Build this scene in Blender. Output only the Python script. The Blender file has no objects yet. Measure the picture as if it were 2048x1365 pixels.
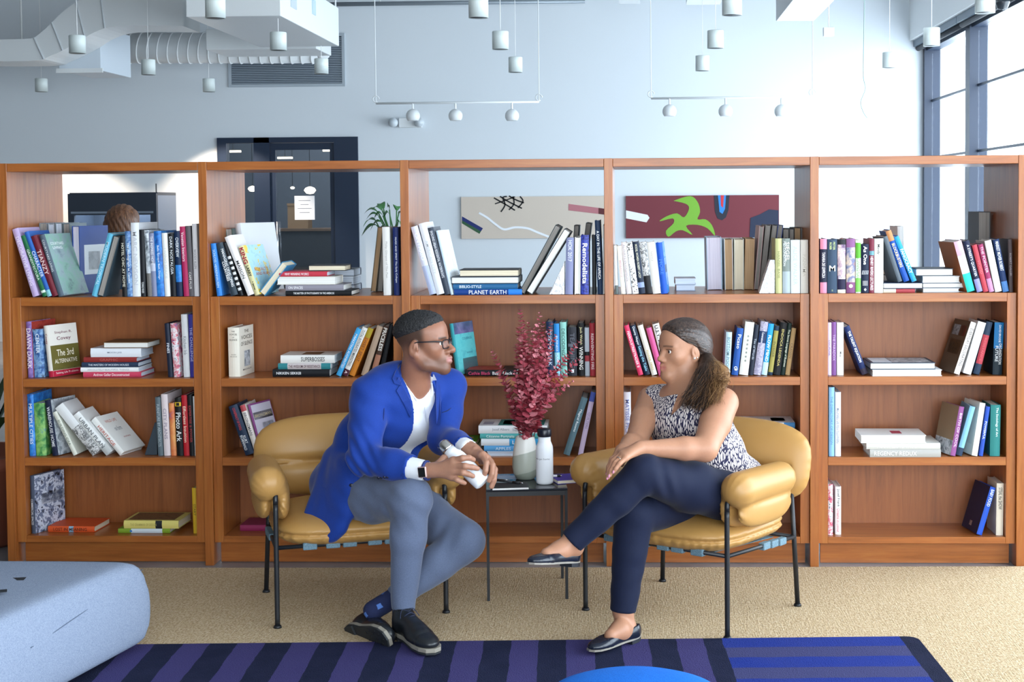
import bpy, math, random
import numpy as np
from mathutils import Vector, Matrix
random.seed(7)
SC = bpy.context.scene
COL = SC.collection
# ---------------------------------------------------------------- camera
F, PX, PY = 2930.0, 1158.724, 536.263
CX, CY, CZ, YAW, PIT, ROL = 2.50471, -5.72302, 1.44377, -0.03844, -0.04574, -0.00743
_f = np.array([math.sin(YAW)*math.cos(PIT), math.cos(YAW)*math.cos(PIT), math.sin(PIT)])
_r = np.array([math.cos(YAW), -math.sin(YAW), 0.0]); _u = np.cross(_r, _f)
_r, _u = _r*math.cos(ROL)+_u*math.sin(ROL), _u*math.cos(ROL)-_r*math.sin(ROL)
CAMP = np.array([CX, CY, CZ])
cam = bpy.data.cameras.new('camera'); camo = bpy.data.objects.new('camera', cam); COL.objects.link(camo)
cam.sensor_width = 36.0; cam.lens = F/2048*36.0
cam.shift_x = (1024-PX)/2048; cam.shift_y = (PY-682.5)/2048
cam.clip_end = 300
camo.matrix_world = Matrix(((_r[0], _u[0], -_f[0], CX), (_r[1], _u[1], -_f[1], CY), (_r[2], _u[2], -_f[2], CZ), (0, 0, 0, 1)))
SC.camera = camo
# ---------------------------------------------------------------- daylight
wd = bpy.data.worlds.new('daylight'); SC.world = wd; wd.use_nodes = True
bg = wd.node_tree.nodes['Background']; bg.inputs[0].default_value = (0.84, 0.93, 1.0, 1); bg.inputs[1].default_value = 5.3
SC.view_settings.view_transform = 'Standard'; SC.view_settings.look = 'None'
SC.view_settings.gamma = 1.0; SC.view_settings.use_curve_mapping = False
SC.view_settings.exposure = 0.9
SC.cycles.use_denoising = True
SC.cycles.max_bounces = 8; SC.cycles.diffuse_bounces = 5; SC.cycles.glossy_bounces = 4; SC.cycles.transmission_bounces = 6
SC.cycles.sample_clamp_indirect = 8.0
def portal(loc, rot, sx, sy):
    l = bpy.data.lights.new('window_portal', 'AREA'); l.shape = 'RECTANGLE'; l.size = sx; l.size_y = sy
    l.cycles.is_portal = True
    o = bpy.data.objects.new('window_portal', l); COL.objects.link(o); o.location = loc; o.rotation_euler = rot
portal((5.62, 0.6, 1.62), (0, math.pi/2, 0), 2.9, 17.8)             # the glazed right wall, facing -x
portal((3.2, -8.4, 1.8), (math.pi/2, 0, 0), 4.4, 3.3)            # the glazing behind the camera, facing +y
def ray(x, y): return _f+_r*(x-PX)/F-_u*(y-PY)/F
def atY(x, y, Y): d = ray(x, y); return CAMP+d*((Y-CY)/d[1])
def atZ(x, y, Z=0.0): d = ray(x, y); return CAMP+d*((Z-CZ)/d[2])
def pr(P):
    d = np.array(P)-CAMP; z = d@_f
    return PX+F*(d@_r)/z, PY-F*(d@_u)/z, F/z
def Xat(px, Y, Z):                      # world x of the point at depth Y, height Z that shows at image column px
    y = pr((2, Y, Z))[1]
    for _ in range(3):
        X = atY(px, y, Y)[0]; y = pr((X, Y, Z))[1]
    return X
# ---------------------------------------------------------------- helpers
def lin(c):
    if isinstance(c, str):
        c = c.lstrip('#'); c = [int(c[i:i+2], 16)/255 for i in (0, 2, 4)]
        c = [v/12.92 if v <= 0.04045 else ((v+0.055)/1.055)**2.4 for v in c]
    return (c[0], c[1], c[2], 1.0)
_mc = {}
def mat(col, rough=0.6, metal=0.0, spec=0.5, name=None):
    key = (str(col), rough, metal, spec)
    if key in _mc: return _mc[key]
    m = bpy.data.materials.new(name or 'paint'); m.use_nodes = True
    b = m.node_tree.nodes['Principled BSDF']
    b.inputs['Base Color'].default_value = lin(col); b.inputs['Roughness'].default_value = rough
    b.inputs['Metallic'].default_value = metal; b.inputs['Specular IOR Level'].default_value = spec
    _mc[key] = m; return m
class NT:
    """small node-tree writer"""
    def __init__(s, name):
        s.m = bpy.data.materials.new(name); s.m.use_nodes = True; s.t = s.m.node_tree; s.b = s.t.nodes['Principled BSDF']
    def n(s, typ, **kw):
        nd = s.t.nodes.new(typ)
        for k, v in kw.items():
            if k.startswith('i_'):
                k2 = k[2:]; k2 = int(k2) if k2.isdigit() else k2.replace('_', ' ')
                nd.inputs[k2].default_value = v
            else: setattr(nd, k, v)
        return nd
    def l(s, a, b): s.t.links.new(a, b)
    def coord(s, scale=(1, 1, 1), rot=(0, 0, 0), out='Object'):
        tc = s.n('ShaderNodeTexCoord'); mp = s.n('ShaderNodeMapping')
        mp.inputs['Scale'].default_value = scale; mp.inputs['Rotation'].default_value = rot
        s.l(tc.outputs[out], mp.inputs['Vector']); return mp.outputs[0]
    def noise(s, vec, scale, detail=3, rough=0.55, dist=0.0):
        nd = s.n('ShaderNodeTexNoise'); nd.inputs['Scale'].default_value = scale; nd.inputs['Detail'].default_value = detail
        nd.inputs['Roughness'].default_value = rough; nd.inputs['Distortion'].default_value = dist
        s.l(vec, nd.inputs['Vector']); return nd.outputs['Fac']
    def ramp(s, fac, stops, mode='LINEAR'):
        r = s.n('ShaderNodeValToRGB'); r.color_ramp.interpolation = mode
        while len(r.color_ramp.elements) < len(stops): r.color_ramp.elements.new(0.5)
        for e, (p, c) in zip(r.color_ramp.elements, stops): e.position = p; e.color = lin(c)
        s.l(fac, r.inputs[0]); return r.outputs[0]
    def mix(s, fac, a, b, mode='MIX'):
        m = s.n('ShaderNodeMix', data_type='RGBA', blend_type=mode)
        for sock, v in ((m.inputs[0], fac), (m.inputs[6], a), (m.inputs[7], b)):
            if hasattr(v, 'links'): s.l(v, sock)
            elif isinstance(v, (int, float)): sock.default_value = v
            else: sock.default_value = lin(v)
        return m.outputs[2]
    def math(s, op, a, b=0.0):
        m = s.n('ShaderNodeMath', operation=op)
        for i, v in enumerate((a, b)):
            if hasattr(v, 'links'): s.l(v, m.inputs[i])
            else: m.inputs[i].default_value = v
        return m.outputs[0]
    def color(s, c): s.l(c, s.b.inputs['Base Color']) if hasattr(c, 'links') else setattr(s.b.inputs['Base Color'], 'default_value', lin(c))
    def rough(s, v): s.b.inputs['Roughness'].default_value = v
    def bump(s, h, strength=0.3, dist=0.002):
        b = s.n('ShaderNodeBump'); b.inputs['Strength'].default_value = strength; b.inputs['Distance'].default_value = dist
        s.l(h, b.inputs['Height']); s.l(b.outputs[0], s.b.inputs['Normal'])

def box(x0, x1, y0, y1, z0, z1):
    v = [(x0, y0, z0), (x1, y0, z0), (x1, y1, z0), (x0, y1, z0), (x0, y0, z1), (x1, y0, z1), (x1, y1, z1), (x0, y1, z1)]
    f = [(0, 3, 2, 1), (4, 5, 6, 7), (0, 1, 5, 4), (1, 2, 6, 5), (2, 3, 7, 6), (3, 0, 4, 7)]
    return v, f
def join(*ms):
    V = []; Fc = []
    for v, f in ms:
        n = len(V); V += list(v); Fc += [tuple(i+n for i in q) for q in f]
    return V, Fc
def cyl(p0, p1, r0, r1=None, n=16, cap=True):
    return tube([p0, p1], [r0, r0 if r1 is None else r1], n, cap)
def tube(pts, rad, n=10, cap=True):
    pts = [Vector(p) for p in pts]
    if isinstance(rad, (int, float)): rad = [rad]*len(pts)
    V = []; Fc = []; prev = None
    for i, p in enumerate(pts):
        t = (pts[min(i+1, len(pts)-1)]-pts[max(i-1, 0)]).normalized()
        if prev is None:
            a = Vector((0, 0, 1)) if abs(t.z) < 0.9 else Vector((1, 0, 0)); x = t.cross(a).normalized()
        else:
            x = (prev-t*prev.dot(t)).normalized()
        prev = x; y = t.cross(x)
        for k in range(n):
            an = 2*math.pi*k/n; V.append(tuple(p+(x*math.cos(an)+y*math.sin(an))*rad[i]))
    for i in range(len(pts)-1):
        for k in range(n):
            a = i*n+k; b = i*n+(k+1) % n; Fc.append((a, b, b+n, a+n))
    if cap:
        Fc.append(tuple(range(n))[::-1]); Fc.append(tuple(range((len(pts)-1)*n, len(pts)*n)))
    return V, Fc
def lathe(prof, n=28, c=(0, 0, 0)):
    V = []; Fc = []
    for r, z in prof:
        for k in range(n):
            an = 2*math.pi*k/n; V.append((c[0]+r*math.cos(an), c[1]+r*math.sin(an), c[2]+z))
    for i in range(len(prof)-1):
        for k in range(n):
            a = i*n+k; b = i*n+(k+1) % n; Fc.append((a, b, b+n, a+n))
    Fc.append(tuple(range(n))[::-1]); Fc.append(tuple(range((len(prof)-1)*n, len(prof)*n)))
    return V, Fc
def prism(poly, y0, y1):
    """outline in x,z pushed from y0 to y1"""
    n = len(poly); V = [(x, y0, z) for x, z in poly]+[(x, y1, z) for x, z in poly]
    Fc = [tuple(range(n)), tuple(range(2*n-1, n-1, -1))]+[((i+1) % n, i, i+n, (i+1) % n+n) for i in range(n)]
    return V, Fc
def prismz(poly, z0, z1):
    n = len(poly); V = [(x, y, z0) for x, y in poly]+[(x, y, z1) for x, y in poly]
    Fc = [tuple(range(n))[::-1], tuple(range(n, 2*n))]+[(i, (i+1) % n, (i+1) % n+n, i+n) for i in range(n)]
    return V, Fc
def bez(p, n=8):
    """Catmull-Rom through the points"""
    P = [Vector(q) for q in p]; out = []
    for i in range(len(P)-1):
        a = P[max(i-1, 0)]; b = P[i]; c = P[i+1]; d = P[min(i+2, len(P)-1)]
        for k in range(n):
            t = k/n
            out.append(0.5*((2*b)+(c-a)*t+(2*a-5*b+4*c-d)*t*t+(3*b-a-3*c+d)*t**3))
    out.append(P[-1]); return out
def mesh(name, vf, smooth=False):
    m = bpy.data.meshes.new(name); m.from_pydata([tuple(v) for v in vf[0]], [], vf[1]); m.update()
    if smooth: m.polygons.foreach_set('use_smooth', [True]*len(m.polygons))
    return m
def obj(name, vf, material, parent=None, smooth=False, bevel=0.0, subsurf=0, angle=None):
    me = vf if isinstance(vf, bpy.types.Mesh) else mesh(name, vf, smooth)
    if material is not None and not me.materials: me.materials.append(material)
    o = bpy.data.objects.new(name, me); COL.objects.link(o)
    if parent is not None: o.parent = parent
    if bevel: b = o.modifiers.new('bevel', 'BEVEL'); b.width = bevel; b.segments = 2; b.limit_method = 'ANGLE'; b.angle_limit = 0.7
    if subsurf: s = o.modifiers.new('subsurf', 'SUBSURF'); s.levels = subsurf; s.render_levels = subsurf
    return o
_labels = {}
def tag(o, label, cat, group=None):
    assert label not in _labels or group, label
    _labels[label] = 1
    o['label'] = label; o['category'] = cat
    if group: o['group'] = group
    return o
def thing(name, label, cat, loc=(0, 0, 0), rotz=0.0, group=None):
    o = bpy.data.objects.new(name, None); COL.objects.link(o); o.empty_display_size = 0.1
    o.location = loc; o.rotation_euler = (0, 0, rotz); return tag(o, label, cat, group)
def struct(name, vf, m, parent=None, **k):
    o = obj(name, vf, m, parent, **k)
    if parent is None: o['kind'] = 'structure'
    return o
def text_mesh(s, bold=0.0, space=1.0):
    c = bpy.data.curves.new('lettering', 'FONT'); c.body = s; c.size = 1.0; c.resolution_u = 2; c.offset = bold
    c.space_character = space; c.align_x = 'CENTER'; c.align_y = 'CENTER'
    o = bpy.data.objects.new('lettering', c); COL.objects.link(o)
    me = bpy.data.meshes.new_from_object(o.evaluated_get(bpy.context.evaluated_depsgraph_get()))
    bpy.data.objects.remove(o); bpy.data.curves.remove(c)
    return me
def text_verts(s, bold=0.0, space=1.0):
    """lettering as (verts, faces) centred on 0,0, with its width and height"""
    me = text_mesh(s, bold, space)
    if not me.vertices: return None
    a = np.empty(len(me.vertices)*3, np.float32); me.vertices.foreach_get('co', a); a = a.reshape(-1, 3)[:, :2].astype(float)
    fs = [tuple(p.vertices) for p in me.polygons]; bpy.data.meshes.remove(me)
    lo, hi = a.min(0), a.max(0); a -= (lo+hi)/2
    return a, fs, hi-lo
def letters(name, s, M, L, H, material, parent=None, bold=0.0, keep=True):
    """flat lettering fitted into L x H on the plane of M (4x4: x = reading direction, y = up)"""
    r = text_verts(s, bold)
    if r is None: return None
    a, fs, sz = r; sx = L/sz[0]; sy = H/sz[1]
    if keep: sx = min(sx, sy*1.25); sy = min(sy, sx*1.7)
    V = [tuple(M @ Vector((p[0]*sx, p[1]*sy, 0))) for p in a]
    return obj(name, (V, fs), material, parent)
# ---------------------------------------------------------------- surfaces
def wood(name, axis, base='#a25d2a', dark='#77421c', light='#b6783a', rough=0.28):
    t = NT(name); sc = {'x': (0.9, 14, 14), 'z': (14, 14, 0.9), 'y': (14, 0.9, 14)}[axis]
    v = t.coord(sc); g = t.noise(v, 3.2, 5, 0.62, 0.6)
    v2 = t.coord(tuple(s*3.2 for s in sc)); fine = t.noise(v2, 6.0, 2, 0.5)
    v3 = t.coord((1, 1, 1)); big = t.noise(v3, 1.6, 2)
    c = t.ramp(g, [(0.25, dark), (0.5, base), (0.78, light)])
    c = t.mix(t.math('MULTIPLY', fine, 0.35), c, dark); c = t.mix(t.math('MULTIPLY', big, 0.35), c, base)
    t.color(c); t.rough(rough); t.bump(fine, 0.12, 0.001); t.b.inputs['Specular IOR Level'].default_value = 0.5
    return t.m
WOODX = wood('cherry_wood_horizontal', 'x'); WOODZ = wood('cherry_wood_vertical', 'z'); WOODY = wood('cherry_wood_deep', 'y')
WOODB = wood('cherry_veneer_back', 'z', '#8f5126', '#6e3b18', '#a06030', 0.42)
def plaster():
    t = NT('wall_paint'); v = t.coord(); n = t.noise(v, 30, 3)
    t.color(t.mix(t.math('MULTIPLY', n, 0.12), '#d9e0e5', '#d0d8de')); t.rough(0.8); t.bump(n, 0.05, 0.002); return t.m
WALL = plaster()
def concrete():
    t = NT('polished_concrete'); v = t.coord(); a = t.noise(v, 2.5, 6, 0.6, 0.8); b = t.noise(v, 26, 4)
    c = t.ramp(a, [(0.3, '#6d6d70'), (0.55, '#87888c'), (0.8, '#9b9b9c')]); c = t.mix(t.math('MULTIPLY', b, 0.25), c, '#5c5c60')
    t.color(c); t.rough(0.32); t.bump(b, 0.05, 0.001); return t.m
def sisal():
    t = NT('sisal_weave'); v = t.coord((150, 95, 150)); w = t.noise(v, 1.0, 2, 0.6)
    v2 = t.coord((240, 14, 1)); rib = t.noise(v2, 1.0, 2); v3 = t.coord(); big = t.noise(v3, 3.5, 3)
    c = t.ramp(w, [(0.28, '#917757'), (0.5, '#c8b08c'), (0.75, '#e4d6bd')])
    c = t.mix(t.math('MULTIPLY', rib, 0.45), c, '#a68a66'); c = t.mix(t.math('MULTIPLY', big, 0.3), c, '#d2bb98')
    t.color(c); t.rough(0.95); t.b.inputs['Specular IOR Level'].default_value = 0.15
    t.bump(t.math('ADD', w, rib), 0.55, 0.004); return t.m
WHITE = mat('#e6e8e8', 0.55, name='white_paint'); WHITEM = mat('#dfe3e4', 0.4, name='white_enamel')
BLACKM = mat('#15181d', 0.42, 0.0, 0.5, 'black_powder_coat')
def navyframe():
    t = NT('dark_blue_frame'); t.color('#1d2b40'); t.rough(0.4); return t.m
NAVYF = navyframe()
def glassm(name, tint, rough=0.0, a=0.12):
    t = NT(name); g = t.n('ShaderNodeBsdfTransparent'); g.inputs[0].default_value = lin(tint)
    gl = t.n('ShaderNodeBsdfGlossy'); gl.inputs['Roughness'].default_value = rough
    mx = t.n('ShaderNodeMixShader'); lw = t.n('ShaderNodeLayerWeight')
    ad = t.math('ADD', t.math('MULTIPLY', t.math('POWER', lw.outputs['Facing'], 5.0), 0.55), a); t.l(ad, mx.inputs[0]); t.l(g.outputs[0], mx.inputs[1]); t.l(gl.outputs[0], mx.inputs[2])
    t.l(mx.outputs[0], t.t.nodes['Material Output'].inputs[0]); return t.m
GLASS = glassm('clear_glass', (0.96, 0.98, 1.0), 0.0, 0.04); GLASSD = glassm('dark_glass', (0.72, 0.78, 0.84), 0.02, 0.14)
# ---------------------------------------------------------------- room shell
XL, XR, YB, YF, ZC = -7.0, 5.48, 9.5, -8.5, 3.62
struct('floor', box(XL-0.2, XR+0.3, YF-0.3, YB+4.2, -0.1, 0.0), concrete())
struct('ceiling', box(XL-0.2, XR+0.3, YF-0.3, YB+4.2, ZC, ZC+0.2), mat('#a9adb0', 0.8, name='ceiling_paint'))
struct('wall_left', box(XL-0.2, XL, YF-0.3, YB+0.2, 0, ZC), mat('#7f878d', 0.8, name='grey_wall_paint'))
struct('wall_front', box(XL, 1.0, YF-0.2, YF, 0, ZC), mat('#7f878d', 0.8))
DX0, DX1, DZ = -1.86, -0.38, 2.13      # dark glazed door opening in the far wall
struct('wall_back', join(box(XL, DX0, YB, YB+0.2, 0, ZC), box(DX1, XR+0.3, YB, YB+0.2, 0, ZC), box(DX0, DX1, YB, YB+0.2, DZ, ZC)), WALL)
# right wall: sill and head with a long run of glazing between
WZ0, WZ1 = 0.18, 3.02
struct('wall_right', join(box(XR, XR+0.2, YF-0.3, YB, 0, WZ0), box(XR, XR+0.2, YF-0.3, YB, WZ1, ZC)), WALL)
soff = struct('trim_1', box(XR-0.16, XR-0.001, YF, YB-0.001, 3.06, ZC-0.001), WHITE)
k = 0
edges = []
y = YB
while y > YF: edges.append(y); y -= 2.02
for i in range(len(edges)-1):
    ya, yb = edges[i], edges[i+1]
    w = bpy.data.objects.new('window_%d' % (i+1), None); COL.objects.link(w); w['kind'] = 'structure'
    obj('window_frame', join(box(XR-0.02, XR+0.14, ya-0.085, ya-0.001, WZ0, WZ1), box(XR-0.02, XR+0.14, yb, yb+0.085, WZ0, WZ1),
        box(XR, XR+0.12, yb+0.085, ya-0.085, WZ1-0.07, WZ1), box(XR, XR+0.12, yb+0.085, ya-0.085, WZ0, WZ0+0.07)), NAVYF, w)
    for z in (1.86, 2.44):
        obj('glazing_bar', box(XR+0.05, XR+0.075, yb+0.085, ya-0.085, z-0.011, z+0.011), NAVYF, w)
    for z0, z1 in ((WZ0+0.07, 1.849), (1.871, 2.429), (2.451, WZ1-0.07)):
        obj('pane', box(XR+0.056, XR+0.064, yb+0.086, ya-0.086, z0, z1), GLASS, w)
    r = thing('roller_blind', 'rolled-up dark blind over the '+('window next to the far wall', 'second window from the far wall', 'third window from the far wall', 'fourth window from the far wall', 'fifth window from the far wall', 'sixth window from the far wall', 'seventh window from the far wall', 'eighth window from the far wall')[i], 'blind', (XR-0.05, (ya+yb)/2, 3.03), 0, 'roller blinds')
    hl = (ya-yb)/2-0.01
    obj('cassette', box(-0.07, 0.045, -hl, hl, -0.035, 0.028), mat('#5b6a78', 0.4, name='blind_cassette'), r)
    obj('fabric_roll', cyl((-0.02, -hl, -0.05), (-0.02, hl, -0.05), 0.028, n=10), mat('#22272e', 0.7), r, True)
# glazing behind the camera
w = bpy.data.objects.new('window_20', None); COL.objects.link(w); w['kind'] = 'structure'
fr = []
for i in range(4):
    x = 1.05+i*(XR-1.1)/3; fr.append(box(x-0.05, x+0.05, YF-0.08, YF+0.04, 0, ZC))
fr.append(box(1.0, XR, YF-0.08, YF+0.04, 0, 0.12)); fr.append(box(1.0, XR, YF-0.08, YF+0.04, ZC-0.12, ZC-0.001))
obj('window_frame', join(*fr), NAVYF, w)
# carpets
SIS = sisal()
struct('floor_carpet', prismz([(XL+0.3, -0.085), (-0.5, -0.075), (0.98, -0.062), (2.68, -0.04), (4.0, -0.012), (XR-0.25, -0.005), (XR-0.25, YF+1), (XL+0.3, YF+1)], 0.0, 0.008), SIS)
# ---------------------------------------------------------------- bookcase: five bays, open above, double-sided
W, T, D, H, HU = 0.80, 0.034, 0.566, 1.609, 1.576
SHZ = [1.075, 0.749, 0.432, 0.116]     # upper faces of the four boards of a unit
CF = 0.016                             # unit fronts stand back from the posts
frame = thing('bookcase', 'long cherry-wood bookcase frame of posts with open top bays', 'bookcase', (0, 0, 0))
for i in range(6):
    obj('post', box(i*W-T/2, i*W+T/2, 0, D, 0, H), WOODZ, frame, bevel=0.0015)
for i in range(5):
    obj('top_board', box(i*W+T/2+0.0008, (i+1)*W-T/2-0.0008, 0.001, D-0.001, HU, H-0.0005), WOODX, frame, bevel=0.0015)
BAYN = ['leftmost bay', 'second bay from left', 'middle bay', 'fourth bay from left', 'rightmost bay']
SW = 0.036
for i in range(5):
    u = thing('shelf_unit', 'three-tier cherry-wood shelf unit in the '+BAYN[i]+' of the bookcase', 'shelf unit', (i*W, CF, 0), 0, 'shelf units of the bookcase')
    a, b = T/2+0.001, W-T/2-0.001; d1 = D-2*CF
    obj('side_panel', box(a, a+SW, 0, d1, SHZ[3]-0.026, SHZ[0]), WOODZ, u, bevel=0.0012)
    obj('side_panel', box(b-SW, b, 0, d1, SHZ[3]-0.026, SHZ[0]), WOODZ, u, bevel=0.0012)
    obj('shelf', box(a+SW+0.0005, b-SW-0.0005, 0.0005, d1, SHZ[0]-0.034, SHZ[0]), WOODX, u, bevel=0.0012)
    for z in SHZ[1:3]:
        obj('shelf', box(a+SW+0.0005, b-SW-0.0005, 0.0005, 0.2520, z-0.033, z), WOODX, u, bevel=0.0012)
    obj('shelf', box(a+SW+0.0005, b-SW-0.0005, 0.0005, 0.2520, SHZ[3]-0.026, SHZ[3]), WOODX, u, bevel=0.0012)
    obj('back_panel', box(a+SW+0.0005, b-SW-0.0005, 0.2525, 0.2725, SHZ[3]-0.026, SHZ[0]-0.0345), WOODB, u)
    obj('kickboard', box(a+0.012, b-0.012, 0.045, 0.063, 0.002, SHZ[3]-0.0265), WOODX, u)
# ---------------------------------------------------------------- books
def pagem(name, a, b):
    t = NT(name); v = t.coord((900, 3, 3)); n = t.noise(v, 1.0, 2, 0.6)
    t.color(t.ramp(n, [(0.3, b), (0.65, a)])); t.rough(0.85); t.bump(n, 0.3, 0.0006); return t.m
PG = {'w': pagem('paper_white', '#f1f0ec', '#cfcfca'), 'c': pagem('paper_cream', '#efe6d0', '#cbbd9d'), 't': pagem('paper_tan', '#c8a883', '#9a7752'),
      'b': pagem('paper_bluish', '#d9e2ee', '#aab6c6'), 'g': pagem('paper_grey', '#a9a49e', '#78736e'), 'l': pagem('paper_lilac', '#dcd7e3', '#b9b2c3')}
def splotch(name, cols, scale, stretch=(1, 1, 1), mode='LINEAR', rough=0.5):
    """printed picture: blotches of the cover's own colours"""
    t = NT(name); v = t.coord(stretch); n = t.noise(v, scale, 4, 0.6, 0.4)
    st = [(0.28+0.44*i/(len(cols)-1), c) for i, c in enumerate(cols)]
    t.color(t.ramp(n, st, mode)); t.rough(rough); return t.m
ART = {}
def art(key):
    if key in ART: return ART[key]
    D_ = {'city': (['#16284a', '#2f5f9e', '#7fa6cf', '#1b2b45'], 45), 'floral': (['#20305c', '#e8e6ea', '#d0566a', '#3c4f88'], 60),
          'forest': (['#101214', '#dcdcdc', '#33363a', '#eeeeee'], 75), 'green': (['#0e3526', '#3f8a4a', '#8fc06a', '#2a6f9a'], 26),
          'photo': (['#26303a', '#8b949c', '#cdd3da', '#3f4a57'], 34), 'mosaic': (['#14161f', '#6e7894', '#c9cfe0', '#3d4056', '#8a6a58'], 38, 'CONSTANT'),
          'court': (['#5d7480', '#8fa5ab', '#7fae9c', '#56666f'], 14), 'castle': (['#e2c64b', '#a8d3dd', '#9cc9d8', '#cf9a35'], 24, 'CONSTANT'),
          'brown': (['#2a211a', '#7a5a3c', '#4a3626'], 60), 'face': (['#241c33', '#8b6f92', '#e7cfc8', '#2c6fb0'], 24), 'bird': (['#e9cfb0', '#e9cfb0', '#5d6f9a', '#c07f52'], 22),
          'marb': (['#5d5a78', '#b9b4c8', '#8a86a2', '#d8d4e0'], 70), 'bw': (['#1a1b1f', '#f2f1ef', '#f2f1ef', '#2a2b30'], 150, 'CONSTANT'),
          'hex': (['#141a4c', '#1c2470', '#3a49b8', '#12163f'], 120), 'sky': (['#cfe0ef', '#e8f0f7', '#a9c3dc'], 30), 'blue': (['#0b3f8f', '#1c79d0', '#4aa6ea'], 30),
          'teal': (['#4fb7bf', '#62c4c8', '#3f9fae'], 20), 'rain': (['#3f6fb0', '#d2653c', '#e8a35c', '#5fae6a'], 9), 'cream': (['#e8e0cc', '#f2ecdd', '#d9cfb8'], 12),
          'navy': (['#0f1a38', '#20345f', '#3f5f9a'], 24), 'purple': (['#4b2f6e', '#8a6fb8', '#c9a8d8'], 25), 'redb': (['#7a1f1f', '#a83a30', '#56201c'], 25)}[key]
    ART[key] = splotch('print_'+key, D_[0], D_[1], mode=D_[2] if len(D_) > 2 else 'LINEAR'); return ART[key]
def cm(c):
    return art(c[1:]) if c.startswith('@') else mat(c, 0.5, 0, 0.25, 'book_cloth')
ROWN = ['top shelf', 'second shelf', 'third shelf', 'bottom shelf']
BAYS = ['leftmost bay', 'second bay from left', 'middle bay', 'fourth bay from left', 'rightmost bay']
NB = [0]
def book_parts(o, t, h, d, col, pages='w', pback=False, o_=None):
    q = o_ or {}
    b = min(0.0026, t*0.13); ov = 0.003 if not pback else 0.0
    n = 5; bul = min(0.004, t*0.18)
    # hinged cover: two boards and a rounded spine
    sp = [(t*i/n, -bul*math.sin(math.pi*i/n)) for i in range(n+1)]; si = [(b+(t-2*b)*i/n, b-bul*math.sin(math.pi*i/n)*0.9) for i in range(n+1)]
    poly = sp+[(t, d), (t-b, d)]+si[::-1]+[(b, d), (0, d)]
    obj('cover', prismz2(poly, 0, h), cm(col), o)
    obj('pages', box(b+0.0002, t-b-0.0002, b, d-ov-0.0005, ov*0.6, h-ov), PG[pages], o)
    return b, bul
def prismz2(poly, z0, z1):
    n = len(poly); V = [(x, y, z0) for x, y in poly]+[(x, y, z1) for x, y in poly]
    # caps as a strip of quads so that the hollow C-shape stays clean
    k = (n-4)//2
    outer = list(range(0, k))+[k]; inner = list(range(n-3, k+1, -1))+[k+1]
    Fc = [((i+1) % n, i, i+n, (i+1) % n+n)[::-1] for i in range(n)]
    ring_o = [n-1]+list(range(0, k))+[k]; ring_i = [n-2]+list(range(n-3, k+1, -1))+[k+1]
    for a, b, c, d in zip(ring_o[:-1], ring_o[1:], ring_i[1:], ring_i[:-1]):
        Fc.append((a, d, c, b)); Fc.append((a+n, b+n, c+n, d+n))
    return V, Fc
def decorate(o, t, h, d, bul, q, text, tcol):
    ys = -bul-0.0004
    for z0, z1, c in q.get('bands', []):
        n = 5; pts = [(t*i/n, -bul*math.sin(math.pi*i/n)-0.0003) for i in range(n+1)]
        V = [(x, y, z0*h) for x, y in pts]+[(x, y, z1*h) for x, y in pts]
        obj('band', (V, [(i, i+1, i+n+2, i+n+1) for i in range(n)]), cm(c), o)
    tl = q.get('t', None)
    items = [(text, tcol, 0.12 if not tl else tl[0], 0.84 if not tl else tl[1], q.get('tw', 0.52), q.get('tx', 0.5))] if text else []
    items += q.get('more', [])
    for s, c, z0, z1, wf, xo in items:
        M = Matrix(((0, 1, 0, t*xo), (0, 0, -1, ys-0.0003), (-1, 0, 0, h*(1-(z0+z1)/2)), (0, 0, 0, 1)))
        # reading direction runs down the spine: x -> -z, up -> +x
        letters('spine_title', s, M, h*(z1-z0), t*wf, mat(c, 0.45, 0, 0.4, 'print_ink'), o, bold=q.get('b', 0.008))
    for s, c, z, wf, hh in q.get('across', []):
        M = Matrix(((1, 0, 0, t*0.5), (0, 0, -1, ys-0.0003), (0, 1, 0, h*z), (0, 0, 0, 1)))
        letters('spine_title', s, M, t*wf, h*hh, mat(c, 0.45, 0, 0.4, 'print_ink'), o, bold=0.006)
    for face, u0, u1, v0, v1, c in q.get('panels', []):
        # u runs from the spine to the fore-edge, v upwards
        x = t+0.0003 if face == 'r' else -0.0003
        V = [(x, u0*d, v0*h), (x, u1*d, v0*h), (x, u1*d, v1*h), (x, u0*d, v1*h)]
        obj('cover_panel', (V, [(0, 1, 2, 3) if face == 'r' else (3, 2, 1, 0)]), cm(c), o)
    for face, s, c, u, v, L, hh in q.get('ct', []):
        if face == 'r': M = Matrix(((0, 0, 1, t+0.0007), (1, 0, 0, u*d), (0, 1, 0, v*h), (0, 0, 0, 1)))
        else: M = Matrix(((0, 0, -1, -0.0007), (-1, 0, 0, u*d), (0, 1, 0, v*h), (0, 0, 0, 1)))
        letters('cover_title', s, M, L*d, hh*h, mat(c, 0.45, 0, 0.4, 'print_ink'), o, bold=0.006, keep=False)
def new_book(desc, bay, row, name='book'):
    o = bpy.data.objects.new(name, None); COL.objects.link(o); o.empty_display_size = 0.05
    NB[0] += 1
    lab = desc+' on '+ROWN[row]+' of '+BAYS[bay]
    if len(lab.split()) > 16: lab = lab.replace(' from left', '')
    if len(lab.split()) > 16: lab = desc+', '+ROWN[row]+', '+BAYS[bay].replace(' from left', '')
    tag(o, lab, 'book'); o['group'] = 'books on the '+ROWN[row]+' of the '+BAYS[bay]
    return o
SETT = {}
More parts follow.
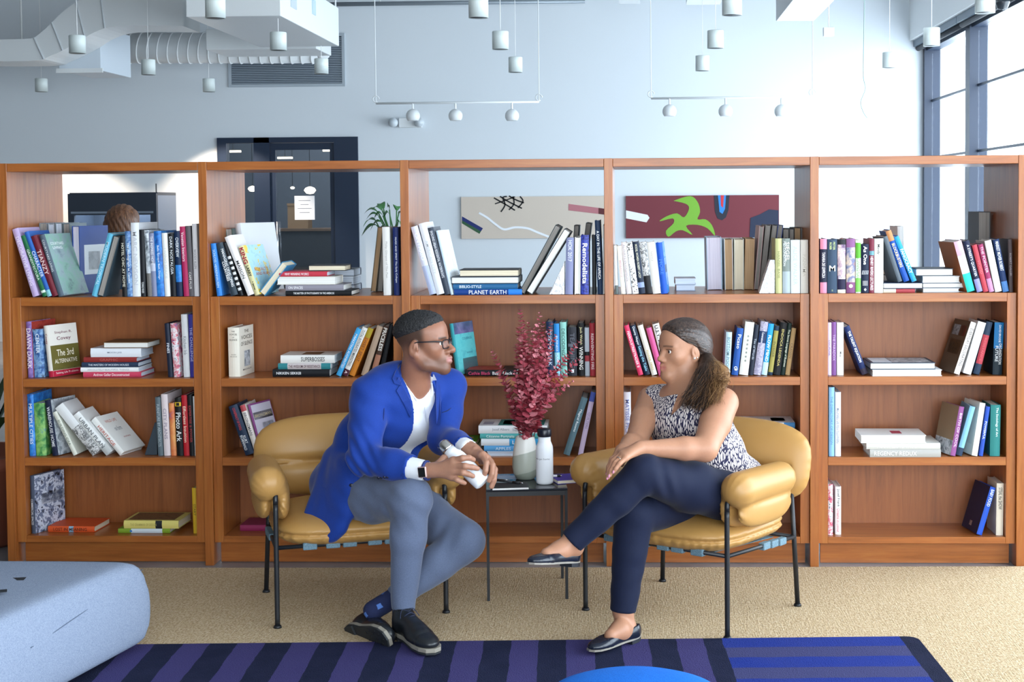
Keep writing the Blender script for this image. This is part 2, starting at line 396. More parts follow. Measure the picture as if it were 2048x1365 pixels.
def settle(bay, row, X, y, zs, t, h, d, a, right, yaw):
    """move a book along the board until it no longer cuts into those already there or the uprights"""
    def poly(X):
        P = np.array([(-t if right else 0, 0), (0 if right else t, 0), (0 if right else t, h), (-t if right else 0, h)])
        c, s = math.cos(a), math.sin(a)
        return np.stack([X+P[:, 0]*c+P[:, 1]*s, zs+P[:, 1]*c-P[:, 0]*s], 1)
    lo = bay*W+T/2+(0 if row == 0 else SW+0.001)+0.001; hi = (bay+1)*W-T/2-(0 if row == 0 else SW+0.001)-0.001
    L = SETT.setdefault((bay, row), [])
    for it in range(6):
        P = poly(X); moved = False
        # walls of the bay
        if P[:, 0].min() < lo: X += lo-P[:, 0].min(); P = poly(X)
        if P[:, 0].max() > hi: X -= P[:, 0].max()-hi; P = poly(X)
        for Q, y0, y1 in L:
            if y > y1-0.004 or y+d < y0+0.004: continue
            best = None
            for A in (P, Q):
                for i in range(4):
                    e = A[(i+1) % 4]-A[i]; n = np.array([e[1], -e[0]]); n /= np.linalg.norm(n)
                    p = P@n; q = Q@n; o1 = p.max()-q.min(); o2 = q.max()-p.min()
                    if min(o1, o2) <= 0.0004: best = None; break
                    if abs(n[0]) > 0.2:
                        for ov, sg in ((o1, -1), (o2, 1)):
                            dx = (ov+0.0006)/abs(n[0]); sgn = sg*np.sign(n[0])
                            if best is None or dx < abs(best): best = sgn*dx
                else: continue
                best = None; break
            if best is not None and abs(best) < 0.03: X += best; P = poly(X); moved = True
        if not moved: break
    L.append((poly(X), y, y+d)); return X
def stand(bay, row, Y, L, zoff=0.0):
    """upright books: (px of the pivot corner, thickness px, height px, lean deg, colour, title, ink, description, options)"""
    zs = SHZ[row]+0.0006+zoff
    for e in L:
        x, tp, hp, lean, col, text, tcol, desc = e[:8]; q = e[8] if len(e) > 8 else {}
        y = q.get('Y', Y); X = Xat(x, y, zs); s = pr((X, y, zs+0.1))[2]
        t, h = tp/s*0.985, hp/s; d = q.get('d', min(0.205, h*0.74)) if not q.get('back') else q.get('d', 0.19)
        o = new_book(desc, bay, row)
        b, bul = book_parts(o, t, h, d, col, q.get('p', 'w'))
        if q.get('back'): pass
        decorate(o, t, h, d, bul, q, text, tcol)
        a = math.radians(lean); yaw = -math.radians(q.get('yaw', 0))
        X = settle(bay, row, X, y, zs, t, h, d, a, lean > 0, yaw)
        # pivot corner on the board: left foot when leaning left, right foot when leaning right
        if lean > 0: L0 = Matrix.Translation((-t, 0, 0)); 
        else: L0 = Matrix.Identity(4)
        M = Matrix.Translation((X, y+bul+0.0005, zs)) @ Matrix.Rotation(yaw, 4, 'Z') @ Matrix.Rotation(a, 4, 'Y') @ L0
        if q.get('back'):     # fore-edge towards the viewer
            M = Matrix.Translation((X, y, zs)) @ Matrix.Rotation(yaw, 4, 'Z') @ Matrix.Rotation(a, 4, 'Y') @ (Matrix.Translation((-t, 0, 0)) if lean > 0 else Matrix.Identity(4)) @ Matrix.Translation((t, d, 0)) @ Matrix.Rotation(math.pi, 4, 'Z')
        o.matrix_world = M
def flat(bay, row, Y, L, zoff=0.0):
    """a pile, lowest first: (px left, px right, thickness px, colour, title, ink, description, options)"""
    z = SHZ[row]+0.0006+zoff
    for e in L:
        x0, x1, tp, col, text, tcol, desc = e[:7]; q = e[7] if len(e) > 7 else {}
        y = q.get('Y', Y); X0 = Xat(x0, y, z); X1 = Xat(x1, y, z); s = pr((X0, y, z))[2]
        t, h = tp/s*0.99, X1-X0; d = q.get('d', min(0.2, max(0.11, h*0.72)))
        o = new_book(desc, bay, row); b, bul = book_parts(o, t, h, d, col, q.get('p', 'w')); decorate(o, t, h, d, bul, q, text, tcol)
        yaw = math.radians(q.get('yaw', 0))*0.3
        if row > 0 or y < 0.2: SETT.setdefault((bay, row), []).append((np.array([(X0, z), (X1, z), (X1, z+t), (X0, z+t)]), y, y+d))
        R = Matrix(((0, 0, -1, 0), (0, 1, 0, 0), (1, 0, 0, 0), (0, 0, 0, 1)))
        Lc = Matrix.Translation((h/2, bul+0.0005, 0)) @ R
        if q.get('back'): Lc = Matrix.Rotation(math.pi, 4, 'Z') @ Matrix.Translation((h/2, -d, 0)) @ R
        if q.get('down'): Lc = Matrix.Translation((0, 0, t)) @ Matrix.Rotation(math.pi, 4, 'Y') @ Lc
        o.matrix_world = Matrix.Translation(((X0+X1)/2, y, z)) @ Matrix.Rotation(yaw, 4, 'Z') @ Lc
        z += t+0.0006
K, Wt = '#16181d', '#f1f1f1'
# ---- leftmost bay
stand(0, 0, 0.032, [
 (60, 13, 141, -16, '#b9a5cf', 'DECORATIVE LIVING', '#e9e0f2', 'lilac book leaning at the far left'),
 (79, 9, 129, -19, '#1f6b43', 'GRANDITECTURA', '#dfe9dc', 'narrow green book leaning left', {'bands': [(0.06, 0.1, '#d7e6da')]}),
 (88, 9, 137, -19, '#2a63b4', 'CHARACTER', '#dbe9f8', 'mid-blue book with pale teal foot, leaning left', {'bands': [(0.0, 0.1, '#7fc0c8')], 't': (0.3, 0.7), 'tw': 0.8}),
 (98, 12, 128, -18.7, '#6d1f2e', 'TIANZY', '#e3c9c9', 'dark red book with tall spaced letters, leaning left', {'t': (0.03, 0.85), 'tw': 0.7}),
 (111, 12, 129, -18, '#566473', 'COURTYARD LIVING', '#dfe5ea', 'slate garden book leaning with its cover showing', {'yaw': 9, 't': (0.08, 0.6), 'tw': 0.4,
   'panels': [('r', 0.0, 1.0, 0.0, 1.0, '@court')], 'ct': [('r', 'COURTYARD', '#f2f6f6', 0.36, 0.84, 0.5, 0.045), ('r', 'LIVING', '#f2f6f6', 0.33, 0.77, 0.36, 0.045)]}),
 (193, 11, 130, 16, '#5fb0cf', 'MODERN TROPICAL', '#bfe2ee', 'light blue book leaning right beside blue catalogue'),
 (207, 13, 124, 16.5, '#33444e', '', K, 'dark book leaning right with grey page edges outward', {'back': 1, 'p': 'g', 'd': 0.17}),
 (235, 10, 122, -1, '#17181b', 'HOTEL CHIC AT HOME', '#d9d4c4', 'black book with slim cream capitals'),
 (246, 11, 131, -1, '@city', 'The Photograph as Canvas', '#e8f0f8', 'blue patterned photography book'),
 (259.5, 16.5, 148, -0.5, '#dcdfe4', 'MARC NEWSON', '#c2c6cd', 'tall pale grey book, thickest in the row', {'d': 0.23}),
 (277, 10, 134, -0.5, '#191c22', 'TOMAS MAIER', '#dfe2e6', 'black book titled only near its foot', {'t': (0.78, 0.95), 'tw': 0.45}),
 (289.5, 9, 133, -2, '@photo', '', Wt, 'narrow black and white photo-spined book', {'bands': [(0.0, 0.35, '#6d6a68')]}),
 (301, 10, 127, -2, '#8087a5', 'THE INSPIRED HOME', '#e9ebf2', 'grey-lilac book with pale panel', {'bands': [(0.4, 0.52, '#b9bdd0')], 't': (0.05, 0.5)}),
 (313, 15, 131, -2, '@blue', 'Belle Époque Bath Design', '#dcecfa', 'bright blue glossy book', {'tw': 0.4}),
 (329.5, 11, 127, -2, '#e7e8e6', 'LIVING SPACE', '#d0d2d0', 'white book between blue and black ones'),
 (341.5, 10.5, 126, -1.5, '#15171c', 'DARK NOSTALGIA', '#dfe3e8', 'black book with spaced white capitals', {'t': (0.05, 0.65)}),
 (353, 12, 131, -1.5, '#142848', 'OVERVIEW', '#e9eef4', 'navy book with bright blue glow on spine', {'t': (0.1, 0.4), 'bands': [(0.22, 0.48, '@blue')]}),
 (366.5, 11, 140, -2.5, '#b22a5c', 'Venetian Interiors', '#f6dfe7', 'magenta book titled in white', {'t': (0.08, 0.5)}),
 (378, 10, 141, -2, '#5f5b60', 'CAFÉ PLUS', '#e6e4e2', 'charcoal grey book beside white end book', {'t': (0.6, 0.95)}),
 (388.5, 9.5, 145, -1, '#d8d6da', 'WOODY ALLEN', '#8d8a90', 'tall white book against the right post', {'t': (0.35, 0.62), 'tw': 0.5}),
])
stand(0, 0, 0.30, [
 (84, 16, 140, -1, '#8b929a', '', K, 'grey book in the back row behind leaning lilac one', {'back': 1, 'p': 'g'}),
 (102, 12, 138, -1, '#b9bfc8', '', K, 'pale grey book in the back row', {'back': 1, 'p': 'b'}),
 (116, 14, 140, -1, '#7f8b93', '', K, 'slate book in the back row', {'back': 1, 'p': 'b'}),
 (131, 14, 139, -1, '#6c7a80', '', K, 'dull green-grey book in the back row', {'back': 1, 'p': 'g'}),
 (147, 17, 136, 0, '#1c4391', '', K, 'upright royal blue catalogue with white picture label', {'back': 1, 'p': 'l', 'yaw': 14, 'd': 0.2, 'Y': 0.22,
   'panels': [('l', 0.12, 0.85, 0.28, 0.72, '#e3ebf0'), ('l', 0.3, 0.7, 0.35, 0.62, '@photo')]}),
])
stand(0, 1, 0.055, [
 (46, 12, 112, -1, '@purple', 'DAWN DARK', '#f2ecf6', 'violet book with tall white title', {'yaw': 10, 'tw': 0.8, 'd': 0.17, 'panels': [('r', 0, 1, 0, 1, '@redb')]}),
 (63, 21, 97, -1.5, '@city', 'CENTER', '#e6eef6', 'thick blue skyline paperback', {'t': (0.1, 0.5), 'tw': 0.35}),
 (90.5, 12, 104, -6.5, '#e6e2da', 'Covey', '#8d2430', 'white paperback turned to show olive and red cover', {'yaw': 22, 't': (0.12, 0.4), 'bands': [(0, 0.12, '#b3213c')], 'd': 0.155,
   'panels': [('r', 0, 1, 0.12, 0.6, '#6a6330'), ('r', 0, 1, 0, 0.115, '#b3213c'), ('r', 0.05, 0.99, 0.135, 0.15, '#d6c98a')],
   'ct': [('r', 'Stephen R.', '#6b2440', 0.5, 0.84, 0.62, 0.06), ('r', 'Covey', '#6b2440', 0.5, 0.72, 0.5, 0.09), ('r', 'The 3rd', '#f6efdc', 0.5, 0.45, 0.6, 0.13), ('r', 'ALTERNATIVE', '#f6efdc', 0.5, 0.29, 0.8, 0.08), ('r', 'Solving Life Problems', '#f6dfe2', 0.5, 0.06, 0.8, 0.05)]}),
 (336, 9.5, 108, -3, '#1c2438', 'FINES', '#e6e9f0', 'navy paperback in the right-hand group', {'t': (0.3, 0.62)}),
 (347.5, 13.5, 108, -3, '@floral', 'PALIN', '#f3e6ea', 'blue and pink floral paperback'),
 (367, 12.5, 126, -1.5, '#dcdde0', 'Kitchen Ink', '#8a8d94', 'tall white book with small emblem', {'t': (0.35, 0.65), 'tw': 0.5}),
 (380.5, 10, 126, -1, '#3a3690', 'THE CHALLENGE', '#b9b8e4', 'indigo book at the right end'),
])
flat(0, 1, 0.06, [
 (166, 282, 10.5, '#c2415c', 'Andrew Geller Deconstructed', '#f6e4e6', 'raspberry book lowest in the six-book pile', {'p': 'b', 't': (0.18, 0.8), 'd': 0.165}),
 (161, 277, 9, '#e9e9ea', 'ABSOLUTELY BEAUTIFUL THINGS', '#aeb2b8', 'white book second lowest in the six-book pile', {'p': 'b', 'd': 0.165, 'tw': 0.4}),
 (163, 276, 10, '#28364f', 'THE MASTERS OF MODERN HOUSES', '#cfd7e4', 'navy book third in the six-book pile', {'p': 'b', 'd': 0.165, 'tw': 0.4}),
 (167, 273, 10, '#8a2f2c', 'GRAPHIC', '#b05a54', 'brick red book fourth in the six-book pile', {'p': 'b', 'd': 0.16}),
 (181, 282, 18, '#dfe3ea', 'MOON JAR', '#8b93a4', 'white book with dark blossom marks in the pile', {'p': 'b', 'd': 0.15, 'tw': 0.25}),
 (207, 296, 12, '#6c5238', '', K, 'white-edged book on top of the six-book pile', {'back': 1, 'd': 0.15}),
])
stand(0, 2, 0.05, [
 (51, 12.5, 124, -1, '@blue', 'MULTIPLE CITIES', '#e4eef8', 'tall bright blue book at the left end'),
 (65, 21, 106, -1.5, '@green', '', Wt, 'thick green landscape paperback'),
 (94, 14, 112, -8, '#1f2740', 'WAREHOUSE HOME', '#eceef4', 'navy book leaning with grey photo cover', {'yaw': 14, 'd': 0.16, 'panels': [('r', 0, 1, 0, 1, '@photo'), ('r', 0.1, 0.9, 0.8, 0.97, '#c9ced9')]}),
 (143, 9, 96, -25, '#d6d8cc', 'BUILDING IDEA', '#7c8478', 'thin cream book slumped left', {'d': 0.15}),
 (179, 20, 121, -38, '#dfe1e3', '', K, 'thick white book with black forest photo, slumped left', {'bands': [(0, 0.55, '@forest')], 'd': 0.15}),
 (205.5, 15, 104, -39, '#e6e8e8', 'URBAN PLAN', '#5d6268', 'white book slumped left behind front one', {'d': 0.15, 'bands': [(0.0, 0.2, '#b9bdbd')]}),
 (233, 13, 93, -43, '#e9e9e6', 'HERITAGE', '#c2584a', 'front white book slumped left with red title', {'yaw': 12, 'd': 0.16, 'ct': [('r', 'WILD LIFE', '#c2705a', 0.45, 0.82, 0.5, 0.07), ('r', 'on form', '#7f848c', 0.5, 0.6, 0.3, 0.12), ('r', 'notes', '#a9504a', 0.6, 0.35, 0.3, 0.04)]}),
 (316, 10.5, 118, -2, '#5c6a72', 'FURNITURE BY ARCHITECTS', '#a9b4ba', 'slate book beside dark bookend'),
 (328, 13, 124, -2, '#dccfd2', 'CITY PLANS', '#9a8fa0', 'pale pink book, tallest of right group'),
 (342, 10.5, 106, -1.5, '@rain', '', Wt, 'orange and blue rainbow-spined book'),
 (354, 12.5, 116, -1.5, '#131518', 'Photo Ark', '#f0f0f0', 'black wildlife photo book with yellow frame emblem', {'t': (0.25, 0.75), 'tw': 0.8, 'bands': [(0.86, 0.93, '#d8b32c')], 'across': [('■', '#131518', 0.895, 0.5, 0.05)]}),
 (367.5, 11, 122, -1.5, '#b3202c', 'Effortless Intuition', '#f2d9c4', 'red book with cream script title'),
 (379.5, 9, 123, -1.5, '#17181c', 'EXPERTISE & POWER', '#a83a3a', 'black book with red capitals'),
 (389.5, 6, 120, -1, '#dfe0e2', '', K, 'white sliver of a book at the right end'),
])
stand(0, 3, 0.055, [
 (60, 11, 116, -0.5, '#4b5468', 'COMMERCIAL SPACES', '#e3e7ef', 'tall slate book turned to show mosaic photo cover', {'yaw': 20, 'd': 0.17, 't': (0.4, 0.85), 'tw': 0.5,
   'panels': [('r', 0, 1, 0, 1, '@mosaic'), ('r', 0.22, 1.0, 0.47, 0.66, '#d5d8e6')], 'ct': [('r', 'ARCHITECTURE TODAY', '#59607a', 0.62, 0.6, 0.66, 0.035), ('r', 'COMMERCIAL SPACES', '#59607a', 0.62, 0.53, 0.66, 0.035)]}),
 (386.5, 9, 92, -1, '#c9a227', 'START', '#6b5a18', 'yellow paperback against the right side'),
])
flat(0, 3, 0.075, [(95, 189, 12, '#d4562a', 'LOST IN MEANING', '#4a2416', 'orange hardback lying alone', {'yaw': -6, 'p': 'c', 'd': 0.16, 'bands': [(0.45, 0.55, '#8fb6cf')]})])
flat(0, 3, 0.06, [
 (236, 340, 9, '#7d9a2e', '', K, 'green and white paperback under the yellow one', {'bands': [(0.15, 0.75, '#c9d4dc')], 'd': 0.15, 'across': [('•', '#2a6fb8', 0.75, 0.5, 0.05)]}),
 (247, 357, 16, '#d8cb74', 'THE GRAMMAR OF DESIGN', '#b1a55c', 'pale yellow hardback with dark figure on spine', {'yaw': -3, 'p': 'c', 'd': 0.16, 'tw': 0.45, 't': (0.12, 0.6), 'panels': [('r', 0.1, 0.95, 0.1, 0.95, '@brown')], 'bands': [(0.3, 0.42, '#23252a')]}),
])
# ---- second bay
stand(1, 0, 0.032, [
 (427, 10.5, 106, -6, '#2f7fd6', 'SCHLOSS HERRENHAUSEN', '#bfe0fa', 'bright blue book at the left end', {'tw': 0.45}),
 (457, 14, 109, -15.5, '#33414c', 'MANAGING DEVELOPING', '#eef0f2', 'slate textbook with bold white title leaning left', {'tw': 0.4, 'tx': 0.68, 'more': [('COUNTRIES', '#eef0f2', 0.35, 0.72, 0.36, 0.28)], 'b': 0.02}),
 (473, 7, 110, -17, '#1a1c20', '', Wt, 'black and white banded book between slate and white', {'bands': [(0.1*i, 0.1*i+0.05, '#dfe3e6') for i in range(1, 8)]}),
 (487, 13.5, 126, -21, '#ece9ea', 'MAISON', '#2a2b30', 'white book titled in thin black capitals', {'t': (0.42, 0.72), 'tw': 0.45}),
 (498.5, 11.5, 104, -20, '#dfd9a6', 'KING', '#a8213a', 'cream cartoon book with castle cover leaning left', {'yaw': 16, 'd': 0.15, 't': (0.03, 0.36), 'tw': 0.85, 'b': 0.03, 'more': [('LARRY', '#1a1a1e', 0.4, 0.62, 0.6, 0.5), ('+ James', '#1a1a1e', 0.66, 0.95, 0.4, 0.5)],
   'panels': [('r', 0, 1, 0, 1, '@castle')], 'ct': [('r', 'ROYALTY', '#c2502c', 0.5, 0.5, 0.7, 0.07), ('r', 'AND RUIN', '#c2502c', 0.5, 0.41, 0.7, 0.06)]}),
 (516, 14, 76, 38, '#2f86b4', '', K, 'cream-edged blue hardback tipped far right', {'back': 1, 'p': 'c', 'd': 0.16}),
 (767, 15, 137, -0.5, '#e3e1de', 'Philip Glimpse of The Past', '#b4b2b0', 'tall white book near the right post', {'tw': 0.35}),
 (788, 11, 136, -0.5, '#1d2c66', 'HUGS AND SPIRIT The Early Collages', '#dfe4f2', 'navy book against the right post', {'tw': 0.4}),
])
stand(1, 0, 0.26, [
 (489, 15, 139, -10, '#d9dee4', '', K, 'large white book leaning in the back row', {'back': 0, 'yaw': 30, 'd': 0.2}),
 (461, 14, 128, -4, '#41544c', '', K, 'dark green book in the back row', {'back': 1, 'p': 'g'}),
 (752, 11, 130, 7, '#6e6455', '', K, 'brown-edged book leaning right in the back row', {'back': 1, 'p': 't'}),
 (765, 11, 129, 6, '#5b5750', '', K, 'grey-edged book leaning right in the back row', {'back': 1, 'p': 'g'}),
])
flat(1, 0, 0.034, [
 (571, 703, 10, '#14171b', 'THE MATTER OF PHOTOGRAPHY IN THE AMERICAS', '#e6e8ea', 'black book lowest in the pile', {'d': 0.17, 't': (0.12, 0.74), 'tw': 0.5}),
 (571, 687, 12, '#8d8a95', 'ON SPACES', '#f0f0f4', 'mauve-grey book second in the pile', {'d': 0.17, 't': (0.05, 0.3), 'tw': 0.45}),
 (554, 671, 16, '#d9d6cc', '', K, 'thick white-edged book in the middle of the pile', {'back': 1, 'd': 0.15}),
 (558, 654, 10, '#c03a4a', 'WHY WINNING WORKS', '#f4e6ea', 'pinkish red book with white title on the pile', {'p': 'b', 'd': 0.15, 't': (0.12, 0.62)}),
 (617, 691, 11.5, '#23252a', '', K, 'small cream-edged notebook topping the pile', {'back': 1, 'p': 'c', 'd': 0.12, 'Y': 0.07}),
])
flat(1, 0, 0.30, [
 (668, 710, 14, '#31445e', '', K, 'navy-backed book low in the rear pile', {'back': 1, 'p': 'b', 'd': 0.15}),
 (664, 708, 16, '#d6dde6', '', K, 'bluish white book in the rear pile', {'back': 1, 'p': 'b', 'd': 0.15}),
 (668, 709, 15, '#47525e', '', K, 'grey-covered book topping the rear pile', {'back': 1, 'p': 'b', 'd': 0.15}),
])
stand(1, 1, 0.06, [
 (457.5, 23.5, 99, -0.5, '#e6e1d4', '', K, 'thick cream art-history book showing its cover', {'yaw': 5, 'd': 0.165, 'across': [('THE', '#6f6a62', 0.92, 0.3, 0.03), ('VOICES', '#6f6a62', 0.86, 0.7, 0.035), ('OF', '#6f6a62', 0.80, 0.18, 0.03), ('SILENCE', '#6f6a62', 0.75, 0.7, 0.035), ('ANDRE', '#8a857c', 0.45, 0.45, 0.022), ('MALRAUX', '#8a857c', 0.41, 0.6, 0.022)],
   'panels': [('r', 0.32, 0.72, 0.18, 0.5, '@photo')], 'ct': [('r', 'THE', '#55514c', 0.5, 0.9, 0.3, 0.06), ('r', 'VOICES', '#55514c', 0.5, 0.78, 0.75, 0.08), ('r', 'OF SILENCE', '#55514c', 0.5, 0.65, 0.8, 0.08), ('r', 'MALRAUX', '#55514c', 0.5, 0.12, 0.6, 0.035)]}),
 (681, 10, 104, 24.5, '#3fa0d8', 'MARKETING AUGMENTED', '#e4f2fb', 'sky blue book leaning right', {'tw': 0.5}),
 (693.5, 11, 105, 24, '#e4e2de', 'TOTAL INTEGRATED MARKETING', '#55534f', 'white book with maroon foot leaning right', {'bands': [(0, 0.13, '#4a1d2e')], 't': (0.05, 0.8), 'tw': 0.5, 'more': [('A', '#f0dfe4', 0.9, 0.96, 0.5, 0.5)]}),
 (707.5, 11, 103, 23, '#c87a26', 'SWEET SPOT', '#7a3c10', 'mustard orange book leaning right', {'bands': [(0.8, 1.0, '#a8922c')], 't': (0.2, 0.7)}),
 (733, 12, 105, 19, '#b49a84', '', K, 'beige book leaning right', {}),
 (750.5, 11, 104, 16, '#4a342a', 'PRICELESS', '#efe9e0', 'dark brown book titled in white block capitals', {'t': (0.04, 0.5), 'tw': 0.7, 'bands': [(0, 0.42, '#b07a62')], 'b': 0.02}),
 (765, 9, 106, 13, '#191b20', '', K, 'black book at the right end'),
])
flat(1, 1, 0.055, [
 (545, 659, 15, '#16191e', 'NIKKEN SEKKEI', '#e3e6ea', 'black book lowest in the three-book pile', {'d': 0.17, 't': (0.07, 0.5), 'tw': 0.35, 'b': 0.02}),
 (556, 661, 12, '#c9c0c0', 'THE WISDOM OF RESISTANCE', '#5a2f36', 'teal-ended book in the middle of the pile', {'d': 0.165, 'bands': [(0.82, 1.0, '#2f7f86'), (0, 0.18, '#2f7f86')], 't': (0.2, 0.8)}),
 (561, 669, 16, '#e8e6e2', 'SUPERBOSSES', '#1b1c20', 'white book topping the three-book pile', {'d': 0.16, 't': (0.38, 0.82), 'tw': 0.55, 'panels': [('r', 0.2, 0.8, 0.3, 0.65, '@brown')]}),
])
stand(1, 2, 0.05, [
 (491, 18, 104, -18.5, '#22334c', 'CONSPIRACY OF FOOLS', '#c8383e', 'thick navy book leaning with red title', {'t': (0.05, 0.5), 'tw': 0.32, 'more': [('KURT', '#e9edf2', 0.62, 0.78, 0.3, 0.62), ('EICHENWALD', '#e9edf2', 0.6, 0.9, 0.3, 0.3)]}),
 (511, 11, 105, -17, '#e4dcd6', 'BRONZMAN', '#6a6a70', 'white leaning book with red head', {'bands': [(0.88, 1.0, '#b34a52')], 't': (0.15, 0.6), 'tw': 0.5}),
 (522.5, 4, 106, -16, '#8b4a86', '', K, 'thin purple book leaning with framed cover', {'yaw': 16, 'd': 0.16, 'panels': [('r', 0.03, 0.97, 0.03, 0.97, '#d3cfdf'), ('r', 0.05, 0.95, 0.68, 0.82, '#1c1b22'), ('r', 0.35, 0.9, 0.12, 0.6, '@photo')], 'ct': [('r', 'BRONZMAN', '#d9c8a0', 0.5, 0.75, 0.8, 0.06)]}),
])
flat(1, 3, 0.10, [(480, 545, 12, '#8a2a52', '', K, 'magenta book lying behind the chair legs', {'d': 0.14})])
# ---- middle bay
stand(2, 0, 0.032, [
 (857, 14, 141, -15, '#cfd2e2', 'ONTARIO', '#e9ecf6', 'lavender white book leaning at the left end', {'t': (0.1, 0.5), 'bands': [(0, 0.42, '#aeb8d6')]}),
 (872, 15.5, 147, -14, '#dfe2e8', 'AMERICAN CITY', '#c3c8d0', 'tall white book leaning left', {'tw': 0.35}),
 (889.5, 12, 138, -14, '#3a4250', 'EVOLVING URBAN RESIDENTIAL WATERFRONTS', '#dfe3ea', 'slate book with long white title leaning left', {'tw': 0.5, 't': (0.05, 0.75)}),
 (901.5, 5, 132, -13, '#c2d3e6', '', K, 'thin pale blue book leaning left, cover showing', {'yaw': 9, 'd': 0.15, 'panels': [('r', 0, 1, 0, 1, '@sky')]}),
 (1146, 16, 114, 1.5, '#858aae', 'HOK 2017', '#dcdff0', 'lavender grey book beside marble bookend', {'t': (0.05, 0.42), 'tw': 0.5}),
 (1160.5, 11.5, 115, 0.8, '#e6e4df', '', K, 'white-edged book between lavender and navy ones', {'back': 1, 'd': 0.19}),
 (1177.5, 16, 119, 0.5, '@hex', 'Remodelista', '#f2f3f8', 'navy honeycomb-patterned book with big white title', {'t': (0.14, 0.82), 'tw': 0.62, 'b': 0.02}),
 (1184.5, 6.5, 119, 0, '#121418', '', K, 'thin black book by the tall blue one'),
 (1195.5, 10.5, 148, -2.0, '#1f3350', 'A DAY IN THE LIFE OF AFRICA', '#eef0f2', 'tall dark blue book with white capitals', {'t': (0.14, 0.8), 'b': 0.02}),
 (1207.5, 11, 139, 0.2, '#e0dfdc', '', K, 'tall white-edged book against the right post', {'back': 1, 'd': 0.2}),
 (1049, 12, 152, 29, '#2d3a3c', '', K, 'dark-edged large book leaning right against others', {'back': 1, 'p': 'g', 'd': 0.2, 'Y': 0.06}),
 (1063, 15, 146, 32, '#14171c', '', K, 'black-covered large book with white page edges leaning right', {'back': 1, 'd': 0.2}),
])
stand(2, 0, 0.30, [
 (1150, 10, 130, 4, '#4a4f52', '', K, 'dark grey book in the back row, left of pair', {'back': 1, 'p': 'g'}),
 (1165, 11, 135, 8, '#3f4447', '', K, 'charcoal book in the back row, right of pair', {'back': 1, 'p': 'g'}),
])
flat(2, 0, 0.034, [
 (908, 1044, 11, '#173f86', 'PLANET EARTH', '#eef3fa', 'deep blue nature book at the bottom of the pile', {'t': (0.22, 0.77), 'tw': 0.75, 'bands': [(0, 0.2, '#2f7fe0')], 'd': 0.18, 'b': 0.0}),
 (906, 1035, 11, '#2a6391', 'BIBLIO-STYLE', '#dbe8f2', 'teal blue book second in the pile', {'t': (0.1, 0.44), 'd': 0.18}),
 (903, 1037, 14, '#39424e', '', K, 'white-edged wide book third in the pile', {'back': 1, 'd': 0.2}),
 (919, 1037, 14, '#26262a', '', K, 'cream-edged black book on top of the pile', {'back': 1, 'p': 'c', 'd': 0.16}),
])
stand(2, 1, 0.09, [
 (912, 9, 104, -8, '#3fa9b4', '', K, 'teal paperback standing behind the seated man', {'yaw': 24, 'd': 0.15, 'panels': [('r', 0, 1, 0, 1, '@teal'), ('r', 0, 1, 0.78, 1, '@purple'), ('r', 0.25, 1, 0, 0.3, '#5d6a72')], 'ct': [('r', 'COURAGE', '#2a6f86', 0.6, 0.68, 0.5, 0.05), ('r', 'notes', '#2a6f86', 0.65, 0.4, 0.3, 0.04)]}),
])
stand(2, 1, 0.06, [
 (1094, 14, 109, -0.5, '#20304e', 'PRISM BREAK', '#c9d6ea', 'dark blue book partly behind the red stems'),
 (1110, 11, 105, -1, '#2a86cf', 'BUSINESS PLAN', '#d9ecfa', 'azure book behind the red stems', {'bands': [(0, 0.45, '#8fd0e0')], 'tw': 0.4}),
 (1122.5, 12.5, 108, -1, '#8fcac0', 'DECODING FREE', '#35605a', 'pale aqua book beside azure one', {'tw': 0.5}),
 (1137, 17.5, 98, -0.5, '#2b2d35', 'TEACHING', '#5a5d68', 'thick charcoal paperback with white shield mark', {'bands': [(0.6, 0.66, '#6a6d78')], 'across': [('■', '#e6e8ec', 0.1, 0.3, 0.07)]}),
 (1156.5, 13, 106, -0.5, '#121316', 'WINNING', '#efeee8', 'black business book titled in large white capitals', {'t': (0.45, 0.88), 'tw': 0.6, 'more': [('Jack Welch', '#d9cf9a', 0.06, 0.42, 0.45, 0.5)]}),
 (1170.5, 9, 97, -0.5, '#b7bfc8', '', K, 'pale grey book with red figure on spine', {'bands': [(0.3, 0.42, '#a83f48'), (0.42, 0.5, '#1c1e24')]}),
 (1180.5, 11, 106, -0.5, '#a8323c', 'REINVENTING FIRE', '#f2dcdc', 'red book with pale capitals at the right end', {'t': (0.2, 0.88), 'tw': 0.5}),
])
flat(2, 1, 0.06, [(933, 1033, 12, '#191a20', 'Basic Black', '#eceaea', 'black memoir lying flat behind the stems', {'d': 0.16, 't': (0.52, 0.92), 'more': [('Cathie Black', '#c83a68', 0.04, 0.48, 0.55, 0.5)], 'panels': [('r', 0.05, 0.95, 0.3, 1.0, '@redb')]})])
flat(2, 2, 0.06, [
 (905, 961, 15, '#d8d5cc', '', K, 'off-white book under the green one', {'d': 0.15, 'Y': 0.08}),
 (899, 953, 12, '#4f9a2a', '', K, 'leaf green book lying beside the teal pile', {'back': 1, 'p': 'c', 'd': 0.15, 'Y': 0.08, 'panels': [('r', 0.3, 0.55, 0.2, 0.8, '#b9b08f')]}),
])
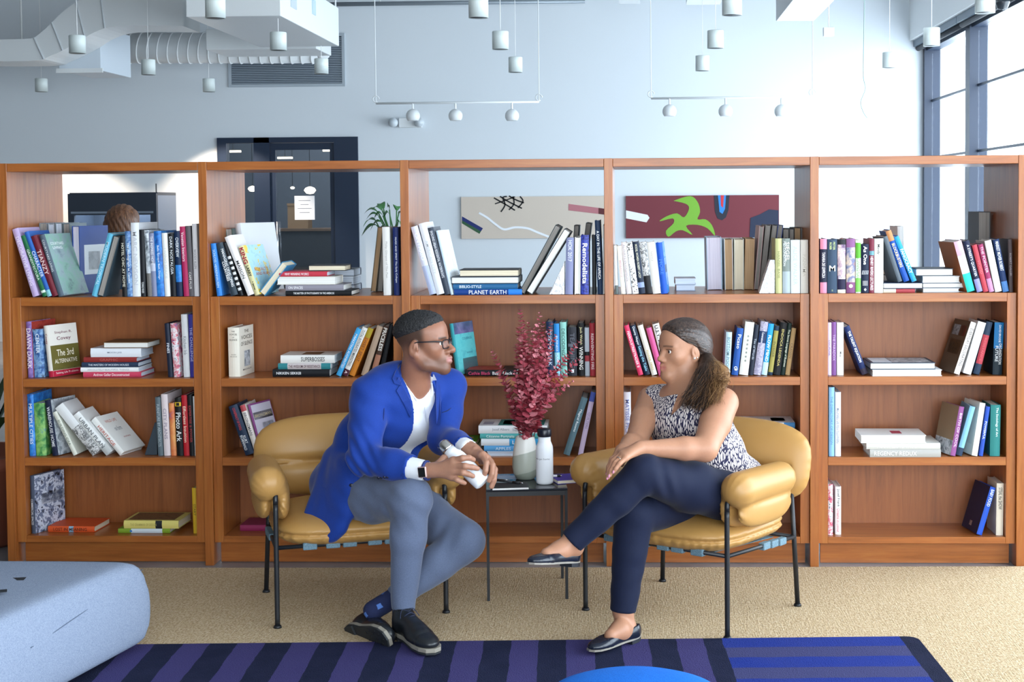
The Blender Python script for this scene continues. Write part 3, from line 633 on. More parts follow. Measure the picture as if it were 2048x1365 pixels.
flat(2, 2, 0.045, [
 (974, 1090, 9, '#d6dbe4', '', K, 'white-edged book lowest in the five-book pile', {'back': 1, 'p': 'b', 'd': 0.16}),
 (968, 1086, 11, '#5aa0d4', 'APPLES', '#cfe6f6', 'light blue book second in the five-book pile', {'d': 0.16, 't': (0.05, 0.6), 'bands': [(0.1, 0.5, '#a9b8d4')]}),
 (962, 1088, 14, '#e1e6ec', 'Life', '#f4f8fb', 'white and blue magazine-style book, middle of the pile', {'d': 0.165, 't': (0.5, 0.62), 'bands': [(0, 0.55, '#3c9fd6')]}),
 (960, 1085, 10, '#4fa8a8', 'Cézanne Portraits', '#dff0ee', 'teal art book fourth in the pile', {'d': 0.17, 't': (0.1, 0.55)}),
 (957, 1094, 16, '#e9e9ec', 'Josef Albers', '#9aa0a8', 'white art book with coloured squares topping the pile', {'d': 0.175, 't': (0.2, 0.45), 'tw': 0.4, 'more': [('Interaction', '#a9aeb6', 0.5, 0.7, 0.4, 0.5)],
   'panels': [('r', 0.05, 0.95, 0.45, 0.72, '#1f7f7c'), ('r', 0.2, 0.8, 0.5, 0.66, '#2c2f7a'), ('r', 0.05, 0.95, 0.05, 0.3, '#1f7f7c'), ('r', 0.2, 0.6, 0.8, 0.95, '#a9a6b8')]}),
])
stand(2, 2, 0.045, [
 (1139, 13, 121, 18, '#56707a', 'Magical Rooms', '#dfe6e8', 'grey-teal book leaning right', {'t': (0.2, 0.6), 'tw': 0.45}),
 (1165.5, 10, 130, 12, '#c9b6d2', 'QUILTERS', '#8a7898', 'lavender pink book leaning right', {'bands': [(0.85, 1.0, '#4a5aa8')], 't': (0.3, 0.6)}),
])
# ---- fourth bay
stand(3, 0, 0.032, [
 (1228, 6.5, 98, -1.5, '#cfd6d6', '', K, 'pale grey sliver of a book by the left post', {'bands': [(0, 0.18, '#5f6a6a')]}),
 (1237, 9, 97, -5, '#ecebe2', 'BENEATH IT', '#c98a9a', 'white book with lime edge stripe', {'tw': 0.4}),
 (1249, 10, 104, -6, '#e4dedf', 'ALWAYS IN FASHION', '#a39da2', 'pale pink book with thin grey capitals', {'t': (0.04, 0.75)}),
 (1261.5, 12, 104, -7, '@bw', '', K, 'white book with black dotted edge pattern'),
 (1275.5, 13, 105, -7, '#1f2b40', 'MODEL WOMEN ROBERT LACEY', '#e2dfc8', 'dark navy book with cream capitals', {'t': (0.05, 0.7), 'tw': 0.35, 'bands': [(0.12, 0.22, '#8fa0c8')]}),
 (1290.5, 14, 104, -7, '@forest', '', Wt, 'black and white film-strip book', {'bands': [(0, 0.35, '#1b1c20')]}),
 (1306.5, 15.5, 104, -7, '#e3dfd8', 'Gehry', '#b4aea4', 'cream book with faint script', {'t': (0.05, 0.5), 'tw': 0.4}),
 (1322.5, 13, 103, -6, '#1f56c0', 'MORE', '#3f7fe4', 'royal blue book showing cover with white figure', {'yaw': 4, 'd': 0.15, 't': (0.25, 0.7), 'panels': [('r', 0, 1, 0, 1, '#2a86d8'), ('r', 0.1, 0.9, 0.4, 0.55, '#123a7a'), ('r', 0.4, 0.62, 0.15, 0.68, '#eef4fa')], 'ct': [('r', 'MORE', '#8fd0f4', 0.5, 0.75, 0.8, 0.09)]}),
 (1551.5, 13, 110, -0.3, '#c3c48c', 'HANSEL BASE', '#8d8f5c', 'olive yellow book beside marble bookend', {'tw': 0.4}),
 (1565.5, 15.5, 110, -0.3, '#7f8a86', 'SIEGEL', '#f2f4f4', 'grey striped book with big white letters', {'t': (0.03, 0.45), 'tw': 0.5, 'tx': 0.65, 'more': [('MID-CONDITION', '#e3e6e6', 0.05, 0.5, 0.28, 0.25)], 'bands': [(0, 0.4, '#a9b6bc')]}),
 (1582, 18.5, 107, -0.2, '#dfe7ea', 'ALICE WALKER', '#b9ccd4', 'white-blue book near the right end', {'tw': 0.4}),
 (1601.5, 15.5, 107, -0.2, '#d9d4ca', 'PANAMA', '#c4bdb0', 'cream book against the right post', {'tw': 0.4}),
])
stand(3, 0, 0.27, [
 (1415, 30, 106, -1.2, '#a9c3d6', '', K, 'fat pale blue book with lilac page edges, back row', {'back': 1, 'p': 'l'}),
 (1450, 17, 102, -0.8, '#e4e2de', '', K, 'white-jacketed book with brown page edges, back row', {'back': 1, 'p': 't'}),
 (1468.5, 19.5, 102, 0, '#d3d6c8', '', K, 'book with cream page edges, back row', {'back': 1, 'p': 'c'}),
 (1507, 19, 103, 1.5, '#b08a62', '', K, 'book with tan page edges, back row', {'back': 1, 'p': 't'}),
 (1517, 9, 128, 5, '#c9a8a4', '', K, 'pinkish grey book leaning in the back row', {'back': 1, 'p': 'g'}),
 (1528, 10, 130, 6, '#8a8580', '', K, 'grey book, second of the leaning back row', {'back': 1, 'p': 'g'}),
 (1539, 10, 130, 7, '#77726c', '', K, 'grey book, third of the leaning back row', {'back': 1, 'p': 'g'}),
 (1551, 11, 130, 7, '#3d4f8a', '', K, 'blue-covered book, last of the leaning back row', {'back': 1, 'p': 'g'}),
 (1556, 12, 122, 0, '#3a3b3e', '', K, 'charcoal book behind the olive yellow one', {'back': 1, 'p': 'g'}),
 (1569, 10, 122, 0, '#2e3034', '', K, 'black book behind the grey striped one', {'back': 1, 'p': 'g'}),
 (1580, 13, 124, 0, '#5c4a3a', '', K, 'brown book behind the white-blue one', {'back': 1, 'p': 't'}),
 (1596, 10, 124, 0, '#5a5a5c', '', K, 'grey book last in the back row', {'back': 1, 'p': 'g'}),
])
flat(3, 0, 0.22, [
 (1352, 1391, 13, '#8fa0b8', '', K, 'bluish white book under its twin behind royal blue one', {'back': 1, 'p': 'b', 'd': 0.15}),
 (1350, 1392, 12, '#c9d0da', '', K, 'bluish white book topping the small rear pile', {'back': 1, 'p': 'b', 'd': 0.15}),
])
stand(3, 1, 0.06, [
 (1277, 10, 104, -16, '#d83a64', 'FERROUSTREETRADER II', '#f8dfe6', 'hot pink book leaning at the left end', {'b': 0.02}),
 (1289.5, 11.5, 104, -16.5, '#15233a', 'Setting the Table', '#8fd0e8', 'black restaurant memoir leaning with blue script', {'t': (0.42, 0.92), 'tw': 0.6, 'more': [('Danny Meyer', '#e6eef2', 0.03, 0.4, 0.5, 0.5)]}),
 (1304, 11, 104, -16, '#eae8dc', 'POWER TREES', '#c8b060', 'white book with yellow edge leaning left', {'t': (0.5, 0.9), 'tw': 0.4}),
 (1318, 11, 98, -15, '#d85a94', '', K, 'bright pink book leaning behind the woman', {}),
 (1331, 13, 106, -14, '#eceae8', 'U.S.Y. MISSION', '#1c1d22', 'white book with black capitals beside the woman', {'t': (0.03, 0.7), 'b': 0.02}),
 (1460, 12, 87, 3, '#b9d3dc', 'BOTTOM POOL', '#5f8494', 'pale blue short book right of the woman', {'tw': 0.5}),
 (1476, 13, 95, 7, '#2453a0', 'Picaso', '#eaf0f8', 'strong blue book with white emblem', {'t': (0.12, 0.45), 'more': [('Ф', '#eaf0f8', 0.8, 0.93, 0.7, 0.5)]}),
 (1496, 18, 107, 7, '#e3e2dc', '', K, 'thick white book with dark green speckles', {'bands': [(0, 1, '#e3e2dc')], 'more': [('* * * * * * *', '#2f4a3c', 0.05, 0.95, 0.25, 0.5)]}),
 (1506, 8.5, 102, 7, '#232a3a', 'Tim of Words', '#aeb8c4', 'narrow dark navy book', {'tw': 0.5}),
 (1522, 15, 108, 8, '@marb', 'Conversations', '#e9eaf2', 'lilac-grey marbled book', {'bands': [(0.6, 0.82, '#1f3358')], 't': (0.2, 0.4), 'tw': 0.35}),
 (1534, 11, 104, 8, '#2a9be0', 'FLOW MIND', '#e6f4fc', 'vivid sky blue book', {'bands': [(0, 0.25, '#bfe4f4')], 'b': 0.02}),
 (1545, 9, 100, 8, '#a39a52', 'INTEGER', '#6a6430', 'olive book with dark foot', {'bands': [(0, 0.06, '#23364a'), (0.9, 1, '#23364a')]}),
 (1560.5, 14, 106, 8, '#16171a', 'ENDOCA LEGENDA', '#c9b96a', 'black book with gold lettering', {'tw': 0.35}),
 (1569.5, 8, 105, 8, '#142622', 'The Secret Language of Business', '#d9dcc8', 'very dark green book with cream title', {'tw': 0.65}),
 (1579.5, 9, 95, 8, '#b08f62', 'CRAVEN', '#7a5c34', 'tan book at the right end'),
])
stand(3, 1, 0.055, [(1452, 8, 92, -55, '#dd4f96', 'NEW SAYINGS', '#f6cfe2', 'pink book fallen far left behind the ponytail', {'d': 0.14})])
stand(3, 2, 0.06, [(1248, 14, 127, 0, '#dcdbe6', 'MATISSE PICASSO', '#6d78b4', 'white book with blue capitals beside the elbow', {'tw': 0.55})])
flat(3, 2, 0.08, [
 (1482, 1586, 16, '#a9b4c0', '', K, 'grey book hidden lowest behind the chair back', {'d': 0.15}),
 (1480, 1588, 18, '#c9c2b4', '', K, 'beige book hidden behind the chair back', {'d': 0.15}),
 (1484, 1586, 16, '#55617a', '', K, 'slate book hidden behind the chair back', {'d': 0.15}),
 (1480, 1590, 13, '#3a7ab0', '', K, 'white illustrated book showing above the chair back', {'d': 0.17, 'panels': [('r', 0, 1, 0, 1, '#e6e9ee'), ('r', 0.25, 0.75, 0.15, 0.4, '@marb')], 'bands': [(0.2, 1, '#dfe3ea')]}),
])
# ---- rightmost bay
stand(4, 0, 0.032, [
 (1640.5, 13.5, 109, 0, '#1d2138', 'TAMARA DE LEMPICKA', '#f0eef2', 'navy art book with pink head and foot', {'bands': [(0.81, 1.0, '#d98aa4'), (0, 0.2, '#d98aa4')], 't': (0.25, 0.72), 'tw': 0.5}),
 (1655, 19.5, 108, 0, '#33475e', '', K, 'wide slate book marked with a single capital letter', {'across': [('M', '#f0f2ee', 0.46, 0.62, 0.11), ('||', '#c8d890', 0.05, 0.3, 0.035)], 'more': [('PETER', '#c8d890', 0.05, 0.2, 0.22, 0.68), ('ROBB', '#c8d890', 0.06, 0.19, 0.22, 0.32)]}),
 (1675.5, 16, 108, 0, '@face', '', Wt, 'dark portrait-spined book with cream foot', {'bands': [(0, 0.065, '#e6e2cc'), (0.065, 0.26, '#1f1c3c'), (0.9, 1.0, '#20222a')], 'across': [('GOYA', '#eef0f4', 0.29, 0.85, 0.06), ('ROBERT', '#e6e8ec', 0.82, 0.8, 0.02), ('HUGHES', '#e6e8ec', 0.79, 0.8, 0.02)]}),
 (1693, 17.5, 109, 0, '@bird', '', K, 'mauve and cream book with diving bird', {'bands': [(0.84, 1, '#8a5a8a'), (0, 0.2, '#7f4a76')], 'across': [('●', '#ecd9c8', 0.13, 0.45, 0.07)]}),
 (1711.5, 10.5, 106, 0, '#eaf0e6', 'CUNNING PLAN', '#5fae3a', 'white and lime green book', {'bands': [(0.66, 0.95, '#5fae3a'), (0.02, 0.28, '#7cc45a')], 't': (0.34, 0.72), 'tw': 0.7}),
 (1723, 15, 98, 0, '#16213c', 'As One', '#eef0f2', 'navy book with radiating white lines', {'t': (0.04, 0.42), 'tw': 0.5, 'b': 0.02, 'across': [('///////', '#e6e9ee', 0.42, 0.9, 0.14), ('||||', '#e6e9ee', 0.2, 0.6, 0.1), ('♦', '#e6e9ee', 0.07, 0.35, 0.06)]}),
 (1738.8, 9.5, 108, 0, '#7a2f42', 'HENRY RIVERS LECTURES', '#f0dfe2', 'narrow wine red book', {'bands': [(0.7, 0.78, '#6a9aa8')], 't': (0.32, 0.95), 'tw': 0.6, 'b': 0.02}),
 (1749, 18, 109, 0, '#e3e1da', '', K, 'ivory book with black script', {'more': [('Mindy', '#1c1c20', 0.06, 0.34, 0.35, 0.42)]}),
 (1935, 16.5, 105, -16, '#dfd7da', 'HIGHWAY', '#d09aa8', 'white and pink book with turquoise foot', {'yaw': -10, 'd': 0.16, 'bands': [(0, 0.36, '#26b8a8'), (0.72, 1.0, '#e0a8bc')], 'panels': [('l', 0, 1, 0, 1, '#a8643c')], 't': (0.2, 0.55), 'tw': 0.4}),
 (1954.5, 11.5, 106, -15, '#1d2440', "A STREET'S QUARTER", '#e6e9f2', 'dark indigo book leaning left', {'bands': [(0, 0.25, '#8f8fc4')], 't': (0.08, 0.7)}),
 (1967.5, 10, 97, -14, '#b8414e', 'HOOD', '#cf6a70', 'salmon red book leaning left', {}),
 (1979, 10, 98, -13.5, '#9a3560', 'THE POINTER', '#e8c9d8', 'crimson mauve book leaning left', {'bands': [(0, 0.28, '#c78ab4')], 't': (0.05, 0.6)}),
 (1991, 13.5, 105, -12, '#d6d6d0', '', K, 'ivory book leaning left', {}),
 (2006.5, 12, 107, -11, '#182f5a', 'MARKET MOVER ROBERT', '#e8edf4', 'navy book leaning left with white head title', {'bands': [(0, 0.2, '#4a7ab4')], 't': (0.04, 0.6), 'tw': 0.55}),
 (2018.5, 8, 106, -1.5, '#453a3c', 'ROBERT DALLEK', '#8f868a', 'dark brown book against the right side', {'tw': 0.45}),
])
flat(4, 0, 0.032, [
 (1767, 1830, 8, '#d9cdbb', '', K, 'cream and red paperback under the leaning pair', {'d': 0.15, 'bands': [(0, 0.6, '#a8434a')]}),
 (1767, 1846, 12, '#23304a', '', K, 'navy-covered book carrying the leaning pair', {'back': 1, 'd': 0.16}),
])
stand(4, 0, 0.045, [
 (1793, 9, 96, -19, '#5a646e', '', K, 'grey book leaning behind the blue ones', {'yaw': -8, 'd': 0.14}),
 (1802, 11.5, 108, -20, '#1c4fa8', 'BLOCKBUSTERS', '#e8d49a', 'cobalt book with gold lettering leaning on flat books', {'t': (0.25, 0.72), 'bands': [(0.8, 1.0, '#c98a5a')], 'b': 0.02}),
 (1819, 10, 97, -22, '#2f9bd6', 'FANOCRACY', '#e6f4fc', 'light blue book with white capitals leaning on flat books', {'t': (0.28, 0.82), 'tw': 0.65, 'b': 0.02}),
], 0.0405)
stand(4, 0, 0.40, [
 (1797, 12, 122, -1, '#e8ecec', '', K, 'white book with black edge standing in the back row', {'back': 0, 'bands': [(0, 1, '#e8ecec')], 'panels': [('r', 0, 1, 0, 1, '#20303a')]}),
 (1956, 24, 150, 0, '#55575c', '', K, 'tall grey book standing in the back row', {'back': 1, 'p': 'g'}),
])
flat(4, 0, 0.25, [(1769, 1792, 16, '#c9cdc4', '', K, 'pale book low in the small rear pile', {'back': 1, 'd': 0.14}), (1768, 1790, 14, '#3a4a4a', '', K, 'dark-backed book in the small rear pile', {'back': 1, 'd': 0.14}), (1769, 1788, 14, '#b9b6a4', '', K, 'cream book topping the small rear pile', {'back': 1, 'p': 'c', 'd': 0.13})])
flat(4, 0, 0.06, [
 (1846, 1919, 8, '#c9cdd4', '', K, 'thin white book lowest in the right-hand pile', {'back': 1, 'd': 0.15}),
 (1846, 1928, 10.5, '#5a626e', '', K, 'grey-covered book second in the right-hand pile', {'back': 1, 'd': 0.16}),
 (1845, 1920, 13.5, '#d3d6da', '', K, 'thick white-edged book third in the right-hand pile', {'back': 1, 'd': 0.15}),
 (1832, 1907, 15, '#2b3440', '', K, 'black-covered book topping the right-hand pile', {'back': 1, 'd': 0.15, 'yaw': 3}),
])
stand(4, 1, 0.055, [
 (1656, 7, 106, 0, '#d9cfe6', 'DISCIPLINE', '#6a4a9a', 'lavender sliver with purple letters'),
 (1663.5, 9, 107, 0, '#7a4f8e', 'THE PARADOX', '#bfa8cc', 'purple book beside white one', {'tw': 0.5}),
 (1674, 13.5, 106, 0, '#e6e5e4', 'Moji', '#2a2b30', 'white book with black script near its foot', {'t': (0.35, 0.85), 'tw': 0.35}),
 (1724, 12, 103, -21, '#1b2c5e', 'THE TALENT EQUATION', '#eef0f4', 'navy book leaning alone on the flat pair', {'t': (0.1, 0.75), 'b': 0.02, 'bands': [(0, 0.12, '#3a3346')]}),
 (1919, 12, 109, 19, '#e8e2de', 'EVERYDAY DECORATING', '#5c5a58', 'white-spined decorating book with photo cover leaning right', {'yaw': -10, 'd': 0.16, 'panels': [('l', 0, 1, 0, 1, '#5a4a3c'), ('l', 0.12, 0.45, 0.7, 0.9, '@redb'), ('l', 0.5, 0.9, 0.7, 0.9, '@photo'), ('l', 0.15, 0.85, 0.35, 0.62, '@brown')]}),
 (1942, 16, 108, 16, '#e4e7e9', '', K, 'plain white book leaning right'),
 (1959, 12.5, 108, 14, '#23344a', 'RESISTANCE', '#c8505a', 'dark speckled book with red band', {'bands': [(0.2, 0.75, '#a83a46')], 't': (0.25, 0.8), 'tw': 0.4}),
 (2004, 18.5, 105, 2, '#1b2a34', 'ORGANIZATION', '#dfe4e8', 'dark teal and blue management book at the right end', {'bands': [(0.5, 1.0, '#1f6fa8')], 't': (0.4, 0.8), 'tw': 0.3, 'tx': 0.7, 'more': [('FUTURE', '#dfe4e8', 0.45, 0.75, 0.32, 0.32), ('DAVID BRODIE', '#dfe4e8', 0.05, 0.38, 0.22, 0.6)]}),
])
flat(4, 1, 0.02, [
 (1745, 1884, 13, '#e2e6ea', '', K, 'white-edged large book lying under photo book', {'back': 1, 'd': 0.19}),
 (1741, 1871, 13.5, '#3e4a5c', '', K, 'large photo book lying flat with dark cover', {'back': 1, 'd': 0.19, 'Y': 0.03, 'panels': [('r', 0.05, 0.95, 0.35, 0.95, '@photo'), ('r', 0.05, 0.95, 0.05, 0.34, '@sky')]}),
])
stand(4, 2, 0.03, [
 (1658, 11, 139, 0, '#86b6dc', 'THE DIRECTORY OF DESIGN', '#4f7fae', 'tall light blue book at the left side', {'tw': 0.4}),
 (1670.5, 11.5, 129, 0, '#e2e6ec', 'MICHAEL DE FEO FLOWERS', '#7f86a0', 'white flower book beside light blue one', {'t': (0.25, 0.8), 'tw': 0.45}),
 (1911, 11, 100, 11, '#8a4f86', 'BIRTH OF COOL', '#d9c0d6', 'purple-spined book with brown paper cover leaning right', {'yaw': -14, 'd': 0.15, 'tw': 0.5, 'panels': [('l', 0, 1, 0.3, 1, '#8f7a62'), ('l', 0, 1, 0, 0.3, '@photo')]}),
 (1924, 11, 102, 15, '#7fb4cf', '', K, 'light sky blue book leaning right', {'bands': [(0, 0.16, '#2a3a52')]}),
 (1955, 12, 107, 9, '#dcdcd6', '', K, 'white book leaning right with printed cover', {'yaw': -10, 'd': 0.15, 'panels': [('l', 0.1, 0.9, 0.2, 0.9, '#cfcfca')]}),
 (1966, 8, 100, 8, '#2b4fb0', 'POWERFUL', '#dfe6f6', 'cobalt narrow book leaning right', {}),
 (2000, 20, 103, 0.8, '#2a7a78', 'The Sociology of Art', '#dcecea', 'wide teal book at the right end', {'t': (0.05, 0.62), 'tw': 0.28, 'tx': 0.62}),
])
flat(4, 2, 0.005, [
 (1740, 1882, 16, '#a9a8a4', 'REGENCY REDUX', '#e4e4e2', 'silver grey book lowest in the pile', {'t': (0.06, 0.66), 'd': 0.185, 'b': 0.0}),
 (1733, 1881, 12.5, '#c9c9c4', 'FRANK LLOYD WRIGHT', '#f0f0ee', 'pale grey architecture book second in the pile', {'t': (0.15, 0.75), 'd': 0.19}),
 (1722, 1852, 16, '#e6e6e4', '', K, 'white book with crimson square topping the pile', {'back': 1, 'd': 0.17, 'yaw': -3, 'panels': [('r', 0.35, 0.75, 0.5, 0.66, '#a83a52')]}),
])
stand(4, 3, 0.04, [
 (1656.5, 9.5, 103, 0, '@floral', '', K, 'blue and red patterned book at the left side'),
 (1671, 11.5, 97, 0, '#e6e6e6', 'Josef Frank', '#2a2a30', 'white book with handwritten title', {'t': (0.05, 0.42), 'more': [('Dreams in colour', '#c85a72', 0.46, 0.95, 0.5, 0.5)], 'Y': 0.05}),
 (1964, 11.5, 99, 17, '#2450b8', 'BABY FOOD', '#dfe8f8', 'bright blue-spined navy book leaning right', {'yaw': -10, 'd': 0.15, 't': (0.05, 0.4), 'tw': 0.6, 'panels': [('l', 0, 1, 0, 1, '#1d2040'), ('l', 0.45, 0.6, 0.1, 0.2, '#d9b8b0')]}),
 (2004.5, 14, 105, 0.6, '#e0d8c8', 'STEAL the SHOW', '#2a2622', 'cream book with black capitals at the right end', {'t': (0.08, 0.5), 'tw': 0.5}),
])
# ---- bookends
def marble():
    t = NT('veined_marble'); v = t.coord(); n = t.noise(v, 16, 6, 0.7, 2.2)
    t.color(t.ramp(n, [(0.40, '#e9e8ea'), (0.47, '#8f9096'), (0.52, '#ecebec'), (0.7, '#d9d8dc')])); t.rough(0.22); return t.m
MARB = marble()
def bookend(pts, Y, zrow, thick, m, label):
    zs = SHZ[zrow]+0.0006
    P = [(Xat(x, Y, zs), zs if k == 0 else 0) for k, (x, y) in enumerate(pts)]
    Q = []
    for x, y in pts:
        p = atY(x, y, Y); Q.append((p[0], max(p[2], zs)))
    zmin = min(q[1] for q in Q); Q = [(a, b-zmin+zs) for a, b in Q]
    o = obj('bookend', prism(Q, Y, Y+thick), m, bevel=0.002); tag(o, label, 'bookend'); return o
bookend([(1098, 593), (1129, 593), (1129, 523)], 0.035, 0, 0.07, MARB, 'white veined marble wedge bookend on the top shelf of the middle bay')
bookend([(1518, 589), (1549.5, 589), (1549.5, 520), (1540, 520)], 0.035, 0, 0.07, MARB, 'white veined marble wedge bookend on top shelf of fourth bay')
bookend([(289, 911), (314, 911), (314, 846), (309, 846)], 0.07, 2, 0.10, mat('#2b3742', 0.5, name='slate_stone'), 'dark slate wedge bookend on the third shelf of the leftmost bay')
print('books', NB[0])
# ---------------------------------------------------------------- modelling with blended volumes, meshed by surface nets
class Vol:
    def __init__(s, lo, hi, h):
        s.lo = np.array(lo, float); s.h = h; s.n = np.ceil((np.array(hi)-s.lo)/h).astype(int)+1
        s.f = np.full(s.n, 0.06, np.float32)
        s.ax = [s.lo[i]+h*np.arange(s.n[i]) for i in range(3)]
    def win(s, a, b, m):
        i0 = np.clip(np.floor((np.minimum(a, b)-m-s.lo)/s.h).astype(int), 0, s.n-1)
        i1 = np.clip(np.ceil((np.maximum(a, b)+m-s.lo)/s.h).astype(int)+1, 1, s.n)
        sl = tuple(slice(i0[i], i1[i]) for i in range(3))
        g = [s.ax[i][sl[i]] for i in range(3)]
        return sl, g[0][:, None, None], g[1][None, :, None], g[2][None, None, :]
    def put(s, sl, d, k, sub):
        f = s.f[sl]
        if f.size == 0: return
        if sub:
            d = -d
            if k > 0:
                h = np.clip(0.5+0.5*(d-f)/k, 0, 1); s.f[sl] = f+(d-f)*h+k*h*(1-h)
            else: s.f[sl] = np.maximum(f, d)
        else:
            if k > 0:
                h = np.clip(0.5+0.5*(f-d)/k, 0, 1); s.f[sl] = f+(d-f)*h-k*h*(1-h)
            else: s.f[sl] = np.minimum(f, d)
    def rc(s, a, b, ra, rb=None, k=0.01, sub=False):
        """tapered capsule"""
        rb = ra if rb is None else rb; a = np.array(a, float); b = np.array(b, float); m = max(ra, rb)+0.03+k
        sl, X, Y, Z = s.win(a, b, m); e = b-a; L = max(e@e, 1e-12)
        t = np.clip(((X-a[0])*e[0]+(Y-a[1])*e[1]+(Z-a[2])*e[2])/L, 0, 1)
        d = np.sqrt((X-a[0]-t*e[0])**2+(Y-a[1]-t*e[1])**2+(Z-a[2]-t*e[2])**2)-(ra+(rb-ra)*t)
        s.put(sl, d, k, sub)
    def chain(s, pts, rad, k=0.01, n=0):
        if n:
            P = [np.array(p, float) for p in pts]; pp = bez([tuple(p) for p in P], n); R = []
            for i in range(len(P)-1): R += [rad[i]+(rad[i+1]-rad[i])*j/n for j in range(n)]
            R.append(rad[-1]); pts, rad = [tuple(p) for p in pp], R
        for i in range(len(pts)-1): s.rc(pts[i], pts[i+1], rad[i], rad[i+1], k)
    def el(s, c, r, R=None, k=0.01, sub=False):
        """ellipsoid; R columns are its axes"""
        c = np.array(c, float); r = np.array(r, float); m = r.max()+0.03+k
        sl, X, Y, Z = s.win(c, c, m); x, y, z = X-c[0], Y-c[1], Z-c[2]
        if R is not None:
            R = np.array(R, float); x, y, z = (x*R[0, i]+y*R[1, i]+z*R[2, i] for i in range(3))
        k0 = np.sqrt((x/r[0])**2+(y/r[1])**2+(z/r[2])**2); k1 = np.sqrt((x/r[0]**2)**2+(y/r[1]**2)**2+(z/r[2]**2)**2)+1e-9
        s.put(sl, k0*(k0-1)/k1, k, sub)
    def se(s, c, r, p=4.0, q=2.5, R=None, k=0.01, sub=False, axis=2):
        """cushion: squared-off outline (power p) with a soft profile (power q) along its thin axis"""
        c = np.array(c, float); r = np.array(r, float); m = np.linalg.norm(r)*1.02+0.02
        sl, X, Y, Z = s.win(c, c, m); x, y, z = X-c[0], Y-c[1], Z-c[2]
        if R is not None:
            R = np.array(R, float); x, y, z = (x*R[0, i]+y*R[1, i]+z*R[2, i] for i in range(3))
        v = [np.abs(x/r[0]), np.abs(y/r[1]), np.abs(z/r[2])]; o = [i for i in range(3) if i != axis]
        rad = (v[o[0]]**p+v[o[1]]**p)**(1/p); g = (rad**q+v[axis]**q)**(1/q)
        s.put(sl, (g-1)*r.min()*0.9, k, sub)
    def trim(s, pt, nrm, r, L=0.12):
        """square cut across a limb: removes what lies beyond pt, within radius r of the axis"""
        nrm = np.array(nrm, float); nrm /= np.linalg.norm(nrm); pt = np.array(pt, float)
        sl, X, Y, Z = s.win(pt, pt+nrm*L, r+0.01); x, y, z = X-pt[0], Y-pt[1], Z-pt[2]
        t = x*nrm[0]+y*nrm[1]+z*nrm[2]; q = np.sqrt(np.maximum(x*x+y*y+z*z-t*t, 0))
        s.put(sl, np.maximum(np.maximum(-t, q-r), t-L), 0.002, True)
    def half(s, pt, nrm, k=0.0):
        """cut away the side the normal points to"""
        nrm = np.array(nrm, float); nrm /= np.linalg.norm(nrm); pt = np.array(pt, float)
        X, Y, Z = s.ax[0][:, None, None], s.ax[1][None, :, None], s.ax[2][None, None, :]
        d = (X-pt[0])*nrm[0]+(Y-pt[1])*nrm[1]+(Z-pt[2])*nrm[2]
        s.f = np.maximum(s.f, d.astype(np.float32))
    def warp(s, fn):
        X, Y, Z = s.ax[0][:, None, None], s.ax[1][None, :, None], s.ax[2][None, None, :]
        s.f = (s.f+fn(X, Y, Z)).astype(np.float32)
    def cutwith(s, other, off=0.0):
        s.f = np.maximum(s.f, -(other.f-off))
    def shellof(s, th): s.f = np.maximum(s.f, -(s.f+th))
    def mesh(s, name, color=None, smooth=2):
        f = s.f; ins = f < 0; n = np.array(f.shape)
        c = np.zeros(n-1, np.int8)
        for dx in (0, 1):
            for dy in (0, 1):
                for dz in (0, 1): c += ins[dx:n[0]-1+dx, dy:n[1]-1+dy, dz:n[2]-1+dz]
        act = (c > 0) & (c < 8); idx = np.full(n-1, -1, np.int64); ijk = np.argwhere(act); idx[act] = np.arange(len(ijk))
        P = np.zeros((len(ijk), 3)); cnt = np.zeros(len(ijk))
        cor = [(0, 0, 0), (1, 0, 0), (0, 1, 0), (1, 1, 0), (0, 0, 1), (1, 0, 1), (0, 1, 1), (1, 1, 1)]
        val = [f[ijk[:, 0]+a, ijk[:, 1]+b, ijk[:, 2]+d] for a, b, d in cor]
        for a, b in ((0, 1), (2, 3), (4, 5), (6, 7), (0, 2), (1, 3), (4, 6), (5, 7), (0, 4), (1, 5), (2, 6), (3, 7)):
            x = (val[a] < 0) != (val[b] < 0); t = np.where(x, val[a]/np.where(x, val[a]-val[b], 1), 0)
            pa, pb = np.array(cor[a]), np.array(cor[b]); P += np.where(x[:, None], pa+(pb-pa)*t[:, None], 0); cnt += x
        P = (ijk+P/cnt[:, None])*s.h+s.lo
        Q = []
        for ax in range(3):
            o = [i for i in range(3) if i != ax]
            sa = [slice(None)]*3; sb = [slice(None)]*3; sa[ax] = slice(0, -1); sb[ax] = slice(1, None)
            e = ins[tuple(sa)] != ins[tuple(sb)]; w = np.argwhere(e)
            w = w[(w[:, o[0]] > 0) & (w[:, o[1]] > 0) & (w[:, o[0]] < n[o[0]]-1) & (w[:, o[1]] < n[o[1]]-1)]
            if not len(w): continue
            q = []
            for da, db in ((-1, -1), (0, -1), (0, 0), (-1, 0)):
                v = w.copy(); v[:, o[0]] += da; v[:, o[1]] += db; q.append(idx[v[:, 0], v[:, 1], v[:, 2]])
            q = np.stack(q, 1); fl = ins[w[:, 0], w[:, 1], w[:, 2]]
            if ax == 1: fl = ~fl
            q[~fl] = q[~fl][:, ::-1]; Q.append(q)
        Q = np.concatenate(Q); Q = Q[(Q >= 0).all(1)]
        for _ in range(smooth):
            A = np.zeros_like(P); cn = np.zeros(len(P))
            for i in range(4):
                a, b = Q[:, i], Q[:, (i+1) % 4]
                np.add.at(A, a, P[b]); np.add.at(A, b, P[a]); np.add.at(cn, a, 1); np.add.at(cn, b, 1)
            P = P*0.5+0.5*A/np.maximum(cn, 1)[:, None]
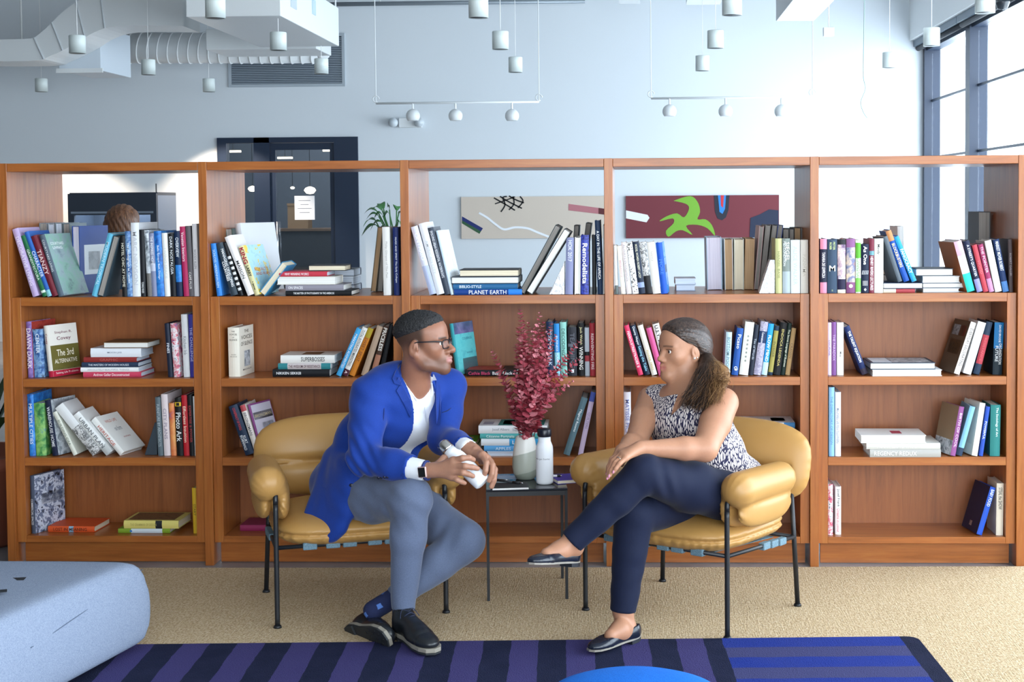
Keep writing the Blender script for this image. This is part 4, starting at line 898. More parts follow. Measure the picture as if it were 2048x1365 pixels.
        me = bpy.data.meshes.new(name); me.vertices.add(len(P)); me.vertices.foreach_set('co', P.astype(np.float32).ravel())
        me.loops.add(Q.size); me.loops.foreach_set('vertex_index', Q.astype(np.int32).ravel())
        me.polygons.add(len(Q)); me.polygons.foreach_set('loop_start', (np.arange(len(Q))*4).astype(np.int32))
        me.polygons.foreach_set('use_smooth', np.ones(len(Q), bool)); me.update(calc_edges=True); me.validate()
        if color is not None:
            C = np.ones((len(P), 4), np.float32); C[:, :3] = color(P)
            at = me.color_attributes.new('Col', 'FLOAT_COLOR', 'POINT'); at.data.foreach_set('color', C.ravel())
        return me
def sm(x, a, b):
    t = np.clip((x-a)/(b-a), 0, 1); return t*t*(3-2*t)
# ---------------------------------------------------------------- rugs, stools, side table, armchairs
def rugm():
    t = NT('striped_rug_pile'); tc = t.n('ShaderNodeTexCoord'); sp = t.n('ShaderNodeSeparateXYZ'); t.l(tc.outputs['Object'], sp.inputs[0])
    v = t.coord(); n = t.noise(v, 260, 2); w = t.noise(v, 9, 3); wob = t.math('MULTIPLY', t.math('SUBTRACT', w, 0.5), 0.014)
    X = t.math('ADD', sp.outputs[0], wob); Y = t.math('ADD', sp.outputs[1], wob)
    st = t.math('GREATER_THAN', t.math('FRACT', t.math('DIVIDE', X, 0.178)), 0.5)          # stripes running towards the viewer
    a = t.mix(st, '#161d33', '#453f72')
    st2 = t.math('GREATER_THAN', t.math('FRACT', t.math('DIVIDE', t.math('MULTIPLY', Y, -1.0), 0.205)), 0.5)
    b = t.mix(st2, '#20378f', '#444672')
    z = t.math('GREATER_THAN', X, 2.02); c = t.mix(z, a, b)
    c = t.mix(t.math('GREATER_THAN', X, 2.60), c, '#10182c')
    c = t.mix(t.math('MULTIPLY', n, 0.55), c, t.mix(0.5, c, '#0b1020', 'MULTIPLY'))
    c = t.mix(t.math('MULTIPLY', w, 0.25), c, '#4a4c72')
    t.color(c); t.rough(0.98); t.b.inputs['Specular IOR Level'].default_value = 0.1; t.bump(n, 0.6, 0.006); return t.m
ra = math.atan2(-0.944+1.062, 3.364-0.913)
pts = []
for cx_, cy_, a0 in ((2.62, -0.04, 90), (2.62, -1.9, 0), (-0.55, -1.9, -90), (-0.55, -0.04, -180)):
    for i in range(5):
        an = math.radians(a0-90*i/4); pts.append((cx_+0.04*math.cos(an), cy_+0.04*math.sin(an)))
rug = obj('striped_rug', prismz(pts[::-1], 0.0, 0.005), rugm(), bevel=0.002)
rug.location = (0.76, -1.082, 0.0085); rug.rotation_euler = (0, 0, ra)
tag(rug, 'navy, violet and blue striped rug lying over the beige carpet', 'rug')
def felt(name, a, b):
    t = NT(name); v = t.coord(); n = t.noise(v, 320, 3, 0.7); w = t.noise(v, 60, 2)
    t.color(t.mix(t.math('MULTIPLY', w, 0.3), t.ramp(n, [(0.3, b), (0.6, a)]), b)); t.rough(0.95); t.b.inputs['Specular IOR Level'].default_value = 0.15
    t.bump(n, 0.35, 0.003); return t.m
FELT = felt('grey_felt', '#9aa5b8', '#75829a')
OTV = []
def vmarch(vol, x, y, y0=-3.2, y1=-0.8):
    Ys = np.arange(y0, y1, vol.h*0.25); d = ray(x, y); P = CAMP+d*((Ys-CY)/d[1])[:, None]
    i = np.round((P-vol.lo)/vol.h).astype(int); ok = ((i >= 0) & (i < vol.n)).all(1); q = np.full(len(Ys), 1.0)
    q[ok] = vol.f[i[ok, 0], i[ok, 1], i[ok, 2]]; k = np.argmax(q < 0)
    return P[k] if q[k] < 0 else None
def ottoman(name, label, foot, z1, strap=False):
    xs = [p[0] for p in foot]; ys = [p[1] for p in foot]
    o = thing(name, label, 'ottoman')
    v = Vol((min(xs)-0.1, min(ys)-0.1, 0.0), (max(xs)+0.1, max(ys)+0.1, z1+0.08), 0.012)
    X, Y, Z = v.ax[0][:, None, None], v.ax[1][None, :, None], v.ax[2][None, None, :]
    bul = 0.022*np.sin(np.clip((Z-0.0)/z1, 0, 1)*math.pi)**0.8
    g = np.zeros(tuple(v.n)); m = len(foot); acc = 0
    for i in range(m):
        a, b = np.array(foot[i]), np.array(foot[(i+1) % m]); e = (b-a)/np.linalg.norm(b-a); nn = np.array((e[1], -e[0]))
        d = (X-a[0])*nn[0]+(Y-a[1])*nn[1]-bul+0*Z
        acc = acc+np.exp(np.clip(d/0.012, -40, 12))
    side = 0.012*np.log(acc)
    top = Z-(z1+0.02*np.cos(np.clip((X-np.mean(xs))/0.6, -1, 1)*1.4)*np.cos(np.clip((Y-np.mean(ys))/0.8, -1, 1)*1.4))+0*X+0*Y
    v.f = (0.016*np.log(np.exp(np.clip(side/0.016, -40, 12))+np.exp(np.clip(top/0.016, -40, 12))+np.exp(np.clip((0.034-Z+0*X+0*Y)/0.016, -40, 12)))-0.008).astype(np.float32)
    obj('body', v.mesh('body', None, 2), FELT, o)
    OTV.append(v); return o
ot = ottoman('ottoman', 'grey felt ottoman with slanted side at the lower left', [(0.905, -1.12), (0.10, -1.14), (-0.05, -2.0), (0.55, -2.14), (0.735, -1.90)], 0.287)
# top seam of the ottoman
sp_ = [vmarch(OTV[0], x, y) for x, y in ((285, 1140), (262, 1157), (240, 1173), (215, 1191), (190, 1209), (165, 1227), (140, 1244), (117, 1260), (95, 1275), (75, 1288), (62, 1297))]
sp_ = [tuple(p+np.array((0, -0.0005, 0.0008))) for p in sp_ if p is not None]
obj('seam', tube(bez(sp_, 4), 0.0014, 6), mat('#5c687e', 0.9), ot, True)
ot2 = ottoman('ottoman', 'grey felt ottoman cut off by the lower left corner', [(0.62, -2.24), (0.0, -2.18), (0.0, -2.9), (0.62, -2.9)], 0.28)
st_ = thing('bag_strap', 'black webbing strap lying on the grey ottoman', 'strap', (0, 0, 0))
for a, b, w in (((-20, 1163), (50, 1160), 0.018), ((-20, 1186), (14, 1183), 0.012)):
    zt = vmarch(OTV[0], b[0], b[1]); zt = (zt[2] if zt is not None else 0.3)+0.003
    p0, p1 = atZ(a[0], a[1], zt), atZ(b[0], b[1], zt); e = p1-p0; e /= np.linalg.norm(e); nn = np.array((-e[1], e[0], 0))*w
    V = [tuple(p0-nn), tuple(p1-nn), tuple(p1+nn), tuple(p0+nn)]; V += [(x, y, z+0.003) for x, y, z in V]
    obj('webbing', (V, [(3, 2, 1, 0), (4, 5, 6, 7), (0, 1, 5, 4), (1, 2, 6, 5), (2, 3, 7, 6), (3, 0, 4, 7)]), mat('#151a22', 0.8), st_)
pouf = thing('stool', 'round bright blue felt stool at the bottom edge', 'stool', (2.498, -2.70, 0.0140))
prof = [(0.001, 0.425), (0.05, 0.424), (0.1, 0.419), (0.15, 0.409), (0.18, 0.398), (0.197, 0.382), (0.203, 0.36), (0.2, 0.325), (0.19, 0.30), (0.001, 0.30)]
obj('seat_pad', lathe(prof, 48), felt('blue_felt', '#1f74d6', '#1660bd'), pouf, True)
obj('base', lathe([(0.17, 0.299), (0.16, 0.02), (0.15, 0.0)], 36), BLACKM, pouf, True)
# ---- armchairs
def leather():
    t = NT('tan_leather'); v = t.coord(); a = t.noise(v, 9, 3); g = t.noise(v, 420, 2, 0.6)
    t.color(t.mix(t.math('MULTIPLY', a, 0.5), '#ae8246', '#ba9056')); t.rough(0.42); t.b.inputs['Specular IOR Level'].default_value = 0.45
    t.bump(g, 0.12, 0.0008); return t.m
LEATH = leather()
def webm():
    t = NT('woven_webbing'); v = t.coord((1, 1, 1)); n = t.noise(v, 500, 1); t.color(t.ramp(n, [(0.35, '#4c6674'), (0.6, '#6f8b98')])); t.rough(0.8); t.bump(n, 0.5, 0.001); return t.m
WEB = webm()
def make_chair(label):
    o = thing('armchair', label, 'armchair')
    r = 0.0088
    for sx in (-1, 1):
        fl = bez([(sx*0.29, -0.235, 0.006), (sx*0.29, -0.235, 0.25), (sx*0.29, -0.235, 0.42), (sx*0.289, -0.223, 0.452), (sx*0.287, -0.19, 0.465), (sx*0.28, 0.0, 0.462), (sx*0.272, 0.268, 0.456)], 6)
        obj('leg', tube([p for p in fl[:13]], r, 10), BLACKM, o, True)
        obj('arm_bar', tube([p for p in fl[12:]], r, 10), BLACKM, o, True)
        obj('leg', tube([(sx*0.287, 0.243, 0.006), (sx*0.277, 0.236, 0.24), (sx*0.2665, 0.229, 0.452)], r, 10), BLACKM, o, True)
        obj('foot', cyl((sx*0.29, -0.235, 0), (sx*0.29, -0.235, 0.008), 0.0145, 0.012, 12), BLACKM, o, True)
        obj('foot', cyl((sx*0.287, 0.243, 0), (sx*0.287, 0.243, 0.008), 0.0145, 0.012, 12), BLACKM, o, True)
        obj('side_rail', tube([(sx*0.29, -0.235, 0.272), (sx*0.278, 0.236, 0.246)], 0.0075, 8), BLACKM, o, True)
        for yy in (0.02, 0.075, 0.13):
            z = 0.272-0.026*(yy+0.235)/0.471
            obj('strap_loop', box(sx*0.283-0.012, sx*0.283+0.012, yy-0.023, yy+0.023, z-0.013, z+0.012), WEB, o, bevel=0.004)
    obj('front_rail', tube([(-0.29, -0.235, 0.272), (0.29, -0.235, 0.272)], 0.0075, 8), BLACKM, o, True)
    obj('back_rail', tube([(-0.278, 0.236, 0.246), (0.278, 0.236, 0.246)], 0.0075, 8), BLACKM, o, True)
    for xx in (-0.178, -0.1, -0.043, 0.043, 0.1, 0.178):
        obj('strap_loop', box(xx-0.024, xx+0.024, -0.2475, -0.2225, 0.259, 0.2845), WEB, o, bevel=0.004)
        V, Fc = box(xx-0.022, xx+0.022, -0.222, 0.225, 0.262, 0.265)
        V = [(x, y, z-0.026*(y+0.222)/0.45-0.03*math.sin(math.pi*(y+0.222)/0.447)*0) for x, y, z in V]
        obj('strap', (V, Fc), WEB, o)
    # seat cushion
    v = Vol((-0.36, -0.36, 0.16), (0.36, 0.34, 0.46), 0.006)
    v.se((0, -0.018, 0.314), (0.290, 0.262, 0.067), 4.0, 2.4, k=0)
    v.warp(lambda X, Y, Z: 0.003*np.exp(-((Z-0.312)/0.0045)**2)+0.0005*np.sin(np.arctan2(Y, X)*58+3*np.sin(np.arctan2(Y, X)*7))*np.exp(-((Z-0.292)/0.022)**2)*np.clip((np.abs(X)/0.27)**4+(np.abs(Y)/0.25)**4-0.35, 0, 1))
    obj('seat_cushion', v.mesh('seat_cushion'), LEATH, o)
    # back cushion
    an = math.radians(-11); R = [[1, 0, 0], [0, math.cos(an), -math.sin(an)], [0, math.sin(an), math.cos(an)]]
    v = Vol((-0.42, 0.08, 0.28), (0.42, 0.48, 0.74), 0.006)
    v.se((0, 0.268, 0.497), (0.322, 0.080, 0.150), 3.2, 2.2, R, k=0, axis=1)
    c = np.array((0, 0.178, 0.490)); v.el(c, (0.20, 0.045, 0.009), R, k=0.035, sub=True)
    v.warp(lambda X, Y, Z: 0.0009*np.sin(np.arctan2(Z-0.497, X)*60)*np.clip((np.abs(X)/0.33)**3+(np.abs(Z-0.5)/0.15)**3-0.7, 0, 1)*np.exp(-((Y-0.27)/0.05)**2))
    obj('back_cushion', v.mesh('back_cushion'), LEATH, o)
    for sx in (-1, 1):
        v = Vol((min(sx*0.15, sx*0.43), -0.34, 0.29), (max(sx*0.15, sx*0.43), 0.26, 0.62), 0.005)
        v.rc((sx*0.312, -0.195, 0.487), (sx*0.304, 0.085, 0.483), 0.059, 0.056, k=0)
        v.se((sx*0.322, -0.045, 0.412), (0.031, 0.165, 0.062), 2.6, 2.2, k=0.006, axis=0)
        v.se((sx*0.262, -0.050, 0.422), (0.033, 0.172, 0.080), 2.6, 2.2, k=0.012, axis=0)
        v.rc((sx*0.296, -0.24, 0.335), (sx*0.296, 0.14, 0.335), 0.010, 0.010, k=0.02, sub=True)
        v.rc((sx*0.355, -0.18, 0.438), (sx*0.352, 0.10, 0.436), 0.0035, 0.0035, k=0.012, sub=True)
        v.rc((sx*0.29, -0.262, 0.36), (sx*0.29, -0.238, 0.425), 0.011, 0.011, k=0.006, sub=True)
        v.warp(lambda X, Y, Z: 0.0011*np.sin(np.arctan2(Z-0.440, X-sx*0.292)*19+2*np.sin(np.arctan2(Z-0.44, X-sx*0.292)*5))*np.exp(-((Y+0.23)/0.035)**2)*np.clip(np.hypot(X-sx*0.292, Z-0.44)/0.05-0.2, 0, 1)+0.0008*np.sin(np.arctan2(Z-0.455, X-sx*0.292)*15)*np.exp(-((Y-0.12)/0.03)**2))
        obj('arm_cushion', v.mesh('arm_cushion'), LEATH, o)
    return o
chair = make_chair('tan leather armchair with black tube legs under the man in blue')
chair.location = (1.485, -0.555, 0.0085); chair.rotation_euler = (0, 0, math.radians(19.1))
def dup(root, loc, rotz, label):
    r = root.copy(); COL.objects.link(r); r.location = loc; r.rotation_euler = (0, 0, rotz); tag(r, label, root['category'])
    for ch in list(root.children):
        c = ch.copy(); COL.objects.link(c); c.parent = r
        for g in ch.children:
            d = g.copy(); COL.objects.link(d); d.parent = c
    return r
chair2 = dup(chair, (2.695, -0.617, 0.0085), math.radians(-35), 'tan leather armchair with black tube legs under the woman')
chair['group'] = chair2['group'] = 'pair of leather armchairs'
# ---- side table
TZ = 0.412
tb = thing('side_table', 'small black side table with thin legs between the armchairs', 'table', (1.965, -0.535, 0.0085), math.radians(6))
obj('table_top', box(0, 0.292, 0, 0.30, TZ-0.016, TZ-0.0085), mat('#2a2d33', 0.12, name='smoked_glass_top'), tb, bevel=0.001)
for x in (0.004, 0.286):
    for y in (0.004, 0.294):
        obj('leg', box(x-0.004, x+0.006, y-0.004, y+0.010, 0, TZ-0.0165), BLACKM, tb)
for y in (-0.002, 0.292): obj('apron', box(0.0105, 0.2815, y, y+0.008, TZ-0.033, TZ-0.0165), BLACKM, tb)
for x in (-0.002, 0.282): obj('apron', box(x+0.001, x+0.009, 0.0145, 0.2895, TZ-0.033, TZ-0.0165), BLACKM, tb)
# ---------------------------------------------------------------- people
def Q(x, y, Y): return atY(x, y, Y)
def colm(name, rough=0.5, spec=0.4, sss=0.0, bump=None, sheen=0.0):
    t = NT(name); a = t.n('ShaderNodeVertexColor', layer_name='Col'); v = t.coord()
    c = a.outputs['Color']; n = t.noise(v, 160, 3)
    c2 = t.mix(t.math('MULTIPLY', n, 0.22), c, t.mix(0.6, c, '#4a2a20', 'MULTIPLY')); t.color(c2); t.rough(rough); t.b.inputs['Specular IOR Level'].default_value = spec
    if sss:
        t.b.inputs['Subsurface Weight'].default_value = sss; t.b.inputs['Subsurface Radius'].default_value = (0.012, 0.005, 0.003); t.b.inputs['Subsurface Scale'].default_value = 0.4
    if bump: t.bump(t.noise(v, bump[0], 3), bump[1], 0.001)
    return t.m
def cloth(name, a, b, scale=700, rough=0.85, bump=0.25, wr=0.0, wrs=14, sheen=0.2, stretch=(1, 1, 1)):
    t = NT(name); v = t.coord(stretch); n = t.noise(v, scale, 2); v2 = t.coord(); w = t.noise(v2, wrs, 3, 0.5, 0.6)
    t.color(t.ramp(n, [(0.3, b), (0.65, a)])); t.rough(rough); t.b.inputs['Specular IOR Level'].default_value = 0.25
    t.b.inputs['Sheen Weight'].default_value = sheen; t.b.inputs['Sheen Roughness'].default_value = 0.4
    h = t.math('ADD', t.math('MULTIPLY', n, 0.12), t.math('MULTIPLY', w, wr)); t.bump(h, bump, 0.01); return t.m
def march(vol, x, y, y0=-1.5, y1=0.2):
    """first point of a volume met along the view through image point x, y"""
    Ys = np.arange(y0, y1, vol.h*0.5); d = ray(x, y); P = CAMP+d*((Ys-CY)/d[1])[:, None]
    i = np.round((P-vol.lo)/vol.h).astype(int); ok = ((i >= 0) & (i < vol.n)).all(1); f = np.full(len(Ys), 1.0)
    f[ok] = vol.f[i[ok, 0], i[ok, 1], i[ok, 2]]; k = np.argmax(f < 0)
    return P[k] if f[k] < 0 else None
def plate(vol, px, lift=0.003, th=0.003):
    """thin patch laid on a volume's near surface, outline given in image points"""
    P = []
    for x, y in px:
        p = march(vol, x, y)
        if p is None: p = atY(x, y, np.mean([q[1] for q in P]) if P else -0.85)
        P.append(np.array(p))
    P = np.array(P); d = CAMP-P.mean(0); d /= np.linalg.norm(d); A = P+d*lift; B = P+d*(lift-th); n = len(P)
    c0, c1 = A.mean(0), B.mean(0)
    V = [tuple(p) for p in A]+[tuple(p) for p in B]
    Fc = [tuple(range(n))[::-1], tuple(range(n, 2*n))]+[(i, (i+1) % n, (i+1) % n+n, i+n) for i in range(n)]
    return V, Fc
def line_on(vol, px, r=0.0012, lift=0.001, n=4):
    P = [march(vol, x, y) for x, y in px]; P = [p for p in P if p is not None]
    d = CAMP-np.mean(P, 0); d /= np.linalg.norm(d)
    return tube([tuple(Vector(q)+Vector(d)*lift) for q in bez([tuple(p) for p in P], n)], r, 6)
def frame_of(fwd, up=(0, 0, 1)):
    """columns: right hand, forwards, up"""
    y = np.array(fwd, float); y /= np.linalg.norm(y); x = np.cross(y, up); x /= np.linalg.norm(x); z = np.cross(x, y)
    return np.stack([x, y, z], 1)
def head(v, o, R, s, nose=1.0, jaw=1.0, lips=1.0, neckto=None, neckr=0.052, cheek=1.0, mf=0.0, ez=0.0):
    T_ = lambda p: o+R@(np.array(p)*s)
    def el(c, r, k=0.012, sub=False, rot=None): v.el(T_(c), np.array(r)*s, R if rot is None else R@np.array(rot), k*s, sub)
    def rc(a, b, ra, rb, k=0.012, sub=False): v.rc(T_(a), T_(b), ra*s, rb*s, k*s, sub)
    el((0, -0.012, 0.040), (0.073, 0.097, 0.078), 0)
    el((0, 0.030, 0.043), (0.060, 0.057, 0.050), 0.03)
    el((0, 0.034, -0.020), (0.061*cheek, 0.056, 0.066), 0.03)
    for q in (-1, 1):
        rc((q*0.050, -0.008, -0.045), (q*0.042*jaw, 0.020, -0.078), 0.020, 0.018, 0.025)
        rc((q*0.042*jaw, 0.020, -0.078), (q*0.014, 0.064+mf, -0.098), 0.018, 0.018, 0.025)
        el((q*0.040, 0.052, -0.020), (0.021*cheek, 0.020, 0.020), 0.02)
    el((0, 0.060+mf, -0.062), (0.033, 0.030, 0.036), 0.02)
    el((0, 0.068+mf, -0.099), (0.023, 0.020, 0.018), 0.018)
    for q in (-1, 1):
        rc((q*0.046, 0.066, 0.020), (q*0.012, 0.083, 0.018), 0.008, 0.008, 0.016)
        el((q*0.031, 0.094, 0.002), (0.019, 0.016, 0.0115), 0.012, True)
        rc((q*0.045, 0.067, 0.0085), (q*0.031, 0.0775, 0.0115), 0.0034, 0.0036, 0.003); rc((q*0.031, 0.0775, 0.0115), (q*0.018, 0.079, 0.0080), 0.0036, 0.0034, 0.003)
        rc((q*0.045, 0.066, -0.0050), (q*0.031, 0.0755, -0.0095), 0.0034, 0.0034, 0.004); rc((q*0.031, 0.0755, -0.0095), (q*0.018, 0.078, -0.0065), 0.0034, 0.0034, 0.004)
    rc((0, 0.082, 0.014), (0, 0.104*(0.5+0.5*nose), -0.024), 0.0075, 0.0110*nose, 0.010)
    el((0, 0.108*(0.6+0.4*nose), -0.028), (0.0125*nose, 0.012, 0.011), None or 0.008)
    for q in (-1, 1):
        el((q*0.0135*nose, 0.096, -0.033), (0.0095*nose, 0.012, 0.0085), 0.006)
        el((q*0.007, 0.104, -0.0415), (0.004, 0.005, 0.003), 0.003, True)
        rc((0, 0.0905+mf, -0.0555), (q*0.023, 0.078+mf, -0.0600), 0.0060*lips, 0.0038, 0.005)
        rc((0, 0.0885+mf, -0.0700), (q*0.021, 0.077+mf, -0.0640), 0.0070*lips, 0.0038, 0.005)
        rc((0, 0.0975+mf, -0.0625), (q*0.024, 0.083+mf, -0.0620), 0.0016, 0.0012, 0.003, True)
    for q in (-1, 1):
        tl = [[1, 0, 0], [0, math.cos(0.22), math.sin(0.22)], [0, -math.sin(0.22), math.cos(0.22)]]
        el((q*0.0735, -0.016, ez), (0.0085, 0.0190, 0.0320), 0.006, rot=tl)
        el((q*0.072, -0.010, ez-0.026), (0.008, 0.010, 0.011), 0.006)
        el((q*0.0835, -0.011, ez+0.002), (0.0075, 0.0120, 0.0215), 0.003, True, tl)
        el((q*0.0775, -0.012, ez+0.006), (0.0045, 0.0035, 0.0140), 0.003, rot=tl)
        el((q*0.076, 0.000, ez-0.004), (0.0050, 0.0040, 0.0060), 0.003)
    if neckto is not None:
        a = T_((0, -0.022, -0.045)); v.rc(a, neckto, 0.056*s, neckr, 0.03*s)
    return T_
def eyes(parent, T_, R, s, iris, parent_name='eye'):
    for q in (-1, 1):
        c = T_((q*0.0305, 0.0700, 0.001)); r = 0.0122*s
        me = mesh('eye', lathe([(max(1e-5, math.sin(a)*r), -math.cos(a)*r) for a in np.linspace(0, math.pi, 13)], 16), True)
        ey = obj('eye', me, mat('#e9e4df', 0.2, name='eye_white'), parent); ey.location = c
        d = R[:, 1]; e2 = c+d*r*0.85
        M = Matrix(((-R[0, 0], R[0, 2], R[0, 1], e2[0]-c[0]), (-R[1, 0], R[1, 2], R[1, 1], e2[1]-c[1]), (-R[2, 0], R[2, 2], R[2, 1], e2[2]-c[2]), (0, 0, 0, 1)))
        V = lathe([(0.0062*s, 0.0), (0.0058*s, r*0.06), (0.003*s, r*0.155), (1e-5, r*0.185)], 16)
        ir = obj('iris', (V[0], V[1]), mat(iris, 0.12, name='iris'), ey, True); ir.matrix_local = M
def finger(v, pts, r0, r1, k=0.004):
    n = len(pts)
    for i in range(n-1):
        a = r0+(r1-r0)*i/(n-1); b = r0+(r1-r0)*(i+1)/(n-1); v.rc(pts[i], pts[i+1], a, b, k)
def shoe_parts(o, M, upper, solecol, s=0.97, laces=True, welt='#8d877c'):
    def out(w):
        L = [(-0.030, 0.03), (-0.034, 0.07), (-0.033, 0.11), (-0.040, 0.16), (-0.044, 0.20), (-0.040, 0.245), (-0.026, 0.275), (0, 0.287), (0.026, 0.275), (0.038, 0.245), (0.041, 0.20), (0.036, 0.16), (0.030, 0.11), (0.032, 0.07), (0.028, 0.03), (0.018, 0.008), (0, 0.002), (-0.019, 0.008)]
        return [(x*w*s, (y-0.14)*s*(1+(w-1)*0.4)+0.14*s) for x, y in L][::-1]
    v = Vol((-0.07, -0.03, -0.005), (0.07, 0.31, 0.16), 0.004); z0 = 0.022
    P = lambda *p: np.array(p)*s
    v.el(P(0, 0.045, 0.052), P(0.033, 0.044, 0.05), k=0)
    v.rc(P(0, 0.06, 0.052), P(0, 0.19, 0.044), 0.036*s, 0.033*s, k=0.02)
    v.rc(P(0, 0.07, 0.075), P(0, 0.155, 0.062), 0.026*s, 0.024*s, k=0.02)
    v.el(P(0, 0.215, 0.036), P(0.042, 0.065, 0.027), k=0.02); v.el(P(0, 0.16, 0.04), P(0.040, 0.06, 0.03), k=0.015)
    v.rc(P(0, 0.045, 0.06), P(0, 0.038, 0.11), 0.034*s, 0.035*s, k=0.015)
    v.rc(P(0, 0.042, 0.09), P(0, 0.036, 0.16), 0.030*s, 0.030*s, k=0.004, sub=True)
    v.half((0, 0.0, 0.092*s), (0, -0.25, 1)); v.half((0, 0, z0), (0, 0, -1))
    v.warp(lambda X, Y, Z: 0.0015*np.exp(-((Y-0.225*s+abs(X)*0.25)/0.003)**2))
    u = obj('upper', v.mesh('upper', None, 1), upper, o); u.matrix_local = M
    so = obj('sole', prismz(out(1.05), 0.013, z0+0.004), mat(welt, 0.6, name='welt'), o, bevel=0.002); so.matrix_local = M
    ou = obj('outsole', join(prismz(out(1.03), 0.007, 0.0125), prismz([p for p in out(1.0) if p[1] < 0.10*s], 0.0, 0.0068)), mat(solecol, 0.7, name='rubber'), o); ou.matrix_local = M
    dots = [(0.0, 0.262), (-0.018, 0.245), (0.018, 0.245), (-0.027, 0.22), (0.0, 0.225), (0.026, 0.22), (-0.016, 0.2), (0.016, 0.2), (-0.028, 0.18), (0.0, 0.178), (0.026, 0.18), (-0.015, 0.158), (0.015, 0.158)]
    td = obj('tread', join(*[prismz([(x*s+0.0052*math.cos(q), y*s+0.0052*math.sin(q)) for q in np.linspace(0, 2*math.pi, 9)[:-1]], 0.0045, 0.0072) for x, y in dots]), mat('#0e1013', 0.6, name='tread_rubber'), o); td.matrix_local = M
    if laces:
        L = []
        for i in range(5):
            y = (0.095+i*0.017)*s; z = (0.1005-i*0.0062)*s; w = 0.020*s
            L.append(tube(bez([(-w, y, z-0.010), (0, y+0.006, z), (w, y+0.002, z-0.010)], 4), 0.0016, 6)); L.append(tube(bez([(w, y, z-0.010), (0, y+0.006, z+0.001), (-w, y+0.004, z-0.010)], 4), 0.0016, 6))
        for q in (-1, 1): L.append(tube(bez([(0, 0.09*s, 0.103*s), (q*0.02, 0.08*s, 0.108*s), (q*0.034, 0.098*s, 0.085*s)], 5), 0.0014, 6))
        la = obj('laces', join(*L), mat('#1b2440', 0.7, name='lace'), o, True); la.matrix_local = M
    return u
def place(o, heel, toe, roll=0.0, s=1.0):
    """matrix for a local shape whose heel sits at the origin and toe lies along +y"""
    h = Vector(heel); t = (Vector(toe)-h).normalized(); up = Vector((0, 0, 1)); x = t.cross(up).normalized(); z = x.cross(t)
    M = Matrix(((x.x, t.x, z.x, h.x), (x.y, t.y, z.y, h.y), (x.z, t.z, z.z, h.z), (0, 0, 0, 1)))
    return M @ Matrix.Rotation(roll, 4, 'Y')
# ---------------------------------------------------------------- the man
def prism_cut(v, s, px, sd, up, fr, back=0.10):
    """cut a front opening, square to the chest, whose outline is given in image points on the garment below"""
    P = []
    for x, y in px:
        d = ray(x, y); P.append(CAMP+d*(((s-CAMP)@fr)/(d@fr)))
    P = np.array(P); C = P.mean(0); A = np.stack([(P-C)@sd, (P-C)@np.cross(fr, sd)], 1); up2 = np.cross(fr, sd)
    X, Y, Z = v.ax[0][:, None, None]-C[0], v.ax[1][None, :, None]-C[1], v.ax[2][None, None, :]-C[2]
    a = X*sd[0]+Y*sd[1]+Z*sd[2]; b = X*up2[0]+Y*up2[1]+Z*up2[2]; c = X*fr[0]+Y*fr[1]+Z*fr[2]
    d = np.full(a.shape, 1e9); sg = np.ones(a.shape); n = len(A)
    for i in range(n):
        p, q = A[i], A[i-1]; e = q-p; w0, w1 = a-p[0], b-p[1]; t = np.clip((w0*e[0]+w1*e[1])/(e@e), 0, 1)
        d = np.minimum(d, (w0-e[0]*t)**2+(w1-e[1]*t)**2)
        c1 = b >= p[1]; c2 = b < q[1]; c3 = e[0]*w1 > e[1]*w0
        f = (c1 & c2 & c3) | (~c1 & ~c2 & ~c3); sg = np.where(f, -sg, sg)
    d = sg*np.sqrt(d); d = np.maximum(d, -(c+back)); v.f = np.maximum(v.f, -d).astype(np.float32)
